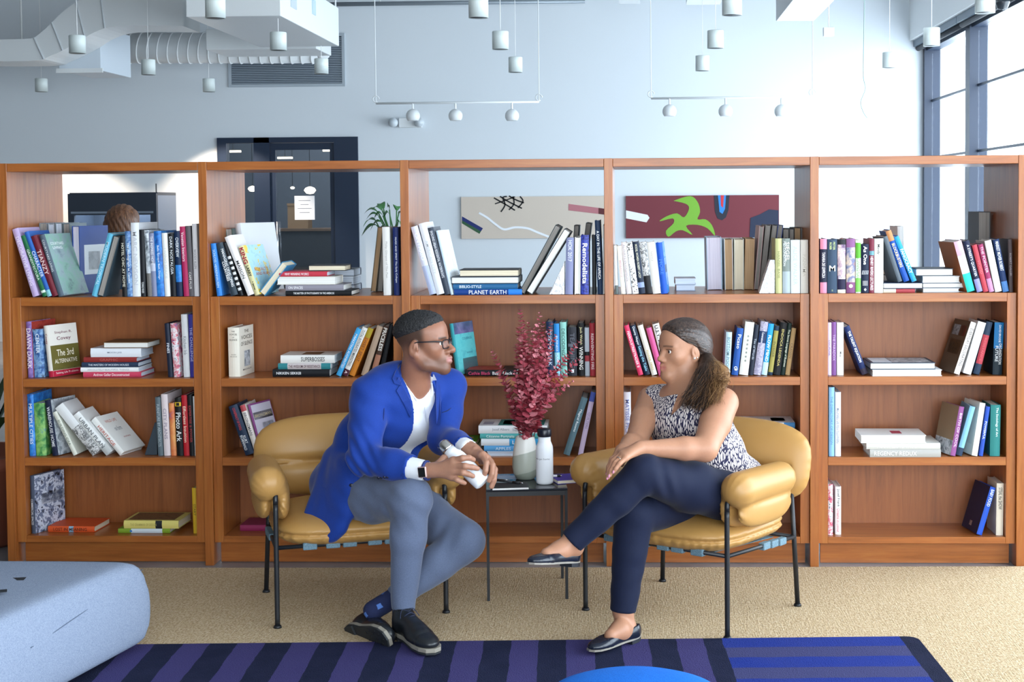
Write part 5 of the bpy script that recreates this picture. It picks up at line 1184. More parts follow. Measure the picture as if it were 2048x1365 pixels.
def build_man():
    o = thing('person', 'seated person in bright blue blazer and grey trousers holding a white bottle', 'person', (1.5, -0.6, 0))
    inv = Matrix.Translation((-1.5, 0.6, 0))
    def part(name, me, m, parent=o, **k):
        ob = obj(name, me, m, parent, **k)
        if parent is o: ob.matrix_local = inv
        return ob
    HO = Q(847, 686.5, -0.78); HR = frame_of((0.985, -0.17, 0.02)); hs = 0.90
    NB = Q(826, 775, -0.735)
    RS = np.array((1.600, -0.800, 0.790)); LS = np.array((1.845, -0.615, 0.795))
    RE = Q(727, 918, -0.925); RW = Q(850, 942, -1.035)
    LE = Q(886, 880, -0.775); LW = Q(938, 899, -0.945)
    PV = np.array((1.50, -0.565, 0.43)); RH = np.array((1.475, -0.665, 0.415)); LH = np.array((1.60, -0.515, 0.405))
    RK = Q(822, 998, -1.015); RA = Q(806, 1222, -0.985)
    LK = Q(930, 1083, -0.83); LA = Q(788, 1199, -0.90)
    CH = np.array((1.690, -0.690, 0.735)); WA = np.array((1.585, -0.625, 0.58))
    v = Vol((1.30, -1.22, 0.0), (2.14, -0.33, 1.11), 0.0034)
    T_ = head(v, HO, HR, hs, nose=1.12, jaw=1.06, lips=1.35, neckto=NB, neckr=0.054, mf=0.012, ez=-0.014)
    # hidden frame of the body, so that head, hands and legs are one surface
    v.rc(NB, CH, 0.05, 0.09, 0.03); v.rc(CH, WA, 0.09, 0.08, 0.03); v.rc(WA, PV, 0.08, 0.09, 0.03)
    v.rc(CH, RS, 0.06, 0.04, 0.02); v.rc(CH, LS, 0.06, 0.04, 0.02)
    v.chain([RS, RE, RW], [0.036, 0.033, 0.025], 0.01); v.chain([LS, LE, LW], [0.036, 0.033, 0.025], 0.01)
    v.chain([PV, RH, RK, RA], [0.08, 0.06, 0.04, 0.03], 0.02); v.chain([PV, LH, LK, LA], [0.08, 0.06, 0.04, 0.03], 0.02)
    # right hand, near the viewer, spread over the bottle
    wr = Q(866, 941, -1.045); kn = [Q(907, 922, -1.075), Q(911, 933, -1.085), Q(909, 945, -1.085), Q(904, 955, -1.078)]
    v.rc(RW, wr, 0.026, 0.024, 0.01)
    for p, r in zip(kn, (0.0125, 0.0128, 0.0122, 0.0112)): v.rc(wr, p, 0.0175, r, 0.012)
    v.rc(kn[0], kn[3], 0.0125, 0.011, 0.01)
    finger(v, [kn[0], Q(925, 917, -1.092), Q(938, 916, -1.086), Q(947, 920, -1.073)], 0.0112, 0.0084)
    finger(v, [kn[1], Q(930, 933, -1.105), Q(944, 935, -1.100), Q(955, 938, -1.087)], 0.0114, 0.0084)
    finger(v, [kn[2], Q(926, 946, -1.103), Q(937, 949, -1.100), Q(946, 953, -1.090)], 0.0110, 0.0080)
    finger(v, [kn[3], Q(914, 960, -1.092), Q(922, 964, -1.090), Q(929, 967, -1.082)], 0.0100, 0.0074)
    finger(v, [Q(874, 932, -1.035), Q(888, 917, -1.015), Q(902, 914, -0.995), Q(914, 918, -0.985)], 0.0135, 0.009)
    # left hand, beyond the bottle, fingers closing over its foot
    w2 = Q(945, 902, -0.955); k2 = [Q(965, 911, -1.010), Q(975, 917, -1.000), Q(981, 925, -0.985), Q(984, 934, -0.97)]
    v.rc(LW, w2, 0.025, 0.024, 0.01)
    for p, r in zip(k2, (0.0122, 0.0125, 0.012, 0.011)): v.rc(w2, p, 0.018, r, 0.012)
    v.rc(k2[0], k2[3], 0.0125, 0.011, 0.01)
    finger(v, [k2[0], Q(973, 926, -1.045), Q(971, 942, -1.055), Q(968, 953, -1.050)], 0.0108, 0.0080)
    finger(v, [k2[1], Q(985, 931, -1.030), Q(984, 948, -1.047), Q(978, 962, -1.045)], 0.0108, 0.0080)
    finger(v, [k2[2], Q(990, 940, -1.010), Q(988, 960, -1.028), Q(982, 974, -1.030)], 0.0104, 0.0078)
    finger(v, [k2[3], Q(990, 948, -0.988), Q(988, 963, -1.000), Q(984, 975, -1.006)], 0.0094, 0.0072)
    finger(v, [Q(950, 900, -0.975), Q(957, 906, -0.965), Q(962, 916, -0.952), Q(962, 926, -0.945)], 0.013, 0.009)
    # fold lines in knuckles stay soft
    SK = np.array(lin('#966650')[:3]); HI = np.array(lin('#b88a72')[:3]); DK = np.array(lin('#3c2a22')[:3]); LP = np.array(lin('#b47a76')[:3]); PALM = np.array(lin('#c99a84')[:3])
    Ri = HR.T
    def col(P):
        L = (P-HO)@HR/hs; C = np.repeat(SK[None], len(P), 0)
        hd = sm(L[:, 2], -0.2, -0.14)
        lip = np.exp(-((L[:, 2]+0.0625)/0.011)**2)*sm(L[:, 1], 0.091, 0.101)*(np.abs(L[:, 0]) < 0.024); C += (LP-C)*lip[:, None]
        beard = sm(-L[:, 2], 0.035, 0.07)*sm(L[:, 1], 0.0, 0.03)*sm(L[:, 2], -0.135, -0.115)*0.5*(1-lip); C += (DK-C)*beard[:, None]
        fade = sm(L[:, 2], -0.055, 0.025)*(1-sm(L[:, 1], 0.01, 0.035))*sm(L[:, 2], -0.05, 0.0)*(np.abs(L[:, 0]) > 0.0)
        ear = (np.abs(L[:, 0]) > 0.0725) & (np.abs(L[:, 1]+0.013) < 0.03) & (np.abs(L[:, 2]+0.014) < 0.034)
        C += (DK-C)*(0.92*fade*(~ear))[:, None]
        brow = np.exp(-((L[:, 2]-0.021)/0.0045)**2)*sm(L[:, 1], 0.06, 0.072)*((np.abs(L[:, 0]) > 0.012) & (np.abs(L[:, 0]) < 0.052)); C += (np.array(lin('#1a1412')[:3])-C)*(0.9*brow)[:, None]
        hand = (P[:, 2] < 0.7) & (P[:, 2] > 0.45) & (P[:, 1] < -0.92); C = np.where(hand[:, None], SK*0.45+HI*0.55, C)
        return C
    body = part('body', v.mesh('body', col, 1), colm('deep_brown_skin', 0.42, 0.45, 0.12))
    eyes(body, T_, HR, hs, '#1c110c')
    # nails
    # hair: close-cropped cap
    h = Vol(HO-0.16, HO+0.16, 0.003)
    h.el(T_((0, -0.012, 0.040)), np.array((0.073, 0.097, 0.078))*hs, HR, 0); h.el(T_((0, 0.030, 0.043)), np.array((0.060, 0.057, 0.050))*hs, HR, 0.03*hs)
    X, Y, Z = h.ax[0][:, None, None], h.ax[1][None, :, None], h.ax[2][None, None, :]
    lx, ly, lz = ((X-HO[0])*HR[0, i]+(Y-HO[1])*HR[1, i]+(Z-HO[2])*HR[2, i] for i in range(3)); lx, ly, lz = lx/hs, ly/hs, lz/hs
    bd = np.where(ly > 0.02, 0.058+(ly-0.02)*0.42, 0.058+(ly-0.02)*0.33); bd = bd+0.0*lz
    rng = np.random.default_rng(3); nz = rng.standard_normal(h.f.shape).astype(np.float32)*0.0011
    h.f = np.maximum(h.f-0.0015-0.0065*sm(lz-bd, 0.0, 0.03)+nz, ((bd-lz)*0.85*hs)).astype(np.float32)
    tcoil = NT('black_cropped_hair'); cv = tcoil.coord(); nn = tcoil.noise(cv, 330, 2); tcoil.color(tcoil.ramp(nn, [(0.35, '#0a0a0c'), (0.7, '#2b2a2d')])); tcoil.rough(0.6); tcoil.bump(nn, 0.9, 0.004)
    part('hair', h.mesh('hair', None, 0), tcoil.m, body); 
    # spectacles
    g = []
    def loc(p): return tuple(T_(p))
    for q in (-1, 1):
        c = np.array((q*0.031, 0.101, -0.002)); pp = [(c[0]+0.025*math.copysign(abs(math.cos(a))**0.6, math.cos(a)), c[1]-abs(c[0]+0.025*math.cos(a))*0.22+0.004, c[2]+0.0165*math.copysign(abs(math.sin(a))**0.6, math.sin(a))) for a in np.linspace(0, 2*math.pi, 25)]
        g.append(tube([loc(p) for p in pp], 0.0021, 6, False)); g.append(tube([loc((q*0.056, 0.090, 0.009)), loc((q*0.0705, 0.07, 0.0115)), loc((q*0.078, 0.0, 0.010)), loc((q*0.0775, -0.018, 0.004))], [0.0028, 0.0026, 0.002, 0.0016], 6))
    g.append(tube([loc((-0.007, 0.102, 0.004)), loc((0, 0.106, 0.006)), loc((0.007, 0.102, 0.004))], 0.002, 6))
    gl = part('spectacles', mesh('spectacles', join(*g), True), mat('#191b22', 0.2, name='dark_acetate'), body)
    for q in (-1, 1):
        c = (q*0.031, 0.0985, -0.002); V = [loc((c[0]+dx, c[1]-abs(c[0]+dx)*0.22+0.0035, c[2]+dz)) for dx, dz in ((-0.022, -0.013), (0.022, -0.013), (0.022, 0.013), (-0.022, 0.013))]
        part('lens', (V, [(0, 1, 2, 3)]), GLASS, gl)
    # ---- shirt
    n = np.array((0.60, -0.80, 0)); sd = np.array((0.80, 0.60, 0)); up = np.array((0.30, -0.20, 0.93)); up /= np.linalg.norm(up)
    fr = np.cross(sd, up); fr = fr if fr@n > 0 else -fr
    TR = np.stack([sd, fr, up], 1)
    def torso(v, g=0.0, k=0.05):
        v.el(CH, (0.175+g, 0.108+g, 0.155+g), TR, 0); v.el(WA+fr*0.004, (0.148+g, 0.110+g, 0.155+g), TR, k); v.el(PV+fr*0.01, (0.165+g, 0.125+g, 0.115+g), TR, k)
        v.rc(NB-np.array((0, 0, 0.035)), RS+np.array((0.02, 0, 0.0)), 0.050+g, 0.048+g, 0.03); v.rc(NB-np.array((0, 0, 0.035)), LS, 0.050+g, 0.048+g, 0.03)
    s = Vol((1.30, -1.15, 0.28), (2.08, -0.33, 0.98), 0.005); torso(s, -0.004)
    # collar stand and points
    cz = NB+np.array((0, 0, 0.0)); ring = []
    neck_ax = (T_((0, -0.022, -0.045))-NB); neck_ax /= np.linalg.norm(neck_ax)
    e1 = np.cross(neck_ax, fr); e1 /= np.linalg.norm(e1); e2 = np.cross(neck_ax, e1); e2 = e2 if e2@fr > 0 else -e2
    for a in np.linspace(-1.9, 1.9, 18):
        ring.append(NB+neck_ax*(0.018+0.016*(1-math.cos(a))/2*1.2)+(-e2*math.cos(a)+e1*math.sin(a))*0.060)
    for a, b in zip(ring[:-1], ring[1:]): s.rc(a, b, 0.010, 0.010, 0.006); s.rc(a-neck_ax*0.018, b-neck_ax*0.018, 0.011, 0.011, 0.008)
    vee = [NB+e2*0.05+neck_ax*0.02, NB+e2*0.075-neck_ax*0.010, NB+e2*0.088-neck_ax*0.032]
    s.rc(NB+neck_ax*0.09, NB-neck_ax*0.02, 0.053, 0.048, 0.004, True)
    s.rc(vee[0], vee[1], 0.036, 0.016, 0.004, True); s.rc(vee[1], vee[2], 0.016, 0.004, 0.004, True)
    s.rc(RE+(RW-RE)*0.62, RE+(RW-RE)*0.985, 0.038, 0.0335, 0.006); s.rc(LE+(LW-LE)*0.6, LE+(LW-LE)*0.97, 0.037, 0.032, 0.006)
    # the cuffs are hollow at the wrist
    ax = (RW-RE)/np.linalg.norm(RW-RE); s.rc(RW+ax*0.005, RW+ax*0.06, 0.0295, 0.0295, 0.002, True)
    ax = (LW-LE)/np.linalg.norm(LW-LE); s.rc(LW+ax*0.005, LW+ax*0.06, 0.0285, 0.0285, 0.002, True)
    def folds(X, Y, Z):
        a = (X-1.70)*0.8+(Y+0.70)*0.6; b = (Z-0.7)
        return 0.0028*np.sin(38*a+10*b+6*np.sin(9*b))*np.exp(-((a-0.02)/0.09)**2)
    s.warp(folds)
    sh = part('shirt', s.mesh('shirt', None, 1), cloth('white_shirt_cotton', '#eef0f4', '#e2e5ea', 900, 0.8, 0.25, 0.25, 16))
    for pl in ([(803, 733), (811, 748), (826, 768), (846, 787), (834, 803), (818, 780), (807, 756)], [(867, 748), (874, 762), (878, 774), (863, 795), (848, 787), (858, 774), (864, 762)]):
        part('collar', plate(s, pl, 0.008, 0.005), sh.data.materials[0], sh)
    part('placket', mesh('placket', line_on(s, [(846, 790), (850, 815), (852, 845), (846, 880), (838, 905)], 0.0014, 0.0002), True), mat('#c9ced8', 0.8), sh)
    # ---- blazer
    j = Vol((1.22, -1.15, 0.24), (2.10, -0.33, 0.98), 0.005); torso(j, 0.011, 0.05)
    # skirts of the blazer over hip and seat
    hem = bez([(613, 1040, -0.75), (630, 1056, -0.785), (650, 1069, -0.81), (664, 1073, -0.83), (680, 1059, -0.845), (694, 1031, -0.85), (704, 1000, -0.85)], 3)
    top_ = bez([(674, 915, -0.68), (684, 925, -0.74), (692, 934, -0.78), (700, 938, -0.80), (708, 938, -0.815), (714, 934, -0.82), (720, 926, -0.82)], 3)
    for a_, b_ in zip(top_, hem): j.rc(Q(*a_), Q(*b_), 0.036, 0.0165, 0.018)
    for a_, b_ in zip(hem[:-1], hem[1:]): j.rc(Q(*a_), Q(*b_), 0.0165, 0.0165, 0.01)
    j.rc(Q(672, 925, -0.66), Q(640, 1015, -0.70), 0.05, 0.034, 0.03)
    j.rc(Q(700, 950, -0.50), Q(655, 1030, -0.48), 0.05, 0.04, 0.04)
    # open front: a scoop from the collar down to the waist
    j.rc(NB+neck_ax*0.09, NB-neck_ax*0.02, 0.062, 0.056, 0.004, True)
    cut = [(812, 742), (817, 770), (822, 800), (824, 832), (821, 862), (812, 888), (800, 910), (786, 932), (800, 960), (846, 960), (858, 920), (868, 890), (874, 862), (875, 820), (873, 780), (868, 756), (845, 742)]
    prism_cut(j, CH+fr*0.10, cut, sd, up, fr, 0.07)
    j.rc(RS, RS+(RE-RS)*0.3, 0.066, 0.062, 0.025); j.chain([RS, RS+(RE-RS)*0.5, RE], [0.064, 0.060, 0.053], 0.012)
    j.chain([RE, RE+(RW-RE)*0.5, RE+(RW-RE)*0.74], [0.053, 0.050, 0.0445], 0.02)
    j.chain([LS, LS+(LE-LS)*0.5, LE], [0.062, 0.056, 0.050], 0.02); j.chain([LE, LE+(LW-LE)*0.5, LE+(LW-LE)*0.82], [0.050, 0.046, 0.040], 0.02)
    ax = (RW-RE)/np.linalg.norm(RW-RE); j.trim(RE+(RW-RE)*0.80, ax, 0.075, 0.08); j.rc(RE+(RW-RE)*0.76, RW, 0.037, 0.037, 0.002, True)
    ax = (LW-LE)/np.linalg.norm(LW-LE); j.trim(LE+(LW-LE)*0.86, ax, 0.06, 0.08); j.rc(LE+(LW-LE)*0.82, LW, 0.035, 0.035, 0.002, True)
    # collar rising behind the neck
    cr_ = [NB+neck_ax*(0.028-0.030*(a/2.0)**2)+(-e2*math.cos(a)+e1*math.sin(a))*(0.070+0.004*abs(a)) for a in np.linspace(-2.0, 2.0, 17)]
    for a, b in zip(cr_[:-1], cr_[1:]): j.rc(a, b, 0.009, 0.009, 0.006); j.rc(a-neck_ax*0.02, b-neck_ax*0.02, 0.012, 0.012, 0.008)
    def jf(X, Y, Z):
        # creases at the elbow crook and across the upper sleeve
        d = np.sqrt((X-RE[0])**2+(Y-RE[1])**2+(Z-RE[2])**2); a = 0.0042*np.sin((X-RE[0])*150+(Z-RE[2])*105)*np.exp(-((d-0.05)/0.05)**2)
        t = (X-RS[0])*0.1+(Z-RS[2]); b = 0.0035*np.sin((Z+0.5*X)*85)*np.exp(-(((X-1.60)**2+(Y+0.86)**2)/0.09**2))
        c = 0.0008*np.sin(60*(X*0.6+Z*0.9)+4*np.sin(20*Y))*np.exp(-((Z-0.5)/0.15)**2)
        return a+b+c
    j.warp(jf)
    JM = cloth('blue_blazer_wool', '#183d96', '#12307a', 900, 0.78, 0.3, 0.35, 11, 0.15)
    jk = part('blazer', j.mesh('blazer', None, 1), JM)
    JD = cloth('blue_blazer_lapel', '#17398c', '#122d74', 900, 0.75, 0.2, 0.1, 11, 0.25)
    for pl, nm in (([(802, 728), (810, 742), (803, 771), (789, 768), (785, 757), (791, 742)], 'collar'), ([(803, 742), (797, 756), (789, 768), (800, 771), (793, 782), (806, 805), (821, 836), (823, 826), (820, 800), (812, 766)], 'lapel'), ([(872, 762), (880, 770), (884, 800), (880, 850), (873, 850), (872, 812)], 'lapel')):
        part(nm, plate(j, pl, 0.009, 0.007), JD, jk)
    part('pocket_edge', mesh('pocket_edge', line_on(j, [(884, 826), (895, 822), (904, 815)], 0.0022), True), mat('#0b1d4c', 0.8), jk)
    part('pocket_flap', plate(j, [(648, 962), (690, 972), (700, 978), (696, 988), (664, 980), (643, 974)], 0.003, 0.003), JD, jk)
    part('sleeve_seam', mesh('sleeve_seam', line_on(j, [(752, 772), (762, 790), (768, 815), (766, 845), (758, 870)], 0.0014, 0.0002), True), mat('#0d2260', 0.85), jk)
    for x, y in ((757, 956), (763, 955.5), (769, 955), (775, 954.5)):
        p = march(j, x, y)
        if p is not None: b = part('button', lathe([(0.0045, 0), (0.005, 0.0015), (0.0035, 0.0028), (1e-4, 0.0028)], 12), mat('#15182a', 0.35, name='horn_button'), jk, smooth=True); b.matrix_local = Matrix.Translation(p) @ Matrix.Rotation(math.pi/2, 4, 'X')
    for x, y in ((703, 972),):
        p = march(j, x, y)
        if p is not None: b = part('button', lathe([(0.007, 0), (0.008, 0.002), (0.006, 0.0035), (1e-4, 0.0035)], 14), mat('#15182a', 0.35, name='horn_button'), jk, smooth=True); b.matrix_local = Matrix.Translation(p) @ Matrix.Rotation(math.pi/2, 4, 'X')
    # ---- trousers
    t = Vol((1.28, -1.20, 0.10), (2.14, -0.33, 0.62), 0.005)
    t.el(PV+np.array((0.0, 0, -0.015)), (0.165, 0.135, 0.085), TR, 0)
    t.chain([RH, RH+(RK-RH)*0.5, RK], [0.084, 0.083, 0.069], 0.03); kr = RK+(RA-RK)*0.35
    t.chain([RK, kr, RA+(RK-RA)*0.04], [0.066, 0.056, 0.040], 0.02)
    t.chain([LH, LH+(LK-LH)*0.5, LK], [0.094, 0.085, 0.068], 0.03); kl = LK+(LA-LK)*0.38
    t.chain([LK, kl, LA+(LK-LA)*0.03], [0.066, 0.060, 0.041], 0.02)
    ax = (RA-RK)/np.linalg.norm(RA-RK); t.trim(RA-ax*0.004, ax, 0.058, 0.06)
    # the left hem is cut across its own shin only
    al = (LA-LK)/np.linalg.norm(LA-LK); t.trim(LA, al, 0.056, 0.06); pass; pass
    def tf(X, Y, Z):
        d = np.sqrt((X-RK[0]+0.03)**2+(Y-RK[1]-0.03)**2+(Z-RK[2]+0.05)**2); a = 0.0035*np.sin(120*(X-RK[0])+60*(Z-RK[2]))*np.exp(-(d/0.07)**2)
        d2 = np.sqrt((X-LK[0]+0.06)**2+(Y-LK[1])**2+(Z-LK[2]+0.01)**2); b = 0.004*np.sin(110*(X-LK[0])-50*(Z-LK[2]))*np.exp(-(d2/0.07)**2)
        c = 0.0016*np.sin(55*(X+0.8*Z)+5*np.sin(12*Z))
        return a+b+c
    t.warp(tf)
    part('trousers', t.mesh('trousers', None, 1), cloth('grey_blue_trousers', '#626d86', '#525c73', 900, 0.85, 0.3, 0.3, 12, 0.2, (1, 1, 0.35)))
    # ---- socks
    k = Vol((1.55, -1.25, 0.02), (1.95, -0.85, 0.25), 0.004)
    RF = np.array(atZ(802, 1287, 0.03)); 
    k.rc(RA-ax*0.03, RA+ax*0.055, 0.0335, 0.0335, 0.0); k.rc(LA-al*0.03, Q(746, 1222, -0.935), 0.033, 0.033, 0.0)
    def sock():
        q = NT('argyle_sock'); cv = q.coord((26, 26, 26), (0.4, 0.5, 0.78)); ck = q.n('ShaderNodeTexVoronoi'); ck.distance = 'CHEBYCHEV'; ck.inputs['Scale'].default_value = 1.0; ck.inputs['Randomness'].default_value = 0.35; q.l(cv, ck.inputs['Vector'])
        q.color(q.ramp(ck.outputs['Distance'], [(0.0, '#4f74b8'), (0.2, '#4f74b8'), (0.22, '#152048'), (1.0, '#101a3c')], 'LINEAR')); q.rough(0.9); return q.m
    part('socks', k.mesh('socks', None, 1), sock())
    def blk():
        q = NT('black_shoe_leather'); cv = q.coord(); nn = q.noise(cv, 90, 3); q.color('#1b1e23'); q.rough(0.32); q.bump(nn, 0.12, 0.001); return q.m
    SH = blk()
    for foot, M in (('shoe', Matrix.Translation((-1.5, 0.6, 0)) @ place(None, atZ(796, 1271, 0.0145), atZ(866, 1313, 0.0145))),
                    ('shoe', Matrix.Translation((-1.5, 0.6, 0)) @ place(None, Q(690, 1266, -0.90), Q(764, 1283, -1.10), math.radians(-68)))):
        e = bpy.data.objects.new(foot, None); COL.objects.link(e); e.parent = o; shoe_parts(e, M, SH, '#23262a')
    # ---- wristwatch
    p = RW+(wr-RW)*0.25; ax = (wr-RW)/np.linalg.norm(wr-RW)
    wt = bpy.data.objects.new('wristwatch', None); COL.objects.link(wt); wt.parent = o; wt.matrix_local = inv
    e1 = np.cross(ax, (0, 0, 1)); e1 /= np.linalg.norm(e1); e2 = np.cross(ax, e1)
    e1 = e1 if e1[1] < 0 else -e1
    ring = [tuple(p+(e1*math.cos(a)+e2*math.sin(a))*0.0285) for a in np.linspace(0, 2*math.pi, 25)]
    obj('watch_strap', tube(ring, 0.0055, 6, False), mat('#27356e', 0.6, name='navy_strap'), wt, True)
    R4 = Matrix(((ax[0], e2[0], e1[0], p[0]+e1[0]*0.030), (ax[1], e2[1], e1[1], p[1]+e1[1]*0.030), (ax[2], e2[2], e1[2], p[2]+e1[2]*0.030), (0, 0, 0, 1)))
    c = obj('watch_case', box(-0.0155, 0.0155, -0.018, 0.018, -0.004, 0.006), mat('#d8b8b4', 0.25, 0.6, name='rose_metal'), wt, bevel=0.004); c.matrix_local = R4
    c = obj('watch_face', box(-0.0125, 0.0125, -0.015, 0.015, 0.0055, 0.0066), mat('#141210', 0.08, name='watch_glass'), wt, bevel=0.002); c.matrix_local = R4
    return o
man = build_man()
def build_bottle(label, M, capm, text, bs=1.0):
    b = thing('water_bottle', label, 'bottle'); b.matrix_world = M
    t = NT('white_powder_coat'); t.color('#eceff4'); t.rough(0.4); WB = t.m
    pr_ = [(0.001, 0.0), (0.026, 0.0), (0.031, 0.004), (0.032, 0.012), (0.032, 0.128), (0.0305, 0.140), (0.026, 0.152), (0.0235, 0.158), (0.023, 0.176), (0.001, 0.176)]
    obj('flask', lathe([(r*bs, z*bs) for r, z in pr_], 40), WB, b, True)
    if capm == 'steel':
        obj('cap', lathe([(0.024*bs, 0.1765*bs), (0.0245*bs, 0.182*bs), (0.0235*bs, 0.205*bs), (0.021*bs, 0.213*bs), (0.014*bs, 0.217*bs), (0.001, 0.218*bs)], 32), mat('#c9c6c2', 0.18, 1.0, name='brushed_steel'), b, True)
    else:
        obj('cap', lathe([(0.0255*bs, 0.1765*bs), (0.0265*bs, 0.181*bs), (0.0265*bs, 0.201*bs), (0.024*bs, 0.205*bs), (0.001, 0.206*bs)], 32), mat('#161b26', 0.3, name='black_cap'), b, True)
    return b
# bottle in the hands: axis from foot to cap
pf, pc = Q(966, 967, -1.045), Q(897, 900, -1.0); e = Vector(pc-pf).normalized(); x = e.cross(Vector((0, 0, 1))).normalized(); y = e.cross(x)
M = Matrix(((x.x, y.x, e.x, pf[0]), (x.y, y.y, e.y, pf[1]), (x.z, y.z, e.z, pf[2]), (0, 0, 0, 1)))
Lb = (Vector(pc)-Vector(pf)).length
hb = build_bottle("white bottle with steel cap held in the man's hands", M, 'steel', '', 0.9)
# ---------------------------------------------------------------- the woman
def build_woman():
    O = np.array((2.7, -0.65, 0.0))
    o = thing('person', 'seated person in patterned sleeveless blouse and navy trousers with crossed legs', 'person', tuple(O))
    inv = Matrix.Translation(tuple(-O))
    def part(name, me, m, parent=o, **k):
        ob = obj(name, me, m, parent, **k)
        if parent is o: ob.matrix_local = inv
        return ob
    HO = Q(1364, 700, -0.70); HR = frame_of((-0.86, -0.51, -0.03)); hs = 0.86
    NB = Q(1382, 784, -0.72)
    LS = Q(1447, 806, -0.835); RS = Q(1302, 800, -0.61)
    LE = Q(1410, 898, -0.985); LW = Q(1292, 897, -1.055)
    RE = Q(1274, 880, -0.83); RW = Q(1244, 903, -0.97)
    PV = np.array((2.795, -0.655, 0.435)); LH = np.array((2.845, -0.765, 0.425)); RH = np.array((2.745, -0.60, 0.415))
    LK = Q(1288, 948, -1.075); LA = Q(1146, 1082, -1.115)
    RK = Q(1268, 1030, -0.985); RA = Q(1246, 1222, -1.03)
    CH = np.array((2.690, -0.715, 0.70)); WA = np.array((2.755, -0.695, 0.56))
    v = Vol((2.13, -1.26, 0.0), (3.0, -0.42, 1.06), 0.0034)
    T_ = head(v, HO, HR, hs, nose=0.9, jaw=0.95, lips=1.3, neckto=NB, neckr=0.047, cheek=1.08, mf=0.007, ez=-0.008)
    n = np.array((-0.70, -0.71, 0)); sd = np.array((0.71, -0.70, 0)); up = np.array((-0.28, -0.05, 0.96)); up /= np.linalg.norm(up)
    fr = np.cross(sd, up); fr = fr if fr@n > 0 else -fr; TR = np.stack([sd, fr, up], 1)
    v.rc(NB, CH, 0.055, 0.09, 0.04); v.el(CH+up*0.02, (0.150, 0.088, 0.12), TR, 0.03); v.rc(CH, WA, 0.09, 0.08, 0.03); v.rc(WA, PV, 0.08, 0.09, 0.03)
    v.rc(NB-np.array((0, 0, 0.03)), LS, 0.045, 0.045, 0.03); v.rc(NB-np.array((0, 0, 0.03)), RS, 0.045, 0.042, 0.03)
    # bare arms
    v.chain([LS, LS+(LE-LS)*0.45, LE], [0.050, 0.052, 0.042], 0.012); v.chain([LE, LE+(LW-LE)*0.35, LW], [0.041, 0.038, 0.024], 0.012)
    v.chain([RS, RS+(RE-RS)*0.5, RE], [0.046, 0.046, 0.038], 0.012); v.chain([RE, RE+(RW-RE)*0.4, RW], [0.037, 0.034, 0.022], 0.012)
    v.chain([PV, LH, LK, LA], [0.08, 0.06, 0.04, 0.031], 0.02); v.chain([PV, RH, RK, RA], [0.08, 0.06, 0.04, 0.031], 0.02)
    # left hand draped over the knee
    wr = Q(1280, 897, -1.065); kn = [Q(1242, 905, -1.075), Q(1243, 909, -1.098), Q(1246, 913, -1.115), Q(1251, 917, -1.128)]
    v.rc(LW, wr, 0.023, 0.021, 0.01)
    for p, r in zip(kn, (0.0112, 0.0115, 0.011, 0.010)): v.rc(wr, p, 0.0165, r, 0.012)
    v.rc(kn[0], kn[3], 0.0112, 0.010, 0.008)
    finger(v, [kn[0], Q(1224, 919, -1.090), Q(1217, 935, -1.095), Q(1215, 947, -1.095)], 0.0095, 0.0068)
    finger(v, [kn[1], Q(1226, 923, -1.118), Q(1218, 942, -1.125), Q(1216, 956, -1.125)], 0.0097, 0.0068)
    finger(v, [kn[2], Q(1231, 926, -1.137), Q(1223, 941, -1.143), Q(1219.5, 952, -1.143)], 0.0094, 0.0066)
    finger(v, [kn[3], Q(1239, 928, -1.150), Q(1232, 937, -1.155), Q(1228, 944, -1.155)], 0.0084, 0.006)
    finger(v, [Q(1270, 902, -1.05), Q(1252, 914, -1.045), Q(1240, 925, -1.05), Q(1234, 934, -1.055)], 0.012, 0.008)
    # right hand underneath
    k2 = [Q(1232, 914, -1.02), Q(1236, 912, -1.00)]
    v.rc(RW, k2[0], 0.02, 0.013, 0.01); v.rc(RW, k2[1], 0.02, 0.013, 0.01)
    for dx, Y in ((0, -1.035), (4, -1.05), (9, -1.06), (-3, -1.02)): finger(v, [k2[0], Q(1227+dx, 925, Y), Q(1226+dx, 938, Y-0.01)], 0.009, 0.007)
    finger(v, [RW, Q(1246, 918, -1.0), Q(1244, 930, -1.01)], 0.012, 0.008)
    # feet
    FL0, FL1 = Q(1146, 1094, -1.10), Q(1094, 1110, -1.165); v.chain([LA, FL0, Q(1120, 1102, -1.135), FL1], [0.031, 0.031, 0.029, 0.022], 0.02)
    FR0, FR1 = Q(1253, 1262, -1.03), Q(1222, 1272, -1.11); v.chain([RA, FR0, Q(1240, 1262, -1.075), FR1], [0.031, 0.032, 0.030, 0.022], 0.02)
    SK = np.array(lin('#b68468')[:3]); LP = np.array(lin('#b0685f')[:3]); DK = np.array(lin('#5a3a2c')[:3]); HAIRC = np.array(lin('#3a2a22')[:3])
    def col(P):
        L = (P-HO)@HR/hs; C = np.repeat(SK[None], len(P), 0)
        lip = np.exp(-((L[:, 2]+0.0625)/0.011)**2)*sm(L[:, 1], 0.086, 0.096)*(np.abs(L[:, 0]) < 0.024); C += (LP-C)*lip[:, None]
        brow = np.exp(-((L[:, 2]-0.0225-0.06*(0.03-np.abs(np.abs(L[:, 0])-0.03)))/0.0032)**2)*sm(L[:, 1], 0.056, 0.068)*((np.abs(L[:, 0]) > 0.012) & (np.abs(L[:, 0]) < 0.052)); C += (HAIRC-C)*(0.85*brow)[:, None]
        lid = np.exp(-((L[:, 2]-0.0092)/0.0026)**2)*sm(L[:, 1], 0.06, 0.072)*((np.abs(L[:, 0]) > 0.017) & (np.abs(L[:, 0]) < 0.047)); C += (np.array(lin('#2a1a14')[:3])-C)*(0.7*lid)[:, None]
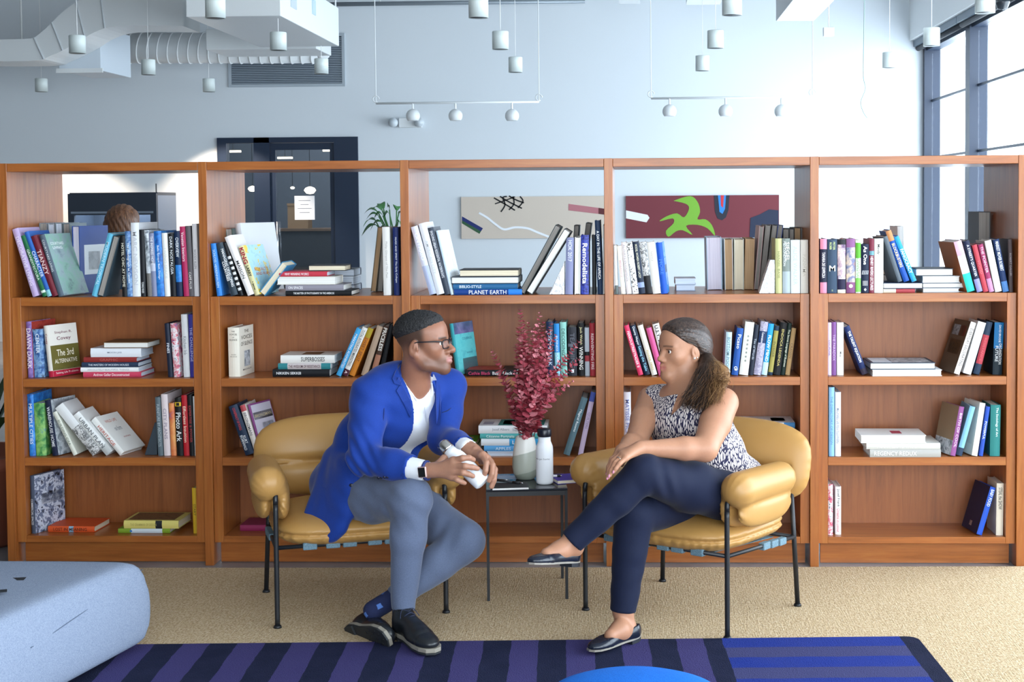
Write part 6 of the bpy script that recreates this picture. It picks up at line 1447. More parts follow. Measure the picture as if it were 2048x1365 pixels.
        cap = sm(L[:, 2], 0.0, 0.03)*(1-sm(L[:, 1], -0.01, 0.03)); C += (HAIRC-C)*(0.8*cap*(np.abs(L[:, 0]) < 0.069))[:, None]
        return C
    body = part('body', v.mesh('body', col, 1), colm('light_brown_skin', 0.45, 0.4, 0.12))
    eyes(body, T_, HR, hs, '#23150f')
    # nails, ring, earring
    for p, q in ((Q(1215, 948, -1.097), 0.0052), (Q(1216, 957, -1.127), 0.0052), (Q(1219.5, 953, -1.146), 0.0052), (Q(1228, 945, -1.157), 0.0046)):
        d = np.array((-0.55, -0.7, 0.25)); d /= np.linalg.norm(d); me = lathe([(1e-4, 0.0012), (q*0.7, 0.0009), (q, 0)][::-1], 10); z = Vector(d)
        b = part('nail', (me[0], me[1]), mat('#e79ab0', 0.2, name='pink_nail_varnish'), body, smooth=True); b.matrix_local = Matrix.Translation(Vector(p)+z*0.004) @ z.to_track_quat('Z', 'Y').to_matrix().to_4x4() @ Matrix.Diagonal((0.9, 1.3, 1, 1))
    a, b = np.array(kn[2]), np.array(Q(1231, 926, -1.137)); c = a+(b-a)*0.55; t = Vector(b-a).normalized()
    rg = [(0.0102*math.cos(x), 0.0102*math.sin(x), 0) for x in np.linspace(0, 2*math.pi, 21)]
    rb = part('finger_ring', tube(rg, 0.0016, 6, False), mat('#d8cfc4', 0.15, 1.0, name='silver'), body, smooth=True); rb.matrix_local = Matrix.Translation(c) @ t.to_track_quat('Z', 'Y').to_matrix().to_4x4()
    er = part('earring', lathe([(1e-4, -0.0045), (0.0032, -0.0032), (0.0045, 0), (0.0032, 0.0032), (1e-4, 0.0045)], 12), mat('#eeeae4', 0.15, 0.6, name='pearl'), body, smooth=True); er.matrix_local = Matrix.Translation(T_((-0.081, -0.006, -0.028)))
    er = part('earring', lathe([(1e-4, -0.003), (0.003, 0), (1e-4, 0.003)], 10), mat('#eeeae4', 0.15, 0.6, name='pearl'), body, smooth=True); er.matrix_local = Matrix.Translation(T_((-0.082, -0.019, -0.026)))
    # ---- hair combed back into a low tail
    h = Vol(HO-0.17, HO+0.17, 0.003)
    h.el(T_((0, -0.012, 0.040)), np.array((0.073, 0.097, 0.078))*hs, HR, 0); h.el(T_((0, 0.030, 0.043)), np.array((0.060, 0.057, 0.050))*hs, HR, 0.03*hs)
    h.el(T_((0, -0.050, 0.004)), np.array((0.068, 0.071, 0.076))*hs, HR, 0.03*hs)
    X, Y, Z = h.ax[0][:, None, None], h.ax[1][None, :, None], h.ax[2][None, None, :]
    lx, ly, lz = ((X-HO[0])*HR[0, i]+(Y-HO[1])*HR[1, i]+(Z-HO[2])*HR[2, i] for i in range(3)); lx, ly, lz = lx/hs, ly/hs, lz/hs
    # hairline: from the brow's top, past the temple, over the ear to the nape
    bd = np.interp(ly, [-0.12, -0.06, -0.03, -0.005, 0.02, 0.045, 0.07, 0.09], [-0.058, -0.052, -0.012, 0.026, 0.034, 0.052, 0.078, 0.10])+0*lz
    an = np.arctan2(lx, lz*0.93-ly*0.37+0.008); groove = 0.0008*np.sin(an*46+5*np.sin(an*6))
    h.f = np.maximum(h.f-0.0025-0.007*sm(lz-bd, 0.0, 0.035)+groove, (bd-lz)*0.8*hs).astype(np.float32)
    def hairm(name, ramp, sc):
        t = NT(name); cv = t.coord((70, 70, 70)); nn = t.noise(cv, sc, 3, 0.6); t.color(t.ramp(nn, ramp)); t.rough(0.38); t.bump(nn, 0.5, 0.003); return t.m
    hair = part('hair', h.mesh('hair', None, 0), hairm('dark_brown_hair', [(0.3, '#17110f'), (0.55, '#3b2c26'), (0.8, '#6a5648')], 2.2), body)
    TB = Q(1414, 722, -0.735)
    tie = part('hair_tie', mesh('hair_tie', tube([tuple(TB+np.array((0.020*math.cos(x)*0.8, 0.020*math.sin(x), 0.010*math.cos(x)))) for x in np.linspace(0, 2*math.pi, 17)], 0.006, 8, False), True), mat('#33506a', 0.7, name='blue_elastic'), body)
    rng = np.random.default_rng(5); G = {0: ([], []), 1: ([], []), 2: ([], [])}
    ends = [(1390, 808), (1400, 816), (1412, 812), (1380, 795), (1424, 804), (1434, 792), (1440, 778), (1444, 764), (1430, 808), (1405, 800), (1370, 808)]
    core = Vol((2.58, -1.0, 0.70), (2.95, -0.68, 1.0), 0.004)
    for e in ends: core.chain([TB, Q(1426+(e[0]-1412)*0.45, 750, -0.805), tuple(np.array(Q(e[0], e[1], -0.885))*0.75+np.array(Q(1426, 750, -0.805))*0.25)], [0.017, 0.026, 0.010], 0.015)
    nzr = rng.standard_normal(core.f.shape).astype(np.float32)*0.0008; core.f += nzr
    def corecol(P):
        u = sm((P-TB)@np.array((0.75, -0.2, -0.55)), -0.02, 0.075)[:, None]; x = sm(P[:, 0], 2.72, 2.80)[:, None]*u
        return np.array(lin('#2a1d17')[:3])*(1-x)+np.array(lin('#8a6540')[:3])*x
    part('tail', core.mesh('tail', corecol, 1), colm('tail_hair', 0.5, 0.3), hair)
    for i in range(2300):
        e = ends[rng.integers(len(ends))]; Ye = -0.895+rng.normal()*0.016
        p3 = Q(e[0]+rng.normal()*7, e[1]+rng.normal()*7, Ye); a = rng.uniform(0, 2*math.pi); rr = 0.016*math.sqrt(rng.uniform())
        p0 = TB+np.array((rr*math.cos(a), rr*math.sin(a)*1.2, rng.normal()*0.004))
        nr = np.clip(rng.normal(size=3), -1.5, 1.5); bulge = Q(1427+nr[0]*11+(e[0]-1412)*0.5, 752+nr[1]*8, -0.818+nr[2]*0.018)
        p2 = bulge*0.35+p3*0.65+rng.normal(size=3)*0.005
        P = bez([tuple(p0), tuple(p0*0.55+bulge*0.45+np.array((0.004, -0.008, 0.010))), tuple(bulge), tuple(p2), tuple(p3)], 3)
        kz = 0.0026*rng.uniform(0.3, 1.2); ph = rng.uniform(0, 6)
        P = [Vector(p)+Vector((math.sin(ph+j*1.3)*kz, math.cos(ph+j*1.1)*kz, 0))*(j/len(P)) for j, p in enumerate(P)]
        light = (e[0] > 1418)*0.45+rng.uniform(0, 0.62); g = 0 if light < 0.45 else (1 if light < 0.78 else 2)
        V, Fc = tube(P, [0.00075*(1-0.55*j/len(P)) for j in range(len(P))], 3, False); n0 = len(G[g][0]); G[g][0].extend(V); G[g][1].extend([tuple(x+n0 for x in f) for f in Fc])
    for g, c, nm in ((0, '#33241c', 'dark_strands'), (1, '#7a5638', 'chestnut_strands'), (2, '#ad8455', 'blonde_strands')):
        st = part('hair_strands', mesh('hair_strands', G[g], True), mat(c, 0.5, name=nm), hair)
    # combed strands from hairline to tie
    pa = np.array((0, -0.93, -0.37)); qa = np.array((0, -0.37, 0.93)); cv, cf = ([], [], []), ([], [], [])
    for i in range(620):
        an_ = rng.uniform(-1.95, 1.95); P = []
        q_ = np.array((math.sin(an_), 0, 0))+qa*math.cos(an_)
        jit = rng.normal()*0.05; lift = rng.uniform(0.0062, 0.0100)
        for sg in np.linspace(0.25, 2.80, 26):
            d = -pa*math.cos(sg)+q_*math.sin(sg+0.0*jit); d /= np.linalg.norm(d)
            best = 0
            for c0, r0 in (((0, -0.012, 0.040), (0.073, 0.097, 0.078)), ((0, 0.030, 0.043), (0.060, 0.057, 0.050)), ((0, -0.050, 0.004), (0.068, 0.071, 0.076))):
                o_ = np.array((0, -0.012, 0.035))-np.array(c0); r0 = np.array(r0)+lift; A_ = ((d/r0)**2).sum(); B_ = (o_*d/r0**2).sum(); C_ = ((o_/r0)**2).sum()-1; D_ = B_*B_-A_*C_
                if D_ > 0: best = max(best, (-B_+math.sqrt(D_))/A_)
            L_ = np.array((0, -0.012, 0.035))+d*best
            if L_[2] > np.interp(L_[1], [-0.12, -0.06, -0.03, -0.005, 0.02, 0.045, 0.07, 0.09], [-0.058, -0.052, -0.012, 0.026, 0.034, 0.052, 0.078, 0.10])+0.003: P.append(tuple(T_(L_)))
        if len(P) < 5: continue
        P.append(tuple(TB+rng.normal(size=3)*0.005)); g = int(rng.integers(3))
        V, Fc = tube(P, [0.0009]*(len(P)-1)+[0.0006], 3, False); n0 = len(cv[g]); cv[g].extend(V); cf[g].extend([tuple(x+n0 for x in f) for f in Fc])
    for g, c in ((0, '#211814'), (1, '#3d2e26'), (2, '#6b574a')):
        part('hair_strands', mesh('hair_strands', (cv[g], cf[g]), True), mat(c, 0.4, name='combed_strands'), hair)
    # flyaway hairs at the crown
    fv, ff = [], []
    for i in range(46):
        a = rng.uniform(-1.2, 1.2); y0 = rng.uniform(-0.10, 0.04); z0 = 0.12-((y0+0.012)/0.1)**2*0.05
        p0 = T_((0.05*math.sin(a), y0, z0-abs(math.sin(a))*0.02)); p1 = p0+R_small(rng)*0.018
        V, Fc = tube([tuple(p0), tuple((p0+p1)/2+R_small(rng)*0.004), tuple(p1)], [0.0003, 0.00025, 0.0001], 3, False); n0 = len(fv); fv.extend(V); ff.extend([tuple(x+n0 for x in f) for f in Fc])
    part('hair_strands', mesh('hair_strands', (fv, ff), True), mat('#33241c', 0.45, name='dark_strands'), hair)
    # ---- blouse
    s = Vol((2.42, -1.05, 0.32), (3.02, -0.42, 0.90), 0.0045)
    s.el(CH, (0.160, 0.112, 0.125), TR, 0); s.el(CH+fr*0.035+up*-0.02, (0.135, 0.090, 0.075), TR, 0.04); s.el(WA+fr*0.004, (0.142, 0.112, 0.125), TR, 0.05); s.el(PV+np.array((0.0, 0, 0.035)), (0.166, 0.135, 0.085), TR, 0.05)
    s.rc(NB-np.array((0, 0, 0.030)), LS+(NB-LS)*0.16+up*0.004, 0.052, 0.049, 0.02); s.rc(NB-np.array((0, 0, 0.030)), RS+(NB-RS)*0.08, 0.052, 0.049, 0.02)
    s.rc(RS*0.72+NB*0.28-up*0.02, CH-sd*0.06+fr*0.03, 0.056, 0.072, 0.03); s.rc(LS*0.72+NB*0.28-up*0.02, CH+sd*0.06+fr*0.03, 0.056, 0.072, 0.03)
    # armholes
    s.rc(LS+sd*0.030+up*0.03, LS+(LE-LS)*0.8+sd*0.045, 0.052, 0.056, 0.004, True); s.rc(RS-sd*0.043+up*0.03, RS+(RE-RS)*0.8-sd*0.045, 0.044, 0.048, 0.004, True)
    # neck opening with a deep point
    na = (T_((0, -0.022, -0.045))-NB); na /= np.linalg.norm(na)
    s.rc(NB+na*0.09, NB-na*0.002, 0.054, 0.050, 0.004, True)
    body_v = v
    cutp = [(1341, 745), (1341, 770), (1339, 800), (1337, 836), (1348, 824), (1361, 806), (1373, 788), (1384, 766), (1386, 745)]
    prism_cut(s, CH+fr*0.11, cutp, sd, up, fr, 0.05)
    s.half(PV+np.array((0, 0, -0.035)), (0.0, 0, -1))
    s.warp(lambda X, Y, Z: 0.003*np.sin(70*(Z-0.2*X)+4*np.sin(30*X))*np.exp(-((Z-0.52)/0.07)**2)+0.0018*np.sin(60*X+45*Y)*np.exp(-((Z-0.66)/0.1)**2))
    def dash():
        t = NT('brushstroke_print'); cv = t.coord((150, 150, 34), (0.15, -0.50, 0)); w = t.n('ShaderNodeTexVoronoi', feature='DISTANCE_TO_EDGE'); w.inputs['Scale'].default_value = 1.0; w.inputs['Randomness'].default_value = 0.9; t.l(cv, w.inputs['Vector'])
        nn = t.noise(t.coord((200, 200, 60)), 1.0, 2); d = t.math('ADD', w.outputs['Distance'], t.math('MULTIPLY', t.math('SUBTRACT', nn, 0.5), 0.22))
        t.color(t.ramp(d, [(0.0, '#17153a'), (0.105, '#1d1b46'), (0.135, '#e6dcd8'), (1.0, '#ece4de')])); t.rough(0.7); t.bump(t.noise(t.coord(), 18, 3), 0.2, 0.006); return t.m
    part('blouse', s.mesh('blouse', None, 1), dash())
    # ---- trousers
    t = Vol((2.14, -1.26, 0.08), (3.04, -0.42, 0.67), 0.005)
    t.el(PV+np.array((0.0, 0, -0.02)), (0.160, 0.130, 0.085), TR, 0)
    t.chain([LH, LH+(LK-LH)*0.5, LK], [0.088, 0.080, 0.064], 0.03); kl = LK+(LA-LK)*0.4
    t.chain([LK, kl, LA], [0.060, 0.054, 0.042], 0.012)
    t.chain([RH, RH+(RK-RH)*0.5, RK], [0.088, 0.082, 0.066], 0.03); kr = RK+(RA-RK)*0.4
    t.chain([RK, kr, RA], [0.064, 0.056, 0.043], 0.012)
    al = (LA-LK)/np.linalg.norm(LA-LK); ar = (RA-RK)/np.linalg.norm(RA-RK)
    t.trim(LA+al*0.006, al, 0.058, 0.08); t.trim(RA+ar*0.004, ar, 0.062, 0.08)
    def tf(X, Y, Z):
        d = np.sqrt((X-LK[0]-0.06)**2+(Y-LK[1])**2+(Z-LK[2]+0.02)**2); a = 0.004*np.sin(130*(X-LK[0])+35*(Z-LK[2]))*np.exp(-(d/0.06)**2)
        c = 0.0013*np.sin(50*(X-0.6*Z)+5*np.sin(14*Z)); return a+c
    t.warp(tf)
    part('trousers', t.mesh('trousers', None, 1), cloth('navy_trousers', '#141c36', '#0f162c', 900, 0.8, 0.25, 0.25, 12, 0.05))
    # ---- ballet flats
    def flat_shoe(heel, toe, ank, roll, r0):
        e = bpy.data.objects.new('shoe', None); COL.objects.link(e); e.parent = o
        M = inv @ place(None, heel, toe, roll); s_ = 0.87
        v = Vol((-0.06, -0.02, -0.005), (0.06, 0.28, 0.09), 0.0035); P = lambda *p: np.array(p)*s_
        v.el(P(0, 0.04, 0.042), P(0.031, 0.040, 0.042), k=0); v.rc(P(0, 0.05, 0.036), P(0, 0.18, 0.030), 0.031*s_, 0.031*s_, k=0.02); v.el(P(0, 0.205, 0.026), P(0.038, 0.062, 0.024), k=0.02)
        v.half((0, 0, 0.016), (0, 0, -1)); v.half((0, 0.0, 0.062), (0, 0.12, 1))
        v.el(P(0, 0.095, 0.075), P(0.0275, 0.092, 0.048), k=0.003, sub=True); v.el(P(0, 0.155, 0.075), P(0.027, 0.045, 0.040), k=0.004, sub=True)
        v.warp(lambda X, Y, Z: 0.0012*np.exp(-((Y-0.198*s_)/0.0022)**2))
        q = NT('navy_shoe_leather'); q.color('#161c2a'); q.rough(0.25); nn = q.noise(q.coord(), 120, 2); q.bump(nn, 0.12, 0.001)
        u = obj('upper', v.mesh('upper', None, 1), q.m, e); u.matrix_local = M
        L = [(-0.026, 0.03), (-0.030, 0.07), (-0.029, 0.11), (-0.034, 0.16), (-0.037, 0.20), (-0.033, 0.24), (-0.020, 0.262), (0, 0.27), (0.020, 0.262), (0.031, 0.24), (0.034, 0.20), (0.030, 0.16), (0.026, 0.11), (0.028, 0.07), (0.024, 0.03), (0.014, 0.006), (0, 0.001), (-0.015, 0.006)]
        pl = [(x*s_, y*s_) for x, y in L][::-1]
        so = obj('sole', prismz(pl, 0.012, 0.018), mat('#8b857c', 0.6, name='shoe_sole'), e); so.matrix_local = M
        hl = obj('heel', prismz([p for p in pl if p[1] < 0.065], 0.0, 0.012), mat('#20232a', 0.5, name='shoe_heel'), e); hl.matrix_local = M
    flat_shoe(Q(1156, 1133, -1.075), Q(1066, 1137, -1.24), None, math.radians(4), 0)
    flat_shoe(atZ(1278, 1279, 0.0145), atZ(1202, 1304, 0.0145), None, 0, 0)
    return o
def R_small(rng):
    d = rng.normal(size=3); d[2] = abs(d[2])*0.8; return d/np.linalg.norm(d)
woman = build_woman()
# ---------------------------------------------------------------- things on the side table
tz = TZ+0.0006
vp = atZ(1050, 960, tz); vs = pr(vp)[2]
vase = thing('vase', 'two-tone ceramic vase, off-white above and grey-green below, on side table', 'vase', (vp[0], vp[1]+0.02, tz))
def vasem():
    t = NT('two_tone_glaze'); tc = t.n('ShaderNodeTexCoord'); sp = t.n('ShaderNodeSeparateXYZ'); t.l(tc.outputs['Object'], sp.inputs[0])
    n = t.noise(t.coord(), 14, 2); e = t.math('ADD', t.math('ADD', sp.outputs[2], t.math('MULTIPLY', sp.outputs[0], -0.28)), t.math('MULTIPLY', n, 0.012))
    t.color(t.ramp(t.math('MULTIPLY', e, 5.0), [(0.0, '#8f968a'), (0.17, '#8f968a'), (0.175, '#aeb2a6'), (0.52, '#a7aba0'), (0.535, '#dedcd5'), (1.0, '#e2e0da')])); t.rough(0.38); return t.m
obj('body', lathe([(0.030, 0.0), (0.036, 0.003), (0.044, 0.022), (0.0485, 0.046), (0.0475, 0.075), (0.0435, 0.11), (0.038, 0.14), (0.0345, 0.156), (0.0335, 0.159), (0.0310, 0.157), (0.034, 0.14), (0.040, 0.10), (0.042, 0.04), (0.001, 0.012)], 40), vasem(), vase, True)
def leafmesh(name, c):
    V = [(0, 0, 0)]; n = 9
    for i in range(n):
        a = 2*math.pi*i/n; r = 0.5*(1-0.10*math.cos(a)); V.append((0.5+r*math.cos(a), 0.46*math.sin(a), 0.10*math.sin(a)**2+0.05*math.cos(a)))
    V[0] = (0.5, 0, -0.02)
    me = mesh(name, (V, [(0, i+1, (i+1) % n+1) for i in range(n)]), True); me.materials.append(c); return me
def lfm(name, a, b):
    t = NT(name); n = t.noise(t.coord((1, 1, 1)), 2.0, 2); t.color(t.mix(n, a, b)); t.rough(0.55); t.b.inputs['Transmission Weight'].default_value = 0.0; return t.m
LM = [leafmesh('leaf', lfm('dusty_red_leaf', '#c05a68', '#a03c4c')), leafmesh('leaf', lfm('pale_pink_leaf', '#dc9298', '#c46c78')), leafmesh('leaf', lfm('deep_red_leaf', '#8a2a3a', '#a83e4a'))]
bq = thing('dried_stems', 'bunch of dusty red dried eucalyptus stems standing in the vase', 'dried stems', (vp[0], vp[1]+0.02, tz+0.02))
bo = np.array((vp[0], vp[1]+0.02, tz+0.02)); rng = np.random.default_rng(11); nl = 0; SV, SF = [], []
tips = [(1040, 616, 0), (1080, 623, -.02), (1104, 642, .02), (1057, 640, .03), (1066, 655, -.05), (1092, 660, -.06), (1052, 668, -.06), (1036, 655, .02), (1112, 668, .0), (1075, 690, -.09), (1100, 700, -.10), (1045, 700, -.09),
        (1158, 683, .02), (1160, 716, -.03), (1147, 761, -.06), (982, 699, .0), (995, 743, -.04), (1030, 690, .04), (1120, 720, -.05), (1105, 740, -.1), (1028, 740, -.08), (1060, 740, -.12), (1085, 760, -.12), (1040, 780, -.11), (1105, 790, -.08), (1020, 800, -.05), (1070, 800, -.13), (1048, 640, .04), (1088, 640, .04), (1052, 876, -.075)]
leaves = []
for i, (x, y, dy) in enumerate(tips):
    tip = Q(x, y, vp[1]+0.02+dy); base = bo+np.array((rng.normal()*0.008, rng.normal()*0.008, 0.0)); rim = bo+np.array((np.clip((tip-bo)[0]*0.18, -0.02, 0.02)+rng.normal()*0.006, np.clip((tip-bo)[1]*0.2, -0.02, 0.02), 0.142))
    if y > 850: P = bez([tuple(base), tuple(bo+np.array((0.0, -0.02, 0.13))), tuple(bo+np.array((0.004, -0.034, 0.165))), tuple(bo+np.array((0.006, -0.046, 0.15))), tuple(tip)], 5)
    else:
        mid = rim*0.5+tip*0.5+np.array(((tip-rim)[0]*-0.10, 0, 0.02)); P = bez([tuple(base), tuple(rim), tuple(mid), tuple(tip)], 8)
    st = obj('stem', tube([tuple(Vector(p)-Vector(bo)) for p in P], [0.0017*(1-0.6*j/len(P)) for j in range(len(P))], 5), mat('#6a2a30', 0.7, name='dry_stem'), bq, True)
    L = [Vector(p) for p in P]; acc = [0]
    for a, b in zip(L[:-1], L[1:]): acc.append(acc[-1]+(b-a).length)
    d = 0.165 if y < 850 else 0.15; k = 0
    while d < acc[-1]-0.004:
        j = max(q for q in range(len(acc)-1) if acc[q] <= d); t = (d-acc[j])/(acc[j+1]-acc[j]+1e-9); p = L[j].lerp(L[j+1], t); tg = (L[j+1]-L[j]).normalized(); u = d/acc[-1]
        sz = (0.029 if u < 0.7 else 0.029-0.05*(u-0.7)*1.15)*rng.uniform(0.75, 1.2); a0 = k*1.57+rng.uniform(-0.4, 0.4)
        sd_ = tg.orthogonal().normalized(); s2 = tg.cross(sd_)
        for h in (0, math.pi):
            ou = (sd_*math.cos(a0+h)+s2*math.sin(a0+h)+tg*rng.uniform(0.1, 0.7)).normalized(); yy = tg.cross(ou).normalized(); zz = ou.cross(yy)
            leaves.append((p, ou, yy, zz, max(sz, 0.008)))
        d += rng.uniform(0.011, 0.016) if u < 0.8 else 0.013; k += 1
order = sorted(range(len(leaves)), key=lambda q: leaves[q][0].y-leaves[q][4]*3)
GV = {0: ([], []), 1: ([], []), 2: ([], [])}
for c, q in enumerate(order):
    p, ou, yy, zz, s = leaves[q]; m = int(rng.choice(3, p=(0.5, 0.28, 0.22))); pl = p-Vector(bo)
    M = Matrix(((ou.x*s, yy.x*s, zz.x*s, pl.x), (ou.y*s, yy.y*s, zz.y*s, pl.y), (ou.z*s, yy.z*s, zz.z*s, pl.z), (0, 0, 0, 1)))
    if c < 290:
        lf = bpy.data.objects.new('leaf', LM[m]); COL.objects.link(lf); lf.parent = bq; lf.matrix_local = M
    else:
        n0 = len(GV[m][0]); GV[m][0].extend([tuple(M @ v.co) for v in LM[m].vertices]); GV[m][1].extend([tuple(x+n0 for x in f.vertices) for f in LM[m].polygons])
for m in range(3):
    if GV[m][0]:
        fo = obj('foliage', mesh('foliage', GV[m], True), LM[m].materials[0], bq); fo['kind'] = 'stuff'
# standing bottle
bp = atZ(1088.5, 971, tz)
sb = build_bottle('white bottle with black cap standing on the side table', Matrix.Translation((bp[0], bp[1]+0.031, tz)), 'black', '', 0.985)
def wrap_text(parent, s, r, z, H, L, m, az=-math.pi/2):
    a, fs, sz = text_verts(s, 0.004); k = min(L/sz[0], H/sz[1]); V = [((r+0.0004)*math.cos(az+p[0]*k/r), (r+0.0004)*math.sin(az+p[0]*k/r), z+p[1]*k) for p in a]
    return obj('lettering', (V, fs), m, parent)
wrap_text(sb, 'Morgan Stanley', 0.0315, 0.094, 0.010, 0.056, mat('#8d9096', 0.5, name='grey_print'), -1.75)
for i in range(6):
    t_ = obj('printed_line', box(-0.0004, 0.0004, -0.0002, 0.0002, 0.03, 0.052), mat('#a9b0c8', 0.5, name='blue_grey_print'), hb); a = -2.6+i*0.12; t_.matrix_local = Matrix.Translation((0.0321*math.cos(a), 0.0321*math.sin(a), 0)) @ Matrix.Rotation(a, 4, 'Z')
# notebooks, leaflet and pens
def slab(name, label, cat, c, w, d, h, rot, cover, page, zz=tz):
    o = thing(name, label, cat, (c[0], c[1], zz), rot)
    obj('cover', join(box(-w/2, w/2, -d/2, d/2, h-0.0016, h), box(-w/2, w/2, -d/2, d/2, 0, 0.0016), box(-w/2, w/2, d/2-0.0015, d/2, 0.0016, h-0.0016)), cover, o)
    obj('pages', box(-w/2+0.0015, w/2-0.0015, -d/2+0.0008, d/2-0.002, 0.0017, h-0.0017), page, o); return o
BK = mat('#2b2d31', 0.6, name='black_card')
lf_ = obj('leaflet', box(-0.06, 0.06, -0.03, 0.03, 0, 0.0012), mat('#a9c0dd', 0.6, name='pale_blue_paper')); lf_.location = (Xat(1012, vp[1]+0.03, tz), vp[1]+0.045, tz); tag(lf_, 'pale blue leaflet lying behind the vase on the side table', 'leaflet')
p0 = atZ(1021, 972, tz+0.005); nb = slab('notebook', 'black notebook with white page edges overhanging the side table', 'notebook', (p0[0]-0.002, p0[1]-0.012), 0.132, 0.095, 0.0095, math.radians(9), BK, mat('#eeeeec', 0.7))
p1 = atZ(1137, 960, tz+0.005); nb2 = slab('notebook', 'purple notebook with cream pages overhanging the right of the side table', 'notebook', (p1[0]-0.003, p1[1]+0.012), 0.115, 0.12, 0.014, math.radians(20), mat('#4a3c9a', 0.55, name='purple_card'), mat('#e6ddc8', 0.7))
def pen(label, a, b, zz, body, tip):
    A, B = atZ(a[0], a[1], zz), atZ(b[0], b[1], zz); o = thing('pen', label, 'pen', tuple(A)); v = B-A; L = np.linalg.norm(v); e = v/L
    f = lambda t: tuple(e*L*t)
    obj('barrel', tube([f(0.02), f(0.62)], 0.0042, 10), body, o, True); obj('grip', tube([f(0.62), f(0.88)], 0.0045, 10), mat('#1b1c20', 0.6), o, True); obj('tip', tube([f(0.88), f(1.0)], [0.004, 0.0008], 10), tip, o, True)
    c = obj('clip', tube([(e[0]*L*0.03, e[1]*L*0.03, 0.0052), (e[0]*L*0.42, e[1]*L*0.42, 0.0056)], 0.001, 6), tip, o, True)
ST = mat('#c9cacc', 0.2, 1.0, name='chrome')
pen('black and chrome ballpoint pen on the black notebook', (993, 961), (1046, 967), tz+0.0095+0.0046, BK, ST)
pen('white ballpoint pen on the purple notebook', (1098, 953), (1124, 952), tz+0.014+0.0046, mat('#f0eef2', 0.3), ST)
# ---------------------------------------------------------------- the far side of the room
def E3(x, y, Y): return tuple(atY(x, y, Y))
# ---- dark glazed door in the far wall
d1 = bpy.data.objects.new('door_1', None); COL.objects.link(d1); d1['kind'] = 'structure'
def px2(x): return Xat(x, YB, 1.6)
fx = [DX0, px2(455), px2(510), px2(541), px2(548), px2(670), DX1]
FR_ = [box(fx[0], fx[1], YB-0.03, YB+0.1, 0, DZ), box(fx[2], fx[3], YB-0.03, YB+0.1, 0, DZ), box(fx[5], fx[6], YB-0.03, YB+0.1, 0, DZ), box(fx[1], fx[5], YB-0.03, YB+0.1, DZ-0.055, DZ)]
obj('door_frame', join(*FR_), NAVYF, d1)
obj('door_leaf', join(box(fx[3]+0.004, fx[4]+0.02, YB, YB+0.05, 0.01, DZ-0.06), box(fx[5]-0.05, fx[5]-0.004, YB, YB+0.05, 0.01, DZ-0.06), box(fx[4]+0.02, fx[5]-0.05, YB, YB+0.05, DZ-0.13, DZ-0.06), box(fx[4]+0.02, fx[5]-0.05, YB, YB+0.05, 0.01, 0.25)), NAVYF, d1)
obj('pane', box(fx[1], fx[2], YB+0.03, YB+0.038, 0.0, DZ-0.056), GLASSD, d1); obj('pane', box(fx[4]+0.02, fx[5]-0.05, YB+0.02, YB+0.028, 0.25, DZ-0.13), GLASSD, d1)
obj('door_handle', cyl((fx[4]+0.035, YB-0.03, 0.75), (fx[4]+0.035, YB-0.03, 1.25), 0.012, n=10), mat('#b9bcc0', 0.3, 1.0), d1, True)
pn = obj('notice', box(px2(588), px2(628), YB+0.012, YB+0.0175, atY(600, 440, YB)[2], atY(600, 392, YB)[2]), mat('#dfe4ea', 0.7, name='notice_paper')); tag(pn, 'white sheet of paper taped to the dark glass door', 'notice')
for i, (a, b) in enumerate(((0.2, 0.8), (0.3, 0.7), (0.15, 0.85), (0.25, 0.75))):
    x0, x1 = px2(588), px2(628); z = atY(600, 402+i*8, YB)[2]
    obj('printed_line', box(x0+(x1-x0)*a, x0+(x1-x0)*b, YB+0.0112, YB+0.0118, z, z+0.006), mat('#7c8590', 0.7), pn)
# ---- dim room behind the door
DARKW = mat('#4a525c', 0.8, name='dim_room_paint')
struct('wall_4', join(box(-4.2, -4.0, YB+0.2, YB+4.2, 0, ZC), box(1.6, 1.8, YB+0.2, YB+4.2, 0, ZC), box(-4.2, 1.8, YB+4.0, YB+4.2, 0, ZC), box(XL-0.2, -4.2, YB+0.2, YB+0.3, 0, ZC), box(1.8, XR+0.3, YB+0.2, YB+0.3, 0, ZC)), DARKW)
def emis(name, c, s):
    t = NT(name); t.b.inputs['Emission Color'].default_value = lin(c); t.b.inputs['Emission Strength'].default_value = s; t.color(c); return t.m
GLOW = emis('warm_lamp_glass', '#ffe6c2', 3.0)
for i, (x, y, Y, r, lab) in enumerate(((620, 381, 12.2, 0.075, 'glowing oval pendant lamp seen through the door glass'), (505, 378, 12.6, 0.06, 'glowing oval pendant lamp seen through the side pane'), (585, 376, 13.0, 0.03, 'small glowing pendant lamp deep behind the door'))):
    p = atY(x, y, Y); l = thing('pendant_lamp', lab, 'lamp', tuple(p), 0, 'lamps behind the door')
    obj('shade', lathe([(0.001, -r*0.62), (r*0.6, -r*0.52), (r, 0), (r*0.75, r*0.4), (r*0.2, r*0.62), (0.001, r*0.65)], 20), GLOW, l, True); obj('cable', cyl((0, 0, r*0.6), (0, 0, ZC-p[2]-0.002), 0.004, n=6), BLACKM, l)
for i, (x, y, Y, lab) in enumerate(((466, 303, 11.5, 'thin lit ceiling strip behind the side pane'), (570, 316, 12.4, 'thin lit ceiling strip behind the door, left one'), (661, 301, 11.8, 'thin lit ceiling strip behind the door, right one'))):
    p = atY(x, y, Y); l = thing('strip_light', lab, 'lamp', tuple(p), 0, 'strip lights behind the door'); obj('tube', box(-0.09, 0.09, -0.03, 0.03, -0.012, 0.012), GLOW, l)
    obj('cable', cyl((0, 0, 0.012), (0, 0, ZC-p[2]-0.002), 0.004, n=6), BLACKM, l)
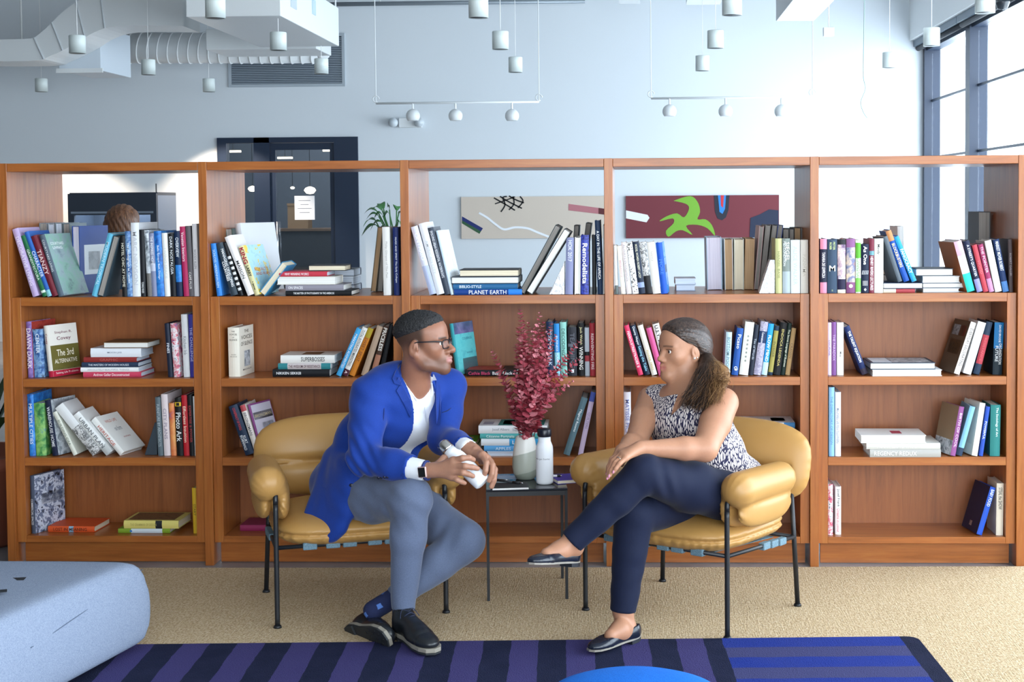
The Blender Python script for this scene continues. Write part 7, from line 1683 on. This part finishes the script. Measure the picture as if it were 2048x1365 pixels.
rl = bpy.data.lights.new('back_room_fill', 'AREA'); rl.energy = 170; rl.size = 2.0; rl.color = (1.0, 0.95, 0.9); rlo = bpy.data.objects.new('back_room_fill', rl); COL.objects.link(rlo); rlo.location = (-1.1, YB+2.0, ZC-0.05)  # added area light to brighten the room behind the glass; no fixture hangs here
cb = thing('cabinet', 'dark storage cabinet with boxes in the dim room behind the door', 'cabinet', (-1.15, YB+2.6, 0)); obj('carcass', box(-0.9, 0.7, 0, 0.5, 0, 1.1), mat('#2a3036', 0.6), cb); obj('worktop', box(-0.92, 0.72, -0.02, 0.52, 1.1, 1.13), mat('#5d4a3a', 0.5), cb)
for i, (x, w, h, c, lab) in enumerate(((-0.5, 0.25, 0.28, '#8a6f52', 'brown cardboard box on the cabinet behind the door'), (0.1, 0.3, 0.2, '#3f5a58', 'teal box on the cabinet behind the door'))):
    b = thing('storage_box', lab, 'box', (-1.15+x, YB+2.8, 1.1305)); obj('body', box(-w/2, w/2, -0.12, 0.12, 0, h), mat(c, 0.7), b); obj('lid', box(-w/2-0.005, w/2+0.005, -0.125, 0.125, h, h+0.03), mat(c, 0.6), b)
# ---- wall grille
gx0, gx1, gz0, gz1 = atY(457, 120, YB)[0], atY(690, 120, YB)[0], atY(570, 174, YB)[2], atY(570, 68, YB)[2]
gr = thing('air_grille', 'wide grey louvred air grille high on the far wall', 'grille', (gx0, YB, gz0)); w_, h_ = gx1-gx0, gz1-gz0
obj('frame', join(box(0, w_, -0.02, 0, 0, 0.03), box(0, w_, -0.02, 0, h_-0.03, h_), box(0, 0.03, -0.02, 0, 0.03, h_-0.03), box(w_-0.03, w_, -0.02, 0, 0.03, h_-0.03)), mat('#aab4bc', 0.5), gr)
obj('louvres', join(*[box(0.03, w_-0.03, -0.016, -0.004, 0.035+i*(h_-0.07)/26, 0.035+(i+0.55)*(h_-0.07)/26) for i in range(26)]), mat('#8d98a2', 0.5), gr)
obj('backing', box(0.03, w_-0.03, -0.003, -0.001, 0.03, h_-0.03), mat('#4d5a66', 0.8), gr)
# ---- fridge
YFz = 8.45
a = atY(135, 386, YFz); b = atY(312, 386, YFz); fz = a[2]
fg = thing('drinks_fridge', 'dark glass-fronted drinks fridge against the far wall', 'fridge', (a[0], YFz, 0)); w_ = b[0]-a[0]; FD = mat('#2c3440', 0.45, name='fridge_graphite'); FS = mat('#5f6c7e', 0.5, name='fridge_side')
obj('carcass', join(box(0, w_, 0.05, 0.62, 0, 0.12), box(0, w_, 0.05, 0.62, fz-0.03, fz), box(0, 0.03, 0.05, 0.62, 0.12, fz-0.03), box(0.03, w_-0.03, 0.6, 0.62, 0.12, fz-0.03)), FD, fg)
obj('side_panel', box(w_-0.03, w_, 0.05, 0.62, 0.12, fz-0.03), FS, fg)
dr = obj('door', join(box(0, w_, 0, 0.048, fz-0.22, fz-0.01), box(0, w_, 0, 0.048, 0.1, 0.2), box(0, 0.06, 0, 0.048, 0.2, fz-0.22), box(w_-0.06, w_, 0, 0.048, 0.2, fz-0.22)), FD, fg)
obj('glass', box(0.06, w_-0.06, 0.02, 0.026, 0.2, fz-0.22), GLASSD, dr); obj('trim_strip', box(0.03, w_-0.03, -0.004, 0, fz-0.205, fz-0.185), mat('#aab6c6', 0.3, 0.8), dr)
obj('aerial', cyl((w_-0.03, 0.1, fz), (w_-0.03, 0.1, fz+0.085), 0.006, n=6), BLACKM, fg)
rng = np.random.default_rng(21)
for zi, z in enumerate((0.55, 0.8, 1.02)):
    obj('wire_shelf', box(0.035, w_-0.035, 0.1, 0.58, z-0.012, z), mat('#8fa0b4', 0.4, 0.5), fg)
    for i in range(7):
        h = rng.uniform(0.13, 0.19); c = ['#c2503c', '#d8cfc2', '#7a3f6a', '#c9a23a', '#8a9ab8', '#b85a3a', '#3f6a8a'][int(rng.integers(7))]
        x = 0.10+i*(w_-0.2)/6
        bt = thing('drink_can', ('first', 'second', 'third', 'fourth', 'fifth', 'sixth', 'seventh')[i]+' drink from the left on the '+('lower', 'middle', 'upper')[zi]+' fridge shelf', 'drink', (a[0]+x, YFz+0.2, z+0.0006), 0, 'drinks in the fridge')
        obj('can', lathe([(0.026, 0), (0.031, 0.006), (0.031, h*0.8), (0.016, h*0.93), (0.016, h), (0.001, h)], 12), mat(c, 0.4), bt, True)
fl_ = bpy.data.lights.new('fridge_light', 'AREA'); fl_.energy = 22.0; fl_.size = 0.5; fl_.color = (0.9, 0.95, 1.0); flo = bpy.data.objects.new('fridge_light', fl_); COL.objects.link(flo); flo.parent = fg; flo.location = (w_/2, 0.3, fz-0.06)
# ---- two abstract canvases
def canvas(name, label, x0, x1, y0, y1, base, shapes, lines=()):
    A, B = atY(x0, y1, YB-0.03), atY(x1, y0, YB-0.03); o = thing(name, label, 'painting', (0, 0, 0))
    t = NT('canvas_weave'); n = t.noise(t.coord(), 300, 2); t.color(t.mix(t.math('MULTIPLY', n, 0.2), base, '#8a8078' if base != '#74323a' else '#5c2830')); t.rough(0.8); t.bump(n, 0.3, 0.001)
    obj('canvas', box(A[0], B[0], YB-0.03, YB-0.002, A[2], B[2]), t.m, o)
    zoff = 0
    for px, c in shapes:
        zoff += 0.0006
        if len(px) > 20: px = [(p.x, p.y) for p in bez([(x, y, 0) for x, y in px+px[:1]], 3)[:-1]]
        P = [atY(x, y, YB-0.03) for x, y in px]; obj('painted_shape', ([(p[0], YB-0.0305-zoff, min(max(p[2], A[2]), B[2])) for p in P], [tuple(range(len(P)))[::-1]]), mat(c, 0.7, name='paint'), o)
    for px, r, c in lines:
        P = [atY(x, y, YB-0.03) for x, y in px]; L = bez([(p[0], YB-0.033, p[2]) for p in P], 5); V = []; Fc = []
        for i, p in enumerate(L):
            q = (L[min(i+1, len(L)-1)]-L[max(i-1, 0)]).normalized(); nn = Vector((-q.z, 0, q.x))*r; V += [tuple(p+nn), tuple(p-nn)]
        obj('painted_line', (V, [(2*i, 2*i+1, 2*i+3, 2*i+2) for i in range(len(L)-1)]), mat(c, 0.7, name='paint'), o)
    return o
canvas('painting', 'wide beige abstract canvas with black net and white wavy line', 923, 1221, 392, 478, '#d6c9ba',
  [([(924, 433), (966, 457), (962, 463), (924, 441)], '#1c2a6a'), ([(924, 441), (962, 463), (959, 468), (924, 447)], '#2f5a3a'), ([(1137, 408), (1197, 416), (1197, 428), (1137, 421)], '#b4737a'), ([(1197, 416), (1219, 419), (1219, 431), (1197, 428)], '#5a2228')],
  [([(958, 426), (975, 436), (990, 448), (1008, 459), (1030, 455), (1055, 457), (1075, 465), (1098, 474)], 0.011, '#eef2f6')]+
  [([(988, 396), (1002, 404), (1016, 412), (1030, 421)], 0.007, '#15161a'), ([(1000, 393), (1018, 404), (1044, 417)], 0.007, '#15161a'), ([(1018, 392), (1032, 400), (1048, 406)], 0.007, '#15161a'), ([(1002, 424), (1010, 410), (1006, 396), (1014, 393)], 0.007, '#15161a'), ([(1018, 420), (1028, 408), (1026, 393)], 0.007, '#15161a'), ([(1036, 416), (1046, 403), (1040, 393)], 0.007, '#15161a'), ([(990, 408), (1008, 402), (1030, 394)], 0.006, '#15161a')])
canvas('painting', 'wide maroon abstract canvas with lime green branching shape', 1252, 1558, 390, 477, '#74323a',
  [([(1252, 421), (1295, 430), (1299, 436), (1293, 445), (1252, 437)], '#e6e9ee'),
   ([(1347, 402), (1370, 394), (1386, 394), (1397, 408), (1400, 425), (1395, 439), (1411, 439), (1424, 451), (1430, 472), (1415, 457), (1395, 450), (1372, 452), (1385, 470), (1366, 461), (1352, 463), (1337, 474), (1332, 462), (1347, 447), (1345, 437), (1319, 443), (1333, 433), (1354, 427), (1368, 435), (1378, 418), (1372, 408)], '#76ac36'),
   ([(1428, 391), (1459, 391), (1457, 420), (1452, 435), (1444, 441), (1435, 437), (1430, 424)], '#1f2433'), ([(1436, 391), (1452, 391), (1450, 418), (1445, 428), (1439, 424)], '#2a7fd0'), ([(1441, 391), (1448, 391), (1446, 416), (1442, 412)], '#c03038'),
   ([(1499, 476), (1501, 436), (1520, 429), (1538, 419), (1557, 421), (1557, 476)], '#1d2740')])
# ---- ducts and ceiling boxes
S_ = thing('air_duct', 'white rectangular duct with double bend at the upper left', 'duct', (0, 0, 0)); Yd = 7.0
cl = [(-160, 105), (60, 105), (105, 95), (175, 62), (235, 30), (285, 25), (365, 25)]
up_ = [(-160, 80), (40, 78), (78, 68), (130, 20), (175, -8), (235, -25), (366, -25)]; lo_ = [(-160, 122), (55, 122), (100, 112), (150, 88), (190, 64), (240, 52), (366, 52)]
U = bez([E3(x, y, Yd) for x, y in up_], 4); Lw = bez([E3(x, y, Yd) for x, y in lo_], 4); V = []; Fc = []
for p, q in zip(U, Lw): V += [(p.x, Yd, p.z), (q.x, Yd, q.z), (q.x, Yd+0.5, q.z), (p.x, Yd+0.5, p.z)]
for i in range(len(U)-1):
    for k in range(4): a_, b_ = 4*i+k, 4*i+(k+1) % 4; Fc.append((a_, b_, b_+4, a_+4))
obj('casing', (V, Fc), WHITEM, S_)
for i in (6, 10, 14, 18): p, q = U[i], Lw[i]; obj('joint', tube([(p.x, Yd-0.004, p.z), (q.x, Yd-0.004, q.z)], 0.008, 6), mat('#c2c8cc', 0.5), S_)
R_ = thing('spiral_duct', 'round white spiral duct running below the grille', 'duct', (0, 0, 0)); Yr = 8.62
p0, p1 = E3(192, 96, Yr), E3(640, 96, Yr); rr = abs(E3(300, 66, Yr)[2]-E3(300, 127, Yr)[2])/2
obj('pipe', cyl(p0, p1, rr, n=36), WHITEM, R_, True)
L = []
for i in range(22):
    x = p0[0]+(p1[0]-p0[0])*(i+0.5)/22; z = p0[2]+(p1[2]-p0[2])*(i+0.5)/22; L.append(tube([(x+0.05*math.sin(t)*0.5, Yr+(rr+0.002)*math.cos(t), z+(rr+0.002)*math.sin(t)) for t in np.linspace(0, 2*math.pi, 25)], 0.008, 5, False))
obj('spiral_rib', join(*L), WHITEM, R_, True)
en = np.array(p1); obj('end_cap', lathe([(0.001, 0.10), (rr*0.6, 0.085), (rr*0.92, 0.04), (rr, 0.0)][::-1], 28), WHITEM, R_, True).matrix_local = Matrix.Translation(en) @ Matrix.Rotation(math.pi/2, 4, 'Y')
for nm, lab, (xa, ya), (xb, yb), Y0, Y1 in (('plenum_box', 'white sheet-metal box joining the ducts at the left', (118, 52), (200, 142), 7.503, 8.3),):
    a_, b_ = atY(xa, yb, Y0), atY(xb, ya, Y0); o = thing(nm, lab, 'duct box', (0, 0, 0)); obj('casing', box(a_[0], b_[0], Y0, Y1, a_[2], b_[2]), mat('#cfd9e2', 0.5), o, bevel=0.004); obj('flange', box(a_[0]-0.02, b_[0]+0.02, Y0-0.02, Y0, a_[2]-0.02, a_[2]+0.02), WHITEM, o)
def pbox(x0, x1, yt, yb, Y0, Y1): A_, B_ = atY(x0, yb, Y0), atY(x1, yt, Y0); return box(A_[0], B_[0], Y0, Y1, A_[2], min(B_[2], ZC-0.05))
fc = thing('fan_coil_unit', 'boxy white ceiling fan unit with access panels', 'fan unit', (0, 0, 0))
obj('casing', pbox(372, 560, -60, 34, 4.9, 7.0), WHITEM, fc, bevel=0.006)
obj('end_box', pbox(560.5, 632, 8, 68, 6.2, 7.0), WHITEM, fc, bevel=0.006)
obj('lower_box', pbox(412, 632, 56, 100, 7.45, 8.1), WHITEM, fc, bevel=0.006)
q_ = atY(560, 30, 4.9); X1 = q_[0]
for y_, z_, s1, s2, c in ((5.3, q_[2]+0.22, 0.09, 0.12, '#b9c4cc'), (6.0, q_[2]+0.2, 0.06, 0.06, '#b4cad4')): obj('access_panel', box(X1, X1+0.012, y_-s1, y_+s1, z_-s2, z_+s2), mat(c, 0.5), fc)
e_ = atY(612, 30, 6.2); obj('switch', box(e_[0], e_[0]+0.05, 6.18, 6.2, e_[2]-0.03, e_[2]+0.03), mat('#c86a2a', 0.5), fc)
obj('hanger_rod', join(*[cyl((x, y, e_[2]), (x, y, ZC-0.002), 0.008, n=6) for x in (e_[0]+0.1,) for y in (6.4, 6.9)]), WHITEM, fc)
hg = []
for x, z in (((E3(20, 80, Yd)[0]), E3(20, 80, Yd)[2]), (E3(300, -20, Yd)[0], E3(300, -20, Yd)[2])): hg.append(cyl((x, Yd+0.25, z-0.02), (x, Yd+0.25, ZC-0.002), 0.01, n=6))
obj('hanger_rod', join(*hg), WHITEM, S_)
obj('hanger_rod', join(*[cyl((x, Yr, p0[2]+rr*0.9), (x, Yr, ZC-0.002), 0.01, n=6) for x in (p0[0]+0.4, p1[0]-0.4)]), WHITEM, R_)
cx0, cx1 = atY(1552, 40, 6.4)[0], atY(1628, 40, 6.4)[0]; cz = atY(1590, 42, 6.4)[2]
cbx = thing('ceiling_duct', 'white boxed duct end dropping from the ceiling', 'duct', (0, 0, 0)); obj('casing', box(cx0, cx1, 4.2, 6.4, cz, ZC-0.002), WHITE, cbx, bevel=0.004)
sn = thing('ceiling_sensor', 'small white box hung on a rod below the ceiling', 'sensor', E3(1657, 62, 6.8)); obj('case', box(-0.045, 0.045, -0.03, 0.03, -0.045, 0.03), WHITEM, sn, bevel=0.005); obj('rod', cyl((0, 0, 0.03), (0, 0, ZC-E3(1657, 62, 6.8)[2]-0.002), 0.006, n=6), WHITEM, sn)
pz = E3(640, 9, 9.2); pipe = thing('ceiling_pipe', 'thin grey pipe running along the top of the far wall', 'pipe', (0, 0, 0)); obj('tube', cyl((E3(636, 9, 9.2)[0], 9.2, pz[2]), (E3(1170, 4, 9.2)[0], 9.2, pz[2]), 0.022, n=12), mat('#8a949c', 0.4, 0.3), pipe, True); obj('bracket', join(*[cyl((x, 9.2, pz[2]), (x, 9.2, ZC-0.002), 0.008, n=6) for x in (E3(760, 9, 9.2)[0], E3(1100, 9, 9.2)[0])]), WHITEM, pipe)
ub = thing('ceiling_tray', 'white cable tray end at the top of the picture', 'tray', (0, 0, 0)); q0, q1 = E3(1238, 8, 8.2), E3(1280, -6, 8.2); obj('casing', box(q0[0], q1[0], 7.8, 8.2, q0[2], ZC-0.002), WHITEM, ub)
ub = thing('ceiling_tray', 'white cable tray right of the middle at the top of the picture', 'tray', (0, 0, 0)); q0, q1 = E3(1372, 10, 8.2), E3(1440, -6, 8.2); obj('casing', box(q0[0], q1[0], 7.8, 8.2, q0[2], ZC-0.002), WHITEM, ub)
# ---- cylinder pendants
PEN = lathe([(0.056, 0.004), (0.060, 0.0), (0.060, 0.128), (0.057, 0.132), (0.006, 0.132)], 28); PIN = lathe([(0.001, 0.02), (0.05, 0.016), (0.054, 0.002)], 24)
pens = [(431, 37, 'nearest pendant beside the fan unit'), (155, 107, 'pendant in front of the bent duct'), (297, 150, 'pendant below the spiral duct'), (83, 184, 'small pendant at the far left by the wall'), (418, 184, 'small pendant by the wall left of the grille'), (557, 101, 'pendant under the fan unit'), (643, 148, 'pendant in front of the grille'),
        (957, 36, 'pendant cut by the picture top, middle'), (1001, 99, 'middle pendant of the central row'), (1031, 145, 'lowest pendant of the central row'), (1464, 31, 'pendant cut by the picture top, right of centre'), (1431, 97, 'middle pendant of the right row'), (1405, 142, 'lowest pendant of the right row'), (1863, 92, 'pendant in front of the window blind'), (1779, 136, 'pendant against the bright wall near the window'), (1970, 26, 'pendant at the upper right by the window')]
FCB = {557: atY(560, 34, 4.9)[2], 643: atY(620, 100, 7.45)[2]}; pm = mat('#d8e2e0', 0.45, name='pendant_enamel'); first = None
for x, yb, lab in pens:
    z = 2.56; p = atZ(x, yb, z)
    if p[1] > YB-0.12: p = np.array(atY(x, yb, YB-0.22)); z = p[2]
    o = thing('pendant_light', 'white cylinder '+lab, 'pendant light', (p[0], p[1], p[2]), 0, 'cylinder pendants')
    if first is None:
        first = obj('shade', mesh('shade', PEN, True), pm, o).data; inner = obj('reflector', mesh('reflector', PIN, True), mat('#23282c', 0.4), o).data
    else: obj('shade', first, None, o); obj('reflector', inner, None, o)
    obj('cable', cyl((0, 0, 0.132), (0, 0, (ZC if x not in (557, 643) else FCB[x])-p[2]-0.002), 0.0028, n=6), WHITE, o)
    if yb > 180:      # the two by the wall are lit and wash it with warm light
        sl = bpy.data.lights.new('pendant_spot', 'SPOT'); sl.energy = 130; sl.spot_size = math.radians(92); sl.spot_blend = 0.35; sl.color = (1.0, 0.80, 0.62); sl.shadow_soft_size = 0.03
        so = bpy.data.objects.new('pendant_spot', sl); COL.objects.link(so); so.parent = o; so.location = (0, 0, -0.01); so.rotation_euler = (math.radians(8), 0, 0)
# ---- globe spots on hanging rods
def globes(label, xs, yr, yg, x0, x1, Y=8.0):
    o = thing('spot_rail', label, 'spot rail', (0, 0, 0)); a_, b_ = np.array(E3(x0, yr, Y)), np.array(E3(x1, yr, Y)); b_[2] = a_[2]
    obj('rail', cyl(tuple(a_), tuple(b_), 0.010, n=8), WHITEM, o, True)
    for q in (a_, b_): obj('hanger_cable', cyl(tuple(q), (q[0], Y, ZC-0.002), 0.005, n=6), WHITEM, o); obj('hook', tube([tuple(q+np.array((0.03*math.cos(t), 0, 0.04+0.03*math.sin(t)))) for t in np.linspace(0, 5.2, 12)], 0.006, 6), WHITEM, o, True)
    for x in xs:
        c = np.array(E3(x, yg, Y)); g = obj('globe', lathe([(0.048, -0.045)]+[(0.066*math.sin(t), -0.066*math.cos(t)) for t in np.linspace(0.82, 3.0, 12)]+[(0.001, 0.066)], 24), WHITEM, o, True); g.location = c
        obj('stalk', cyl((0, 0, 0.064), (0, 0, a_[2]-c[2]), 0.009, n=8), WHITEM, g)
globes('white hanging rail with three globe spotlights, left of centre', (826, 911, 1024), 207, 232, 752, 1078)
globes('white hanging rail with three globe spotlights above the maroon canvas', (1339, 1451, 1563), 197, 223, 1302, 1625)
em = thing('emergency_light', 'twin-headed white emergency light on the far wall', 'emergency light', E3(822, 246, YB-0.001)); obj('case', box(-0.12, 0.12, -0.06, -0.0, -0.05, 0.05), WHITEM, em, bevel=0.008)
for x in (-0.17, 0.1): obj('lamp_head', cyl((x, -0.12, 0), (x, -0.03, 0), 0.05, 0.042, 18), mat('#cdd6dc', 0.3), em, True)
hc = thing('hanging_cable', 'thin pale cable dangling from the ceiling near the window', 'cable', (0, 0, 0)); obj('flex', tube(bez([E3(x, y, 8.6) for x, y in ((1729, -16), (1728, 80), (1727, 150), (1731, 178), (1722, 204), (1727, 224), (1735, 236))], 5), 0.006, 6), mat('#b9d0cc', 0.6), hc, True)
hc.location = (0, 0, 0)
cm_ = thing('security_camera', 'small dark dome camera at the upper right corner', 'camera', E3(2005, 6, 4.6)); obj('dome', lathe([(0.001, -0.05), (0.035, -0.04), (0.05, 0.0), (0.05, 0.02)], 18), mat('#2a3036', 0.2), cm_, True); obj('mount', cyl((0, 0, 0.02), (0, 0, ZC-E3(2005, 6, 4.6)[2]-0.002), 0.03, n=12), WHITEM, cm_, True)
# ---- leafy plant beyond the bookcase
def leaf_blade(base, tip, w, sag, m, par, name='leaf'):
    b, t = Vector(base), Vector(tip); V = []; n = 8; d = (t-b); sd_ = Vector((d.y, -d.x, 0.25*d.length)).normalized() if abs(d.x)+abs(d.y) > 1e-4 else Vector((1, 0, 0))
    for i in range(n+1):
        u = i/n; p = b.lerp(t, u)+Vector((0, 0, sag*math.sin(math.pi*min(1, u*1.0)))); ww = w*math.sin(math.pi*min(1, 0.06+u*0.94))**0.8
        V += [tuple(p+sd_*ww+Vector((0, 0, ww*0.25))), tuple(p), tuple(p-sd_*ww+Vector((0, 0, ww*0.25)))]
    Fc = []
    for i in range(n): k = 3*i; Fc += [(k, k+1, k+4, k+3), (k+1, k+2, k+5, k+4)]
    return obj(name, (V, Fc), m, par, True)
GR = lfm('glossy_green_leaf', '#2f5f35', '#4d8248'); GR.node_tree.nodes['Principled BSDF'].inputs['Roughness'].default_value = 0.35
Yp = 5.2; pc_ = np.array(E3(790, 500, Yp)); pp = thing('potted_plant', 'green leafy plant seen above the second bay', 'plant', (pc_[0], Yp, 0))
obj('pot', lathe([(0.12, 0.0), (0.16, 0.3), (0.17, 0.34), (0.15, 0.34), (0.13, 0.28), (0.001, 0.28)], 24), mat('#d3d6d8', 0.5), pp, True); obj('stand', lathe([(0.10, -0.0), (0.10, 0.001)], 8), WHITE, pp)
rng = np.random.default_rng(4)
tpx = [(723, 473), (726, 455), (732, 440), (728, 428), (744, 421), (757, 413), (775, 416), (795, 420), (812, 432), (740, 462), (752, 480), (826, 450), (836, 470), (768, 436), (805, 460), (748, 438)]
for x, y in tpx:
    t = np.array(E3(x, y, Yp+rng.normal()*0.08)); b = pc_+np.array((rng.normal()*0.02, rng.normal()*0.02, 0.02)); mid = b*0.45+t*0.55+np.array((0, 0, 0.12))
    o_ = np.array((pc_[0], Yp, 0)); obj('stalk', tube([tuple(np.array((0, 0, 0.3))), tuple(b-o_), tuple(mid-o_)], 0.005, 5), GR, pp, True); leaf_blade(mid-o_, t-o_, 0.032, 0.03, GR, pp)
# ---- terracotta planter at the left edge
tp = thing('planter', 'terracotta planter with dark foliage at the left picture edge', 'planter', (-0.335, 0.42, 0)); obj('pot', lathe([(0.20, 0.0), (0.235, 0.02), (0.262, 0.33), (0.275, 0.335), (0.275, 0.385), (0.25, 0.385), (0.24, 0.33), (0.001, 0.32)], 40), mat('#7a4230', 0.65, name='terracotta'), tp, True)
DG = lfm('dark_leaf', '#23351f', '#35502c')
for i in range(26):
    a_ = rng.uniform(0, 6.28); r_ = rng.uniform(0.12, 0.3); z_ = rng.uniform(0.5, 1.0); leaf_blade((0.03*math.cos(a_), 0.03*math.sin(a_), 0.33), (min(r_*math.cos(a_), 0.29), r_*math.sin(a_), z_), 0.03, 0.06, DG, tp)
# ---- person beyond the bookcase, seen from behind
Yq = 1.85; ho = atY(247, 462, Yq); bp_ = thing('person', 'person with long brown hair seen from behind through the leftmost bay', 'person', (ho[0], Yq, 0))
bo_ = np.array((ho[0], Yq, 0.0)); v = Vol(np.array((-0.36, -0.32, 0.0)), np.array((0.36, 0.62, 1.48)), 0.009); hz = ho[2]
HRb = frame_of((0.15, 0.98, -0.1)); head(v, np.array((0, 0.0, hz+0.02)), HRb, 0.86, neckto=np.array((0, -0.03, hz-0.16)), neckr=0.05)
v.rc((0, -0.03, hz-0.18), (0, 0, hz-0.5), 0.12, 0.13, 0.08); v.rc((-0.16, 0, hz-0.22), (0.16, 0, hz-0.22), 0.065, 0.065, 0.05); v.rc((0, 0, hz-0.5), (0, 0.04, hz-0.68), 0.13, 0.16, 0.05)
for s_ in (-1, 1): v.chain([(s_*0.18, 0, hz-0.22), (s_*0.24, 0.05, hz-0.48), (s_*0.12, 0.26, hz-0.5)], [0.05, 0.042, 0.03], 0.02); v.chain([(s_*0.09, 0.05, hz-0.70), (s_*0.11, 0.44, hz-0.68), (s_*0.11, 0.46, hz-1.12)], [0.09, 0.07, 0.05], 0.03)
def colb(P):
    C = np.repeat(np.array(lin('#35506a')[:3])[None], len(P), 0); C[P[:, 2] > hz-0.15] = lin('#c79f86')[:3]; C[P[:, 2] < hz-0.62] = lin('#2a2f3a')[:3]; return C
bd_ = obj('body', v.mesh('body', colb, 1), colm('dressed_figure', 0.7, 0.3), bp_)
v = Vol(np.array((-0.2, -0.22, hz-0.40)), np.array((0.2, 0.2, hz+0.2)), 0.006); v.el((0, -0.012, hz+0.055), (0.084, 0.104, 0.086), None, 0); v.el((0, -0.045, hz-0.04), (0.095, 0.075, 0.13), None, 0.04); v.el((0, -0.06, hz-0.18), (0.105, 0.06, 0.14), None, 0.04)
v.warp(lambda X, Y, Z: 0.0025*np.sin(X*240+9*np.sin(Z*14))); v.half((0, 0.06, hz), (0, 1, -0.35))
tb_ = NT('brown_long_hair'); nn = tb_.noise(tb_.coord((160, 160, 9)), 1.0, 3); tb_.color(tb_.ramp(nn, [(0.3, '#3d2619'), (0.55, '#6b452d'), (0.75, '#91643f')])); tb_.rough(0.45); tb_.bump(nn, 0.6, 0.004)
obj('hair', v.mesh('hair', None, 1), tb_.m, bd_)
stl = thing('bar_stool', 'dark stool under the person behind the bookcase', 'stool', (ho[0], Yq+0.05, 0)); obj('seat', lathe([(0.17, hz-0.90), (0.19, hz-0.885), (0.18, hz-0.87), (0.001, hz-0.865)], 24), mat('#2a2d33', 0.5), stl, True)
for a_ in (0.8, 2.35, 3.9, 5.5): obj('leg', cyl((0.15*math.cos(a_), 0.15*math.sin(a_), hz-0.9), (0.2*math.cos(a_), 0.2*math.sin(a_), 0), 0.012, n=8), BLACKM, stl, True)
